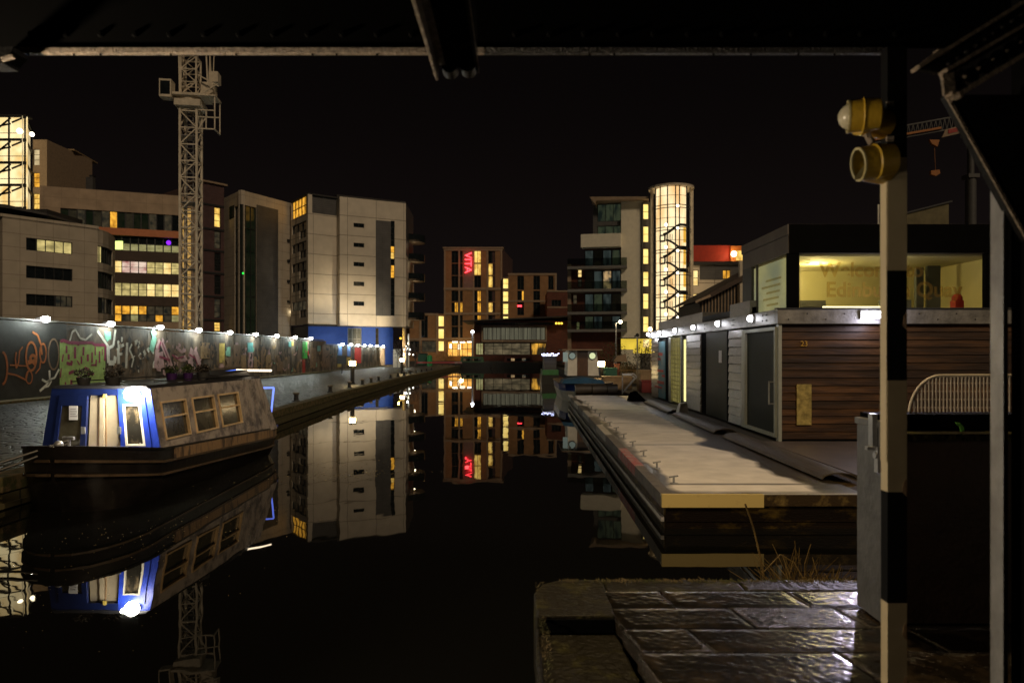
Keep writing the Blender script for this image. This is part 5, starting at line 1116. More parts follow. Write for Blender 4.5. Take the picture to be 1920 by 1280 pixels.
# hull: bow towards the camera
a = MB(); x0 = bp_(1046, 0).x; x1 = 5.2; xm = 3.0
def hull(mb, zf0, zf1, w0_, w1_, ybow):
    st_ = [(ybow, .05), (ybow+.5, .45), (ybow+1.2, .8), (ybow+2.4, 1.0), (ybow+7.5, 1.0), (ybow+8, .9)]
    cx_ = 3.65; hw2 = 1.45; v = []
    for y, k in st_:
        for s_ in (-1, 1): v += [(cx_+s_*hw2*k*w0_, y+.25, zf0), (cx_+s_*hw2*k*w1_, y, zf1)]
    f = []
    for i in range(len(st_)-1):
        o = i*4; f += [(o, o+4, o+5, o+1), (o+3, o+7, o+6, o+2), (o+1, o+5, o+7, o+3)]
    f += [(0, 1, 3, 2)]; mb.add(v, f)
hull(a, -.3, .55, .8, .97, 34.6); a.build('hull', 'boat_white', bt)
a = MB(); hull(a, .55, .90, .97, 1.0, 34.55); a.build('topsides', 'boat_navy', bt)
a = MB(); hull(a, .90, .97, 1.02, 1.03, 34.5); a.build('gunwale', 'belt', bt)
c0 = bp_(1052, 0, 35.6).x; c1 = bp_(1096, 0, 35.6).x; c2 = bp_(1131, 0, 35.6).x
MB().prism([(c0, 34.9, .97), (c2, 34.9, .97), (c2-.1, 34.9, 1.13), (c1, 34.9, 1.28), (c0+.1, 34.9, 1.15)], (0, 2.0, 0)).build('canopy', 'canvas', bt)
a = MB()
for (px, D_) in ((1088, 33.7), (1104, 33.8), (1120, 33.7), (1135, 33.8), (1149, 33.7)): p = P(px, 731, D_); a.cyl((p.x-.25, D_, .72), (p.x+.22, D_, .74), .27, 16)
q = thing('fender_bundle', 'row of fat black fenders at the far end of the frosted jetty', 'fenders', (4, 33.9, .45)); a.build('roll', mat('black_rubber', (.035, .027, .02), .5, var=.3), q)
q = thing('gangway_rail', 'bent silver handrail at the far end of the frosted jetty', 'handrail', P(1180, 738, 34.5)); a = MB()
for dz, dx in ((0, 0), (.16, .18)):
    pts = [P(1167, 703-dz*10, 34.5), P(1184+dx*20, 703-dz*16, 34.5), P(1190+dx*22, 708-dz*10, 34.5), P(1168+dx*4, 735, 34.5)]; a.tube(pts, .03, 8)
p = P(1167, 0, 34.6); a.bar((p.x, 34.6, .45), (p.x, 34.6, 1.5), .05); a.build('rail', 'galv', q)
# green boat with fairy lights
q = thing('green_boat', 'small green boat with blue-white fairy lights on its roof, left of the white wheelhouse', 'boat', P(1030, 690, 56))
p = P(1030, 0, 56); a = MB(); a.box(p.x-.55, p.x+.75, 56, 61, .75, 1.15); a.build('hull_band', mat('green_hull', (.05, .20, .07), .5), q); MB().box(p.x-.6, p.x+.8, 56.05, 61, -.1, .75).build('hull', 'iron', q)
MB().box(p.x-.4, p.x+.6, 56.5, 60, 1.15, 2.25).build('cabin', 'grey_clad', q); MB().box(p.x-.5, p.x+.7, 56.3, 60.2, 2.25, 2.35).build('roof', 'boat_white', q)
a = MB(); rnd = random.Random(3)
for k in range(26): a.ball((p.x-.6+k*.055, 56.2+rnd.uniform(-.1, .1), 2.38+rnd.uniform(-.09, .11)), .035, 6)
a.build('fairy_light', emis('fairy_lights', (.55, .6, 1), 6), q)
# ------------------------------------------------------------------ clutter on the far right bank
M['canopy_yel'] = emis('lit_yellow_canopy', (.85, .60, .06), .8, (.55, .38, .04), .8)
q = thing('yellow_canopy', 'glowing yellow entrance canopy at the foot of the flats right of the canal', 'canopy', P(1190, 640, 80)); Wq_ = Wall(1165, 80, 1245, 80)
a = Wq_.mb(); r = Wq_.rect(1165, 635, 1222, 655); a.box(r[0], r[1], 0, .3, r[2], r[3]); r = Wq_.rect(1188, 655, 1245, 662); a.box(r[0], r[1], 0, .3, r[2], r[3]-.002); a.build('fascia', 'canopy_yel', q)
r = Wq_.rect(1206, 636, 1217, 651); Wq_.mb().box(r[0], r[1], -.1, -.003, r[2], r[3]).build('light_box', 'lit_cream', q); Wq_.mb().box(-.2, Wq_.L, 0, 3, Wq_.z(0, 634.5), Wq_.z(0, 633)).build('roof', 'frame', q)
def post(px, y0, y1, D_, name, label, cat, r=.06, m_='galv'):
    p0, p1 = P(px, y0, D_), P(px, y1, D_); q = thing(name, label, cat, (p0.x, D_, .5)); MB().cyl((p0.x, D_, .5), (p0.x, D_, p1.z), r, 10).build('post', m_, q); return q, p1
q, p = post(1155, 690, 606, 62, 'lamp_post', 'slim lit street lamp in front of the balcony flats', 'street lamp'); MB().bar((p.x, 62, p.z), (p.x+.35, 62, p.z+.15), .06).build('arm', 'galv', q); MB().ball((p.x+.4, 62, p.z+.13), .16, 10).build('lamp_head', 'small_lamp', q)
light('POINT', 'lamp_post_light', (p.x+.1, 61.4, p.z-.1), 40, (1, .78, .45), .08)
q, p = post(1195, 700, 628, 46, 'signal_mast', 'dark-headed pole before the yellow canopy', 'pole', .05); MB().ball((p.x, 46, p.z), .13, 8).bar((p.x-.2, 46, p.z-.1), (p.x+.05, 46, p.z), .09).build('head', 'iron', q)
q, p = post(886, 668, 622, 118, 'lamp_post', 'tall white-lit lamp post left of the waterside pavilion', 'street lamp', .16); MB().ball(p, .28, 10).build('lamp_head', emis('white_post_lamp', (.9, .92, 1), 6), q); light('POINT', 'lamp_post_light', (p.x, 117, p.z), 60, (.9, .9, 1), .1)
q, p = post(758, 680, 615, 108, 'yellow_column', 'thick yellow-lit column beyond the blue ground floor', 'column', .30, 'beige'); light('POINT', 'column_light', (p.x-.7, 107, p.z-1.2), 60, (1, .75, .1), .1); MB().ball((p.x-.5, 107.6, p.z-1.6), .16, 8).build('lamp', 'warm_dot', q)
q, p = post(766, 680, 626, 100, 'lamp_post', 'slim white-lit post right of the yellow-lit column', 'street lamp', .12, 'boat_white'); MB().ball((p.x, 99.8, p.z-1.4), .12, 8).build('lamp_head', 'small_lamp', q); light('POINT', 'lamp_post_light', (p.x, 99, p.z-.8), 20, (.95, 1, .95), .1)
q, p = post(762, 690, 655, 96, 'string_light_pole', 'pole with a cluster of white bulbs at the end of the hoarding', 'light pole', .06); a = MB(); rnd = random.Random(12)
for k in range(11): MB().ball((p.x+rnd.uniform(-.5, .9), 96+rnd.uniform(-.4, .4), p.z+rnd.uniform(-.9, .7)), rnd.uniform(.06, .12), 8).build('bulb', 'bulb_white' if 'bulb_white' in M else M.setdefault('bulb_white', emis('bulb_white', (1, .98, .85), 5)), q)
M['bulb_white'] = emis('bulb_white', (1, .98, .85), 5); light('POINT', 'string_light', (p.x, 95, p.z), 25, COOL, .1)
q, p = post(745, 690, 652, 98, 'pale_banner_pole', 'pale upright board lit white at the end of the hoarding', 'board', .05); MB().box(p.x-.6, p.x+.5, 98, 98.1, .5, p.z-.2).build('board', 'boat_white', q)
q = thing('recycling_bins', 'large dark green container with arched top on the left bank', 'container', P(796, 680, 112)); a = P(783, 682, 112); b = P(800, 663, 112); MB().box(a.x, b.x, 112, 114, .5, b.z).build('body', mat('dark_green', (.012, .07, .04), .5), q, bevel=.15); MB().box(a.x-.1, b.x+.1, 111.9, 114.1, b.z, b.z+.12).build('lid', 'iron', q)
q = thing('green_bin', 'bright green rounded bin right of the dark green container', 'bin', P(805, 680, 111)); a = P(801, 680, 111); b = P(810, 666, 111); cxm = (a.x+b.x)/2; MB().cyl((cxm, 111, .5), (cxm, 111, b.z-.2), .42, 16).ball((cxm, 111, b.z-.2), .42, 14, .6).build('body', mat('bright_green', (.02, .30, .10), .5), q)
q = thing('red_barrier', 'long low red and white barrier on the left bank before the far moored boats', 'barrier', P(830, 685, 106)); a = P(781, 682, 106); b = P(866, 682, 106); MB().box(a.x, b.x, 106, 106.1, .95, 1.2).build('rail', mat('barrier_red', (.35, .05, .05), .6, col2=(.4, .35, .33), amt=.55, scale=.4), q)
a_ = MB()
for k in range(8): x = a.x+(b.x-a.x)*k/7; MB().box(x-.03, x+.03, 106.1, 106.16, .5, 1.2).build('post', 'iron', q)
# far moored narrowboats across the head of the canal
def far_boat(x0, x1, y, hullm, label, lite):
    q = thing('moored_narrowboat', label, 'narrowboat', ((x0+x1)/2, y, 0), 'narrowboats moored across the head of the canal')
    a = MB(); a.hexa([(x0+.5, y, -.1), (x1-.5, y, -.1), (x1-.5, y+2, -.1), (x0+.5, y+2, -.1)], [(x0, y, .95), (x1, y, .95), (x1, y+2, .95), (x0, y+2, .95)]); a.build('hull', 'iron', q)
    MB().hexa([(x0+1.5, y+.1, .95), (x1-1.5, y+.1, .95), (x1-1.5, y+1.9, .95), (x0+1.5, y+1.9, .95)], [(x0+1.7, y+.25, 1.9), (x1-1.7, y+.25, 1.9), (x1-1.7, y+1.75, 1.9), (x0+1.7, y+1.75, 1.9)]).build('cabin', hullm, q)
    n = 6
    for k in range(n):
        x = x0+2.4+(x1-x0-4.8)*k/(n-1); MB().box(x-.35, x+.35, y+.10, y+.16, 1.2, 1.62).build('window', lite[k % len(lite)], q)
M['nb_green'] = mat('narrowboat_green', (.02, .07, .03), .5, var=.3); M['nb_red'] = mat('narrowboat_red', (.12, .025, .02), .5, var=.3)
far_boat(P(846, 0, 117).x, P(924, 0, 117).x, 117, 'nb_green', 'dark green narrowboat with pale window surrounds moored below the neon-signed tower', ['belt', 'glass', 'dim_office'])
far_boat(P(928, 0, 118).x, P(1016, 0, 118).x, 118, 'nb_red', 'dark red-brown narrowboat moored below the waterside pavilion', ['glass', 'lit_cream_dim', 'glass'])
struct(MB().box(-30, 8, 122.5, 125.2, -.4, 1.1).build('far_bank', 'ground'))
# ================================================================== narrowboat on the left
O = Matrix.Translation((-7.13, 11.9, 0)) @ Matrix.Rotation(R(-1.5), 4, 'Z')
nb = thing('narrowboat', 'blue and weathered grey narrowboat with a bright lamp over its front doors', 'narrowboat', (-7.1, 14, 0))
M['nb_strake'] = mat('strake_highlight', (.07, .045, .025), .5, var=.5, scale=4)  # lighter brown paints the highlight along the strakes
M['nb_black'] = mat('black_hull_paint', (.010, .008, .007), .38, var=.5, scale=3, bump=.3, bscale=8)
M['nb_side'] = mat('weathered_primer', (.38, .33, .30), .5, var=.35, scale=3.2, bump=.4, bscale=14, col2=(.12, .105, .11), amt=.54)
M['nb_band'] = mat('rusty_band', (.30, .19, .10), .5, var=.4, scale=3, stretch=(1, 2.5, .6), bump=.3, col2=(.07, .05, .04), amt=.56)
M['nb_blue'] = mat('narrowboat_blue', (.02, .05, .42), .35, var=.3, scale=4, bump=.15)
M['nb_blue_shade'] = mat('narrowboat_blue_shade', (.006, .014, .075), .4, var=.3, scale=3)  # darker copy of the blue paints the side away from the lamp
M['cream'] = mat('cream_panel', (.50, .42, .30), .6, var=.12, scale=5)
M['gold_frame'] = mat('brass_window_frame', (.80, .55, .30), .35, .5, var=.3)
M['roof_black'] = mat('black_roof', (.02, .02, .024), .45, var=.4)
def gz(t_): return .87+(-t_*.15 if t_ < 0 else -t_*.038)
def hwid(t_):
    if t_ < 0: return 1.04*math.sqrt(max(0.0, 1-(t_/-1.25)**1.7))+.03
    if t_ > 4.6: return 1.07-.12*(t_-4.6)
    return 1.07
sts = [-1.25, -1.21, -1.11, -.92, -.68, -.36, 0, .8, 1.6, 2.4, 3.2, 4.0, 4.6, 5.1, 5.32]
def loft(levels, m_, name, par, closeb=True):
    """levels: list of (width factor, z function, forward rake)"""
    a = MB(O); v = []; n = len(levels)
    for s_ in (-1, 1):
        for t_ in sts:
            for wf, zf, rk in levels: v.append((s_*hwid(t_)*wf, t_+(rk*max(0, -t_/1.25)**3), zf(t_)))
    f = []; m2 = len(sts)*n
    for i in range(len(sts)-1):
        for j in range(n-1):
            p = i*n+j; f.append((p, p+1, p+n+1, p+n)); p += m2; f.append((p+n, p+n+1, p+1, p))
    for j in range(n-1):
        p = j; f.append((p, p+m2, p+m2+1, p+1)); p = (len(sts)-1)*n+j; f.append((p+1, p+1+m2, p+m2, p))
    a.add(v, f); a.sm = [True]*(len(a.f)-2*(n-1))+[False]*2*(n-1); return a.build(name, m_, par)
loft([(.55, lambda t_: -.35, .5), (.86, lambda t_: 0, .28), (.97, lambda t_: gz(t_)-.44, .1), (1.0, lambda t_: gz(t_)-.21, .03)], 'nb_black', 'hull', nb)
loft([(1.0, lambda t_: gz(t_)-.205, .03), (1.0, lambda t_: gz(t_)-.0, 0)], 'nb_black', 'bow_band', nb)
a = MB(O)      # brown band along the cabin
for ta, tb in ((.35, 2.5), (2.5, 4.6), (4.6, 5.33)):
    xa, xb = hwid(ta)+.01, hwid(tb)+.01
    a.hexa([(xa-.03, ta, gz(ta)-.20), (xa+.022, ta, gz(ta)-.20), (xb+.022, tb, gz(tb)-.20), (xb-.03, tb, gz(tb)-.20)], [(xa-.03, ta, gz(ta)-.02), (xa+.022, ta, gz(ta)-.02), (xb+.022, tb, gz(tb)-.02), (xb-.03, tb, gz(tb)-.02)])
a.build('side_band', 'nb_band', nb)
def strake(dz, th, m_, name):
    a = MB(O)
    for s_ in (-1, 1):
        pts = [(s_*(hwid(t_)*(1.0 if dz < .3 else .975)+.012), t_+(.03*max(0, -t_/1.25)**3), gz(t_)-dz) for t_ in sts]
        for p, q in zip(pts[:-1], pts[1:]): a.bar(p, q, .035, th)
    a.build(name, m_, nb)
strake(.0, .035, 'nb_black', 'gunwale'); strake(.22, .04, 'nb_strake', 'rubbing_strake'); strake(.44, .035, 'nb_strake', 'rubbing_strake')
a = MB(O); v = [(s_*hwid(t_)*.98, t_, gz(t_)-.03) for s_ in (-1, 1) for t_ in sts if t_ <= 0.01]; n = len(v)//2; a.add(v, [(i, i+1, i+1+n, i+n) for i in range(n-1)]); a.build('foredeck', 'nb_black', nb)
a = MB(O); v = [(s_*hwid(t_)*.98, t_, gz(t_)-.03) for s_ in (-1, 1) for t_ in (0, 2.5, 4.6, 5.32)]; a.add(v, [(0, 1, 5, 4), (1, 2, 6, 5), (2, 3, 7, 6)]); a.build('side_deck', 'nb_black', nb)
# cabin sides with three window openings each
ZT = 1.90
def side_M(s_):    # local axes: u = aft, v = into the cabin, w = up the slope
    up = Vector((-.20*s_, 0, 1.2)).normalized(); aft = Vector((0, 1, 0)); inn = up.cross(aft) if s_ > 0 else aft.cross(up)
    if inn.x*s_ > 0: inn = -inn
    m_ = Matrix.Identity(4)
    for i in range(3): m_[i][0] = aft[i]; m_[i][1] = inn[i]; m_[i][2] = up[i]
    m_.translation = Vector((1.055*s_, 0, .70)); return O @ m_
wins = [(.20, 1.08, .29, .97), (1.30, 2.20, .28, .97), (2.38, 3.36, .28, .97)]
for s_ in (1, -1):
    Ms = side_M(s_)
    a = MB(Ms); a.holed(0.0, 3.62, -.05, 1.215, 0, .05, wins); a.build('cabin_side', 'nb_side', nb)
    a = MB(Ms)      # ribbed stern section
    rk = .66
    for k in range(7):
        for da, db, va in ((0, .20, -.012-(k % 2)*.012), (.20, .235, .01)):
            b0, b1 = k*.235+da, k*.235+db; a.hexa([(3.62+b0, va, -.05), (3.62+b1, va, -.05), (3.62+b1, .05, -.05), (3.62+b0, .05, -.05)], [(3.62+b0*rk, va, 1.215), (3.62+b1*rk, va, 1.215), (3.62+b1*rk, .05, 1.215), (3.62+b0*rk, .05, 1.215)])
    a.build('stern_cladding', 'nb_side', nb)
    for (u0, u1, w0_, w1_) in wins:
        a = MB(Ms); b_ = .035; wm = w0_+(w1_-w0_)*.58
        a.box(u0, u1, -.02, .03, w0_, w0_+b_).box(u0, u1, -.02, .03, w1_-b_, w1_).box(u0, u0+b_, -.02, .03, w0_+b_, w1_-b_).box(u1-b_, u1, -.02, .03, w0_+b_, w1_-b_).box(u0+b_, u1-b_, -.015, .03, wm-b_/2, wm+b_/2)
        f = a.build('window', 'gold_frame', nb)
        MB(Ms).box(u0+.01, u1-.01, .032, .038, w0_+.01, w1_-.01).build('pane', 'nb_glass' if 'nb_glass' in M else 'glass', f)
a = MB(O)    # roof with rounded edge
a.hexa([(-.86, -.06, ZT-.01), (.86, -.06, ZT-.01), (.86, 4.78, ZT-.01), (-.86, 4.78, ZT-.01)], [(-.80, -.06, ZT+.05), (.80, -.06, ZT+.05), (.80, 4.76, ZT+.05), (-.80, 4.76, ZT+.05)])
a.build('roof', 'roof_black', nb, bevel=.015)
a = MB(O)
for s_ in (-1, 1): a.tube([(s_*.74, .3, ZT+.10), (s_*.74, 4.6, ZT+.10)], .012, 6)
a.build('grab_rail', 'roof_black', nb)
a = MB(O); a.hexa([(-1.03, 5.20, .66), (1.03, 5.20, .66), (1.03, 5.25, .66), (-1.03, 5.25, .66)], [(-.85, 4.66, ZT-.012), (.85, 4.66, ZT-.012), (.85, 4.71, ZT-.012), (-.85, 4.71, ZT-.012)]); a.build('rear_wall', 'nb_side', nb)
# front bulkhead
zb = .86
def tri(xb, z): return xb*(1.055-(z-.70)*.167)/1.03   # follow the sloping sides
a = MB(O)
def fpanel(mb, xa, xb, za, zb_, y0, y1): mb.hexa([(tri(xa, za), y0, za), (tri(xb, za), y0, za), (tri(xb, za), y1, za), (tri(xa, za), y1, za)], [(tri(xa, zb_), y0, zb_), (tri(xb, zb_), y0, zb_), (tri(xb, zb_), y1, zb_), (tri(xa, zb_), y1, zb_)])
fpanel(a, .36, 1.03, 1.78, 1.90, -.03, .03); fpanel(a, .90, 1.03, zb, 1.78, -.03, .03); fpanel(a, -.84, .90, zb-.06, zb, -.03, .03)
a.build('front_frame', 'nb_blue', nb)
a = MB(O); fpanel(a, -1.03, -.84, zb, 1.90, -.03, .03); fpanel(a, -.84, .36, 1.78, 1.90, -.03, .03); a.build('front_frame', 'nb_blue_shade', nb)
a = MB(O); fpanel(a, -.84, -.77, zb, 1.78, -.045, .01); fpanel(a, -.36, -.27, zb, 1.78, -.045, .01); fpanel(a, -.77, -.36, 1.60, 1.78, -.045, .01); d1 = a.build('left_door', 'nb_blue_shade', nb)
a = MB(O); fpanel(a, -.77, -.36, zb, 1.60, -.02, -.01); a.build('glass', 'nb_glass' if 'nb_glass' in M else 'glass', d1)
a = MB(O); a.box(-.54, -.39, -.05, -.045, 1.36, 1.60); a.build('notice', 'notice', d1)
a = MB(O)
for k in range(4): a.box(-.52, -.42+.02*(k % 2), -.053, -.0505, 1.54-.04*k, 1.548-.04*k)
a.build('notice_text', 'frame', d1)
a = MB(O); fpanel(a, .36, .45, zb, 1.78, -.05, .0); fpanel(a, .80, .90, zb, 1.78, -.05, .0); fpanel(a, .45, .80, 1.63, 1.78, -.05, 0); fpanel(a, .45, .80, zb, zb+.06, -.05, 0); d2 = a.build('right_door', 'nb_blue', nb)
a = MB(O); fpanel(a, .45, .48, zb+.06, 1.63, -.055, -.02); fpanel(a, .76, .80, zb+.06, 1.63, -.055, -.02); fpanel(a, .48, .76, zb+.06, zb+.09, -.055, -.02); fpanel(a, .48, .76, 1.60, 1.63, -.055, -.02); a.build('white_trim', 'boat_white', d2)
M['splash_glass'] = mat('dirty_door_glass', (.02, .018, .014), .15, var=.5, scale=6, stretch=(1, 1, .6), col2=(.16, .12, .07), amt=.62)
a = MB(O); fpanel(a, .48, .76, zb+.09, 1.60, -.03, -.022); a.build('glass', 'splash_glass', d2)
a = MB(O); fpanel(a, -.27, -.06, zb, 1.77, .05, .08); fpanel(a, .02, .34, zb, 1.77, .06, .09); fpanel(a, -.06, .02, zb, 1.77, .02, .06); a.build('inner_panel', 'cream', nb)
a = MB(O); fpanel(a, -.09, -.055, zb, 1.77, .03, .075); fpanel(a, .035, .05, zb, 1.77, .04, .085); a.build('panel_trim', 'nb_band', nb)
a = MB(O)
for x_, z_ in ((-.265, 1.18), (.355, 1.18)):
    a = MB(O); a.cyl((x_, -.06, z_), (x_, -.12, z_), .02, 8); a.box(x_-.015, x_+.05, -.13, -.11, z_-.05, z_+.07); a.build('handle', 'galv', nb)
MB(O).box(.05, .10, -.05, -.02, 1.74, 1.80).build('yellow_tag', 'paint_yellow', nb)
# the lamp
lp = thing('front_lamp', 'dazzling white lamp above the front doors of the blue narrowboat', 'lamp', (O @ Vector((.62, -.08, 1.80))))
MB(O).box(.54, .70, -.10, -.035, 1.77, 1.87).build('housing', 'galv', lp); MB(O).ball((.62, -.17, 1.81), .12, 16).build('bulb', emis('dazzling_bulb', (1, .93, .75), 150), lp)
light('POINT', 'boat_lamp_light', O @ Vector((.60, -.36, 1.78)), 44, (1, .92, .74), .05)
# bow fittings and mooring ropes
a = MB(O); a.cyl((0, -.85, gz(-.85)-.03), (0, -.85, gz(-.85)+.16), .03, 10); a.bar((-.09, -.85, gz(-.85)+.15), (.09, -.85, gz(-.85)+.15), .05); a.ball((.0, -1.08, gz(-1.08)+.04), .07, 10); a.build('mooring_stud', 'galv', nb)
a = MB(O); a.hexa([(-.85, -.22, gz(0)), (-.30, -.85, gz(-.8)), (-.20, -.75, gz(-.8)), (-.75, -.08, gz(0))], [(-.85, -.22, gz(0)+.05), (-.30, -.85, gz(-.8)+.05), (-.20, -.75, gz(-.8)+.05), (-.75, -.08, gz(0)+.05)]); a.build('foredeck_rail', 'boat_white', nb)
for k, (dx, dz, lab) in enumerate(((0, 0, 'upper black mooring rope from the narrowboat bow to the quay'), (.1, -.05, 'lower black mooring rope from the narrowboat bow to the quay'))):
    p0 = O @ Vector((0, -.85, gz(-.85)+.12+dz)); p1 = Vector((-8.75+dx*3, 9.0+k*.5, .56)); a = MB(); pts = []
    for i in range(13): f = i/12; p = p0.lerp(p1, f); p.z -= (.12+k*.05)*4*f*(1-f)*.5; pts.append(p)
    a.tube(pts, .022, 8); tag(a.build('mooring_rope', 'iron'), lab, 'rope')
# roof garden: pots and plants
M['leaf'] = mat('dark_leaves', (.05, .075, .02), .6, var=.6, scale=8); M['leaf2'] = mat('brown_leaves', (.022, .016, .010), .7, var=.5, scale=8); M['grass_leaf'] = mat('dry_grass', (.16, .10, .025), .7, var=.5, scale=6)
def foliage(mb, c, rx, rz, n, size, rnd):
    for _ in range(n):
        while True:
            q = Vector((rnd.uniform(-1, 1), rnd.uniform(-1, 1), rnd.uniform(-1, 1)))
            if q.length < 1: break
        p = Vector(c)+Vector((q.x*rx, q.y*rx, q.z*rz)); d = Vector((rnd.uniform(-1, 1), rnd.uniform(-1, 1), rnd.uniform(-.3, 1))).normalized(); e = d.cross(Vector((rnd.random(), rnd.random(), .3))).normalized()
        s_ = size*rnd.uniform(.6, 1.3); mb.add([p-d*s_, p+e*s_*.4, p+d*s_, p-e*s_*.4], [(0, 1, 2, 3)])
def pot(u, v, r, h, m_, lm, label, fh, rnd, n=160):
    q = thing('plant_pot', label, 'potted plant', O @ Vector((u, v, ZT+.05))); a = MB(O); a.cone((u, v, ZT+.05), (u, v, ZT+.05+h), r*.75, r, 14); a.build('pot', m_, q)
    a = MB(O); foliage(a, (u, v, ZT+.05+h+fh*.5), r*1.25, fh*.6, n, .035, rnd)
    for k in range(7): an = k*.9; a.cone((u, v, ZT+h), (u+math.cos(an)*r*.8, v+math.sin(an)*r*.8, ZT+h+fh*rnd.uniform(.6, 1.1)), .006, .003, 4)
    a.build('foliage', lm, q)
rnd = random.Random(21)
pot(-.55, .35, .12, .12, 'paint_dark', 'leaf2', 'leafy pot plant at the front left of the narrowboat roof', .16, rnd)
pot(-.15, .55, .14, .12, 'paint_dark', 'leaf2', 'straggly brown pot plant behind the left end of the narrowboat front', .20, rnd)
M['purple_pot'] = mat('purple_pot', (.04, .012, .08), .4)
pot(.15, 2.0, .11, .15, 'purple_pot', 'leaf', 'plant in a purple pot, left of three pots on the narrowboat roof', .14, rnd)
pot(.38, 2.2, .10, .15, 'purple_pot', 'leaf', 'plant in a purple pot, middle of three pots on the narrowboat roof', .18, rnd)
pot(.62, 2.35, .13, .16, 'paint_dark', 'leaf2', 'plant in a dark pot, right of three pots on the narrowboat roof', .15, rnd)
q = thing('roof_box', 'dark slanted box and folded panels lying on the rear of the narrowboat roof', 'box', O @ Vector((.2, 4, ZT+.05)))
MB(O).hexa([(-.4, 2.9, ZT+.055), (.72, 2.9, ZT+.055), (.72, 4.4, ZT+.055), (-.4, 4.4, ZT+.055)], [(-.4, 2.9, ZT+.14), (.70, 2.9, ZT+.14), (.70, 4.4, ZT+.22), (-.4, 4.4, ZT+.22)]).build('box', 'roof_black', q, bevel=.02)
MB(O).bar((-.1, 3.1, ZT+.2), (.55, 4.3, ZT+.28), .1, .03).build('board', 'rail_grey', q)
# lit rails at the stern
q = nb
p0, p1, p2 = P(418, 698.5, 15.8), P(443, 694, 16.1), P(509, 694.5, 16.6)
MB().tube([p0-Vector((0, 0, .04)), p0+Vector((.06, 0, .02)), p1], .018, 8).build('blue_tube', emis('blue_tube', (.10, .22, 1), 1.6), q); MB().tube([p1, p2], .022, 8).build('white_tube', emis('white_tube', (1, .80, .55), 4), q)
MB().bar(p1-Vector((0, 0, .22)), p1, .03).bar(p1.lerp(p2, .1)-Vector((0, 0, .18)), p1.lerp(p2, .1), .02).build('bracket', 'iron', q)
q = nb
MB().tube([P(490, 727, 17.3), P(513.5, 726.5, 17.35), P(508, 778, 17.35)], .022, 8).build('blue_tube', emis('blue_frame', (.16, .24, 1), 1.5), q)
MB().box(*sorted((P(508, 0, 17.3).x, P(520, 0, 17.3).x)), 17.22, 17.36, .66, .71).build('bracket', 'nb_blue', q)
M['rust_dark'] = mat('dark_rust_shade', (.012, .009, .007), .35, var=.6, scale=30, bump=1, bscale=90, col2=(.10, .085, .07), amt=.66)
# ================================================================== bridge steelwork framing the view
bs = thing('bridge_beam', 'black steel beam across the top of the view with a rusty lit lower flange', 'beam', (-.5, 3.3, 3.9))
Y0, Zf = 3.2, 3.885
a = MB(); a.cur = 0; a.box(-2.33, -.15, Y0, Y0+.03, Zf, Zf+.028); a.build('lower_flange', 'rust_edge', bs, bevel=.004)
a = MB(); a.box(-.148, 1.80, Y0, Y0+.03, Zf, Zf+.028); a.build('lower_flange', 'rust_dark', bs, bevel=.004)  # darker copy of the flange paints the light fading rightwards
a = MB(); a.box(-2.33, 1.80, Y0+.031, Y0+.045, Zf+.004, Zf+.024); a.build('flange_plate', 'black', bs)
a = MB(); a.box(-6, 6, Y0+.012, Y0+.024, Zf+.03, 4.42); a.build('web', 'black', bs)
a = MB(); rnd = random.Random(9)
for k in range(26):
    x = -2.25+k*.16; 
    if -.42 < x < -.1: continue
    a.cone((x, Y0+.011, Zf+.09), (x, Y0-.004, Zf+.09), .016, .009, 8)
    if rnd.random() < .5: a.ball((x+rnd.uniform(-.05, .05), Y0+.01, Zf-.002), .006, 6)
a.build('rivet', 'black', bs)
tag(MB().box(-7, 7, -7, 3.35, 4.45, 4.6).build('bridge_deck_blocker', 'black'), 'unseen lift bridge deck overhead, added to keep the foreground in shade', 'bridge deck')  # slab added out of view to block the sun over the foreground
q = thing('bridge_stringer', 'black riveted stringer hanging over the middle of the view', 'beam', (-.24, 2, 3.7))
a = MB(); a.box(-.33, -.318, -3, 2.80, 3.60, 3.66).box(-.33, -.29, -3, 2.80, 3.66, 3.668); a.build('angle_edge', 'rust_edge', q, bevel=.002)
MB().box(-.30, -.165, -3, 2.85, 3.672, 4.44).build('web', 'black', q)
a = MB(); a.box(-.172, -.160, -3, 2.86, 3.66, 3.671)
for x, z in ((-.275, 3.665), (-.20, 3.67)): a.cyl((x, 2.80, z), (x, 2.87, z), .034, 12)
for k in range(14): a.cyl((-.312, 2.7-.3*k, 3.70), (-.325, 2.7-.3*k, 3.70), .014, 8)
a.build('bolt', 'black_steel', q); MB().box(-.16, -.156, -3, 2.86, 3.655, 3.662).build('angle_lip', 'rust_edge', q)
# little lit bracket at far left
q = thing('beam_bracket', 'small rusty bracket under the beam at the top left corner', 'bracket', P(8, 105, 3.1)); MB().prism([P(-30, 88, 3.1), P(24, 88, 3.1), P(22, 96, 3.1), P(6, 112, 3.1), P(4, 118, 3.1), P(-30, 118, 3.1)], (0, .1, 0)).build('plate', 'black_steel', q); MB().bar(P(4, 112, 3.08), P(26, 106, 3.08), .016).build('lip', 'rust_edge', q)
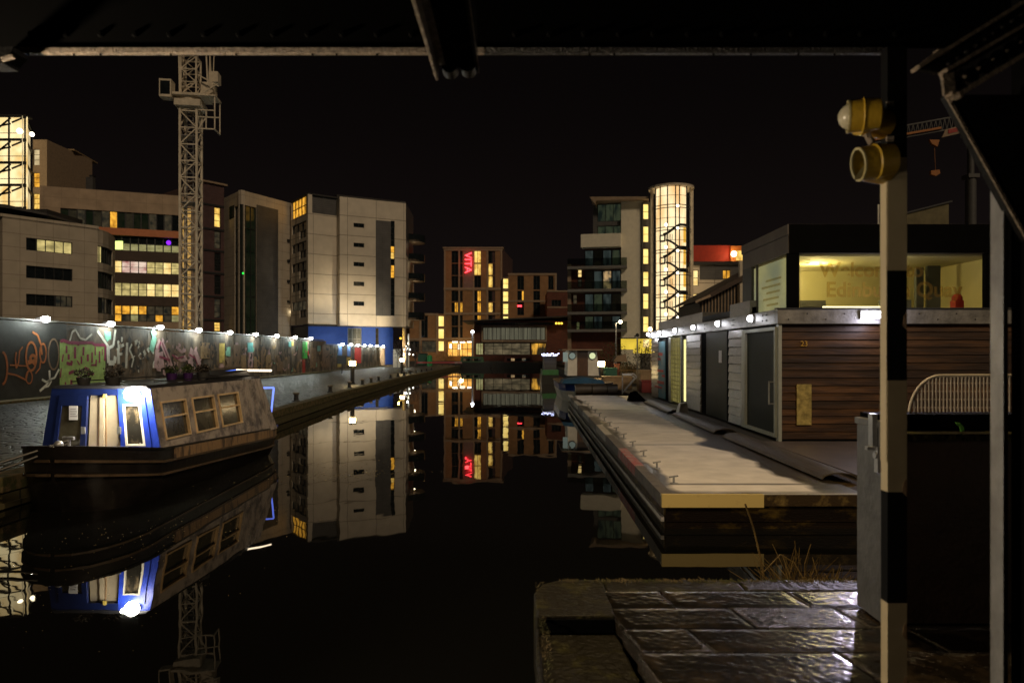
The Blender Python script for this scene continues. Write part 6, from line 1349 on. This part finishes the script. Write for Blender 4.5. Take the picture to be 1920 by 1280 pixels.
# striped post
sp_ = thing('striped_post', 'black and cream striped steel post standing on the wet stone quay', 'post', (1.65, 3.02, .9))
M['stripe_cream'] = mat('cream_paint', (.44, .36, .22), .55, var=.08, scale=6, bump=.03, bscale=60); M['stripe_black'] = mat('black_paint', (.004, .004, .004), .7, var=.3, scale=6)
M['stripe_black'].node_tree.nodes['Principled BSDF'].inputs['Specular IOR Level'].default_value = .1
x0, x1 = 1.602, 1.686; zs = [.90]+[H-(py-CY)*3.0/F0 for py in (1130, 922, 713, 507, 295, 88)]
a = MB()
for k, (z0, z1) in enumerate(zip(zs[:-1], zs[1:])):
    a.cur = k % 2; a.box(x0, x1, 3.0, 3.055, z0, z1)
a.build('shaft', ['stripe_cream', 'stripe_black'], sp_)
a = MB(); a.box(x1-.002, x1+.006, 3.012, 3.05, .905, 3.80); a.build('edge_strip', mat('old_yellow_edge', (.30, .20, .07), .6), sp_)
# the left face below the wood-lit lamp is unbroken cream in the photo: a separate painted strip
a = MB(); a.box(x0-.004, x0-.0005, 3.002, 3.053, 2.03, 3.35); a.build('side_strip', 'stripe_cream', sp_)
for z, w_ in ((1.9, .02), (2.62, .016), (1.05, .02), (1.28, .014)): MB().prism([(x1-.02, 2.9985, z), (x1-.001, 2.9985, z-.02), (x1-.002, 2.9985, z+.06), (x1-.015, 2.9985, z+.04)], (0, .001, 0)).build('rust_patch', 'nb_band', sp_)
MB().box(x0-.05, x1+.05, 2.95, 3.1, .9, .915).build('base_plate', 'black_steel', sp_)
# two yellow signal heads
M['horn_yellow'] = mat('old_yellow_paint', (.40, .25, .02), .42, var=.3, scale=12, bump=.2, col2=(.20, .13, .03), amt=.66)
M['rim'] = mat('pale_rim', (.40, .34, .16), .4)
def head(c, axis, r, l, closed, label):
    c = Vector(c); d = Vector(axis).normalized(); q = thing('signal_lamp', label, 'signal lamp', c); e = c-d*l
    up = Vector((0, 0, 1)); s_ = d.cross(up).normalized(); u_ = s_.cross(d)
    a = MB(); n = 24; prof = [(0, r), (.0, r*.88)] if not closed else []
    a.cone(c, c-d*l*.42, r*.98, r*.98, n, False); a.cone(c-d*l*.42, c-d*l*.46, r*.98, r*1.06, n, False); a.cone(c-d*l*.46, c-d*l*.5, r*1.06, r*1.0, n, False); a.cone(c-d*l*.5, e, r*1.0, r*.92, n, False)
    a.cone(e, e-d*.012, r*.92, r*.5, n); 
    if not closed: a.cone(c-d*l*.38, c, r*.9, r*.9, n, False)
    a.build('housing', 'horn_yellow', q)
    a = MB(); m = 24
    for k in range(m):
        t0, t1 = 2*math.pi*k/m, 2*math.pi*(k+1)/m; f = lambda t_, rr_: c+s_*math.cos(t_)*rr_+u_*math.sin(t_)*rr_
        a.prism([f(t0, r*.86), f(t1, r*.86), f(t1, r*1.0), f(t0, r*1.0)], d*.008)
    a.build('rim', 'rim', q)
    if closed: MB().ball(c-d*r*.15, r*.80, 18).build('lens', mat('milky_lens', (.42, .38, .26), .25, var=.2), q)
    else:
        MB().cyl(c-d*l*.37, c-d*l*.39, r*.9, 20).build('dark_interior', 'black', q)
        a = MB(); v = []; n = 8
        for k in range(n+1):
            t_ = math.pi*(1.05+.62*k/n); p = c+s_*math.cos(t_)*r*.88+u_*math.sin(t_)*r*.88; v += [p, p+d*(.035*math.sin(math.pi*k/n)+.004)]
        a.add(v, [(2*k, 2*k+1, 2*k+3, 2*k+2) for k in range(n)]); a.build('hood_lip', 'rim', q)
    return q
c1 = P(1592, 219, 2.93); c2 = P(1612, 308, 2.90)
h1 = head(c1, (-.95, .32, .0), .068, .115, True, 'upper yellow signal lamp with a milky lens on the striped post')
h2 = head(c2, (-.97, .04, -.14), .070, .135, False, 'lower yellow signal lamp, open and empty, on the striped post')
MB().cone(c1+Vector((.07, .05, 0)), (x0, 3.03, c1.z), .06, .062, 20).build('mount', 'horn_yellow', h1)
a = MB(); a.bar((x0-.01, 2.99, c1.z-.075), (x0+.02, 2.99, c1.z-.075), .01, .02).bar((x0-.01, 2.99, c1.z+.075), (x0+.02, 2.99, c1.z+.075), .01, .02).bar(P(1625, 250, 2.95), P(1634, 270, 2.95), .02).ball(P(1632, 264, 2.94), .016, 8); a.build('clamp', 'rust_edge', h1)
MB().cone(c2+Vector((.06, .08, .01)), (x0, 3.03, c2.z+.01), .058, .062, 20).build('mount', 'horn_yellow', h2)
# grey steel cabinet / gate box behind the post
cbx = thing('steel_cabinet', 'tall grey and black steel cabinet behind the striped post on the quay', 'cabinet', (2.7, 4.3, .9))
M['cab_grey'] = mat('grey_cabinet_paint', (.10, .10, .10), .5, .2, var=.3, scale=6, bump=.25, bscale=20); M['cab_dark'] = mat('shaded_rusty_steel', (.020, .012, .008), .35, var=.5, scale=2, bump=.2)  # dark steel colour carries the front face's deep shadow
MB().box(2.135, 2.16, 4.05, 4.36, .92, 2.06).build('side_panel', 'cab_grey', cbx, bevel=.004)
MB().box(2.125, 2.17, 4.04, 4.37, 2.06, 2.10).build('side_lip', 'cab_grey', cbx, bevel=.004)
MB().box(2.165, 3.6, 4.06, 4.40, .92, 1.99).build('body', 'cab_dark', cbx)
MB().box(2.165, 3.6, 4.04, 4.42, 1.99, 2.03).build('mossy_ledge', 'old_stone', cbx)
MB().box(2.165, 3.6, 4.2, 4.38, 2.031, 2.13).build('top_box', 'black', cbx)
a = MB(); a.box(2.10, 2.13, 4.10, 4.15, 1.95, 2.14).box(2.06, 2.13, 4.08, 4.11, 1.93, 1.95).box(2.11, 2.134, 4.06, 4.10, 1.80, 1.95).cyl((2.10, 4.08, 1.90), (2.134, 4.08, 1.90), .02, 10); a.build('latch', 'galv', cbx)
tag(MB().prism([(2.625, 4.1, 2.035), (2.645, 4.1, 2.045), (2.64, 4.1, 2.065), (2.62, 4.1, 2.085), (2.595, 4.1, 2.09), (2.60, 4.1, 2.078), (2.618, 4.1, 2.065), (2.622, 4.1, 2.05)], (.0, .01, .002)).build('leaf', mat('fresh_leaf', (.07, .22, .03), .5)), 'single bright green leaf lying on the mossy ledge of the steel cabinet', 'leaf')
q = thing('mesh_panel', 'pale steel mesh barrier with a rounded corner above the cabinet', 'mesh barrier', (2.7, 4.5, 2.1)); D_ = 4.45
fz = lambda py: H-(py-CY)*D_/F0; fx = lambda px: (px-CX)/F0*D_
arc = [(fx(1704)+(fx(1764)-fx(1704))*(1-math.cos(R(k))), fz(782)+(fz(704)-fz(782))*math.sin(R(k))) for k in range(0, 91, 9)]
pts = [(x, D_, z) for x, z in arc]+[(3.7, D_, fz(703))]
MB().tube(pts, .009, 8).tube([(fx(1704), D_, fz(782)), (3.7, D_, fz(782))], .006, 6).build('frame', 'rail_pale' if 'rail_pale' in M else 'crane', q)
a = MB(); x = fx(1704)+.012
while x < 3.7:
    if x < fx(1764): c = (fx(1764)-x)/(fx(1764)-fx(1704)); zt = fz(782)+(fz(704)-fz(782))*math.sqrt(max(0, 1-c*c))
    else: zt = fz(704)
    a.bar((x, D_, fz(782)-.05), (x, D_, zt-.005), .007, .007); x += .0235
for k in range(5):
    z = fz(782)+.052*k+.01; c = min(1, (z-fz(782))/(fz(704)-fz(782))); xa = fx(1764)-(fx(1764)-fx(1704))*math.sqrt(max(0, 1-c*c)); a.bar((xa, D_+.008, z), (3.7, D_+.008, z), .004, .004)
a.build('bars', 'rail_pale' if 'rail_pale' in M else 'crane', q)
# galvanised post at right
q = thing('galvanised_post', 'plain grey galvanised post near the right edge', 'post', (1.82, 2.6, .9)); a = MB(); xa, xb = 887/F0*2.6, 921/F0*2.6
pq = [(887/F0*2.64, 2.64), (911/F0*2.53, 2.53), (920/F0*2.545, 2.545), (920/F0*2.68, 2.68), (890/F0*2.7, 2.7)]; a.prism([(x_, y_, .9) for x_, y_ in pq], (0, 0, 2.5)); a.build('shaft', 'galv', q, bevel=.004)
# black riveted steelwork on the right
q = thing('bridge_strut', 'massive black steel upright and gusset filling the right edge', 'steelwork', (2.3, 2.5, .9))
MB().prism([P(1776, 178, 2.5), P(1900, 178, 2.5), P(2150, 178, 2.5), P(2150, 800, 2.5), P(1945, 480, 2.5), P(1919, 440, 2.5)], (0, .04, 0)).build('gusset', 'black_steel', q)
MB().box(919/F0*2.60, 3.2, 2.1, 2.58, .9, 3.9).build('upright', 'black', q)
e0, e1 = P(1776, 181, 2.49), P(1945, 482, 2.49); MB().bar(e0, e1, .008, .010).build('gusset_edge', 'rust_dim' if 'rust_dim' in M else 'rust_edge', q)
q = thing('lattice_girder', 'riveted black girder rising to the top right corner', 'girder', P(1800, 130, 2.4)); D_ = 2.4
def gp(x, y, d=0): return P(x, y, D_+d)
a = MB()
for (xa, ya, xb, yb, w_) in ((1716, 130, 1940, -8, .012), (1768, 136, 1990, 8, .012), (1790, 182, 2010, 48, .016)): a.bar(gp(xa, ya), gp(xb, yb), .05, w_)
a.bar(gp(1716, 130), gp(1758, 98), .03, .01); a.bar(gp(1754, 98), gp(1775, 98), .03, .008); a.bar(gp(1776, 138), gp(1780, 178), .04, .012); a.bar(gp(1778, 178), gp(1800, 182), .04, .012)
a.build('flange', 'rust_edge', q)
MB().prism([gp(1716, 128, .03), gp(1940, -10, .03), gp(1990, 8, .03), gp(1768, 138, .03)], (0, .02, 0)).build('web', 'black_steel', q)
M['worn_black'] = mat('worn_black_paint', (.05, .045, .04), .35, var=.6, scale=14, bump=.4, bscale=60)
MB().prism([gp(1768, 140, .03), gp(1990, 10, .03), gp(2010, 46, .03), gp(1792, 182, .03), gp(1776, 178, .03)], (0, .02, 0)).build('web', 'worn_black', q)
a = MB()
for k in range(8):
    c = gp(1793+k*26, 158-k*16, .028); a.cyl(c, c-Vector((0, .006, 0)), .022+.002*k, 18)
a.build('lightening_hole', 'black', q)
a = MB()
for k in range(9):
    c = gp(1776+k*17, 122-k*11.5, .03); MB().cone(c, c-Vector((0, .014, 0)), .007, .004, 8).build('rivet', 'rust_dark', q)
for k in range(7):
    c = gp(1806+k*26, 146-k*16, .03); MB().cone(c, c-Vector((0, .014, 0)), .008, .004, 8).build('rivet', 'rust_edge', q)
M['jib_grey'] = mat('distant_grey_paint', (.07, .07, .07), .6)
# distant crane seen behind the striped post
q = thing('distant_crane', 'distant crane jib with an orange trolley, seen between the striped post and the black gusset', 'crane', P(1820, 395, 120)); Dc = 120
p0, p1 = P(1820, 400, Dc), P(1820, 235, Dc); MB().cyl((p0.x, Dc, .5), (p0.x, Dc, P(0, 330, Dc).z), .85, 12).cyl((p0.x, Dc, P(0, 330, Dc).z), (p0.x, Dc, p1.z), .55, 12).box(p0.x-.95, p0.x+.95, Dc-1, Dc+1, P(0, 335, Dc).z, P(0, 328, Dc).z).build('mast', 'jib_grey', q)
a = MB(); A0, A1 = P(1640, 268, Dc), P(1860, 228, Dc); B0, B1 = P(1640, 246, Dc), P(1860, 206, Dc)
for p_, q_ in ((A0, A1), (B0, B1)): a.bar(p_, q_, .22)
for k in range(26): f = k/26; a.bar(A0.lerp(A1, f), B0.lerp(B1, f+.5/26), .10); a.bar(B0.lerp(B1, f+.5/26), A0.lerp(A1, f+1/26), .10)
a.build('jib', 'jib_grey', q)
M['crane_orange'] = mat('orange_paint_dim', (.35, .12, .01), .6)
MB().bar(P(1640, 262, Dc-.3), P(1764, 240, Dc-.3), .35).build('orange_rail', 'crane_orange', q)
MB().prism([P(1766, 258, Dc-.5), P(1800, 250, Dc-.5), P(1802, 235, Dc-.5), P(1773, 243, Dc-.5)], (0, .2, 0)).build('sign_board', 'belt', q)
a = MB(); a.bar(P(1778, 249, Dc-.55), P(1796, 245, Dc-.55), .12, .3).bar(P(1778, 245, Dc-.55), P(1796, 241, Dc-.55), .12, .3); a.build('sign_lettering', 'paint_red', q)
a = MB(); a.prism([P(1743, 262, Dc-.3), P(1762, 262, Dc-.3), P(1758, 275, Dc-.3), P(1748, 270, Dc-.3)], (0, .5, 0)); a.prism([P(1746, 320, Dc-.3), P(1762, 318, Dc-.3), P(1763, 325, Dc-.3), P(1755, 330, Dc-.3), P(1746, 327, Dc-.3)], (0, .5, 0)); a.bar(P(1752, 272, Dc), P(1754, 320, Dc), .05); a.build('hook_block', 'crane_orange', q)
# ================================================================== plants
a = MB(); rnd = random.Random(31)
for k in range(900):      # dry grasses and twigs rising from the water between jetty and quay
    x = rnd.gauss(2.55, .28); y = rnd.uniform(5.2, 6.6); h = rnd.uniform(.25, .80)*max(.25, 1-abs(x-2.6)/.95)
    bx, by = rnd.uniform(-.38, .38), rnd.uniform(-.15, .15); p = Vector((x, y, -.02)); w_ = rnd.uniform(.003, .006); last = p
    for i in range(1, 5):
        f = i/4; n_ = Vector((x+bx*f*f+rnd.uniform(-.02, .02), y+by*f*f, h*f*(1-.15*f*abs(bx)*3))); a.add([last-Vector((w_, 0, 0)), last+Vector((w_, 0, 0)), n_+Vector((w_*.7, 0, 0)), n_-Vector((w_*.7, 0, 0))], [(0, 1, 2, 3)]); last = n_
o = a.build('dry_reeds', 'grass_leaf'); tag(o, 'tangle of dry brown reeds in the water behind the stone quay', 'reeds'); o['kind'] = 'stuff'
a = MB(); a.tube([(2.45, 6.9, 0), (2.46, 6.95, .35), (2.38, 7.0, .75), (2.30, 7.0, .98)], .010, 6); a.tube([(2.46, 6.95, .3), (2.62, 6.9, .5), (2.75, 6.9, .42)], .007, 6); tag(a.build('bare_twig', 'grass_leaf'), 'bare orange twig leaning in front of the jetty face', 'twig')
a = MB(); rnd = random.Random(14)
for k in range(900):
    x = .28+rnd.random()*3.2; y = 4.86+rnd.gauss(0, .02); a.add([(x, y, .9), (x+rnd.uniform(-.02, .02), y+.01, .9+rnd.uniform(.005, .02)), (x+.012, y, .9)], [(0, 1, 2)])
for k in range(500):
    x = .13+rnd.random()*.05; y = rnd.uniform(3.0, 4.85); a.add([(x, y, .895), (x+rnd.uniform(-.015, .015), y+.008, .90+rnd.uniform(.004, .014)), (x, y+.012, .895)], [(0, 1, 2)])
stuff(a.build('edge_moss', 'moss'))
def tree(px, D_, h, cr, label, leafm='leaf2', n=900, name='bare_tree'):
    p = P(px, 0, D_); x = p.x; q = thing(name, label, 'tree', (x, D_, .5)); rnd = random.Random(int(px)); a = MB()
    a.cone((x, D_, .5), (x+.1, D_, .5+h*.5), .13, .07, 8); tips = []
    for k in range(16):
        an = rnd.uniform(0, 6.28); z0 = .5+h*rnd.uniform(.25, .5); p0 = Vector((x+.05, D_, z0)); p1 = p0+Vector((math.cos(an)*cr*.5, math.sin(an)*cr*.5, h*.22)); p2 = p1+Vector((math.cos(an+.5)*cr*.4, math.sin(an+.5)*cr*.4, h*rnd.uniform(.1, .28)))
        a.cone(p0, p1, .05, .03, 5); a.cone(p1, p2, .03, .012, 5)
        for j in range(6): t_ = p1.lerp(p2, rnd.random()); a.cone(t_, t_+Vector((rnd.uniform(-.5, .5), rnd.uniform(-.5, .5), rnd.uniform(.2, .7))), .012, .004, 4)
    a.build('trunk', 'brown_band', q)
    if n: a = MB(); foliage(a, (x, D_, .5+h*.66), cr, h*.36, n, .09, rnd); a.build('crown', leafm, q)
tree(1080, 100, 6.5, 2.2, 'bare winter tree with pale twigs right of the waterside pavilion', n=250)
tree(752, 90, 3.6, 1.2, 'small thin tree by the white bulbs at the end of the hoarding', n=250)
tree(778, 100, 4.0, 1.4, 'thin brown tree left of the dark green container', n=300)
def bush(px, py, D_, rx, rz, label, m_='leaf', n=500):
    p = P(px, py, D_); q = thing('shrub', label, 'shrub', (p.x, D_, .5)); rnd = random.Random(int(px)); a = MB(); foliage(a, (p.x, D_, max(.5+rz*.8, p.z)), rx, rz, n, .08, rnd); a.build('foliage', m_, q)
    a = MB()
    for k in range(5): a.cone((p.x+k*.1-.2, D_, .5), (p.x+rnd.uniform(-rx, rx)*.6, D_, .5+rz), .03, .01, 5)
    a.build('stem', 'brown_band', q)
bush(1150, 668, 52, 1.3, 1.2, 'dark shrub under the slim street lamp on the right bank'); bush(1175, 690, 48, .7, .5, 'small green shrub left of the dark-headed pole'); bush(1210, 668, 50, .9, 1.3, 'dark shrub below the yellow canopy', 'leaf2')
bush(836, 668, 120, 1.6, .9, 'low green hedge below the bright stacked windows of the low ochre wing'); bush(1040, 672, 119, 2.0, 1.2, 'dark bush at the right end of the far moored boats', 'leaf2')
# crates, planters and boats behind the jetty on the right bank
M['dull_red'] = mat('dull_red', (.16, .012, .01), .6)
M['crate_green'] = mat('green_crate', (.015, .10, .07), .6); M['tan_wood'] = mat('tan_wood', (.28, .19, .10), .7, var=.3, scale=3)
def crate(px0, py0, px1, py1, D_, dep, m_, name, label, cat, z0=None):
    a_ = P(px0, py1, D_); b_ = P(px1, py0, D_); zb_ = .5 if z0 is None else z0; q = thing(name, label, cat, ((a_.x+b_.x)/2, D_, zb_)); zt_ = b_.z
    MB().box(a_.x, b_.x, D_, D_+dep, zb_, zt_).build('body', m_, q, bevel=.03); a = MB(); w_ = b_.x-a_.x
    a.box(a_.x-.03, b_.x+.03, D_-.03, D_+dep+.03, zt_-.07, zt_+.01)
    a.box(a_.x+w_*.05, a_.x+w_*.12, D_-.02, D_-.002, zb_, zt_-.08).box(b_.x-w_*.12, b_.x-w_*.05, D_-.02, D_-.002, zb_, zt_-.08); a.build('rim', m_, q)
crate(1132, 706, 1185, 722, 38.5, 1.2, 'tan_wood', 'timber_planter', 'long tan timber planter behind the bent handrail', 'planter')
crate(1135, 690, 1157, 697, 42, .8, 'crate_green', 'green_crate', 'teal green crate right of the glowing bollard light by the boat', 'crate')
crate(1200, 694, 1222, 716, 36.5, 1, 'tan_wood', 'wooden_crate', 'brown wooden crate left of the teal painted panel', 'crate')
crate(1203, 713, 1222, 724, 35, .7, 'dull_red', 'red_crate', 'low red crate against the far end of the timber office', 'crate')
crate(1153, 682, 1162, 692, 43, .5, 'red_brick', 'rusty_bin', 'small rust-red bin behind the timber planter', 'bin')
q = thing('tarpaulin_shelter', 'pale grey tarpaulin shelter behind the shrubs on the right bank', 'shelter', P(1162, 680, 50)); a_ = P(1151, 678, 50); b_ = P(1176, 664, 50); MB().prism([(a_.x, 50, a_.z), (b_.x, 50, a_.z), (b_.x-.1, 50, b_.z), (a_.x+.2, 50, b_.z-.15)], (0, 1.5, 0)).build('cover', 'belt', q)
a = MB()
for x in (a_.x+.05, b_.x-.05): a.bar((x, 50.1, .5), (x, 50.1, a_.z), .05)
a.build('leg', 'galv', q)
q = thing('garden_fence', 'slatted pale fence among plants left of the dark-headed pole', 'fence', P(1178, 690, 47)); a = MB()
for k in range(12): x = P(1163+k*2.7, 0, 47).x; a.box(x, x+.04, 47, 47.03, .5, 1.65+.1*(k % 3))
a.build('slat', 'tan_wood', q); MB().box(P(1162, 0, 47).x, P(1195, 0, 47).x, 47.031, 47.06, 1.3, 1.38).build('rail', 'tan_wood', q)
# warm light over that garden bank
light('POINT', 'garden_light', (6.3, 40.5, 3.2), 28, (1, .72, .36), .1)
light('POINT', 'shopfront_spill', P(865, 655, 147), 200, (1, .6, .2), .4)
# floating leaves on the water, with pale flecks painting its glints
a = MB(); rnd = random.Random(77)
def fl(x, y, s_): an = rnd.uniform(0, 6.3); d = Vector((math.cos(an), math.sin(an), 0))*s_; e = Vector((-d.y, d.x, 0))*.55; t_ = rnd.uniform(-.3, .3)*s_; p = Vector((x, y, .004)); a.add([p-d, p+e+Vector((0, 0, t_*.6+.004)), p+d, p-e+Vector((0, 0, .004))], [(0, 1, 2, 3)])
for k in range(170): x = rnd.gauss(-4.9, .9); y = rnd.gauss(9.6, .9)+(x+4.9)*.5; fl(x, y, rnd.uniform(.005, .014))
for k in range(110): x = rnd.gauss(-4.2, 1.0); y = rnd.gauss(14.5, 1.2); fl(x, y, rnd.uniform(.01, .03))
for k in range(120): x = rnd.gauss(-3.3, .7); y = 14.2+(x+3.6)*.2+rnd.gauss(0, .25); fl(x, y, rnd.uniform(.01, .03))  # pale leaf flecks stand in for ripple glints on disturbed water
for k in range(90): x = rnd.gauss(2.9, .35); y = rnd.uniform(5.2, 7.6); fl(x, y, rnd.uniform(.006, .015))
for k in range(60): x = rnd.gauss(-4.6, .8); y = rnd.gauss(6.9, .7); fl(x, y, rnd.uniform(.004, .010))
stuff(a.build('leaves_and_glints', mat('wet_leaves_and_glints', (.42, .34, .2), .2, var=.5, scale=9)))
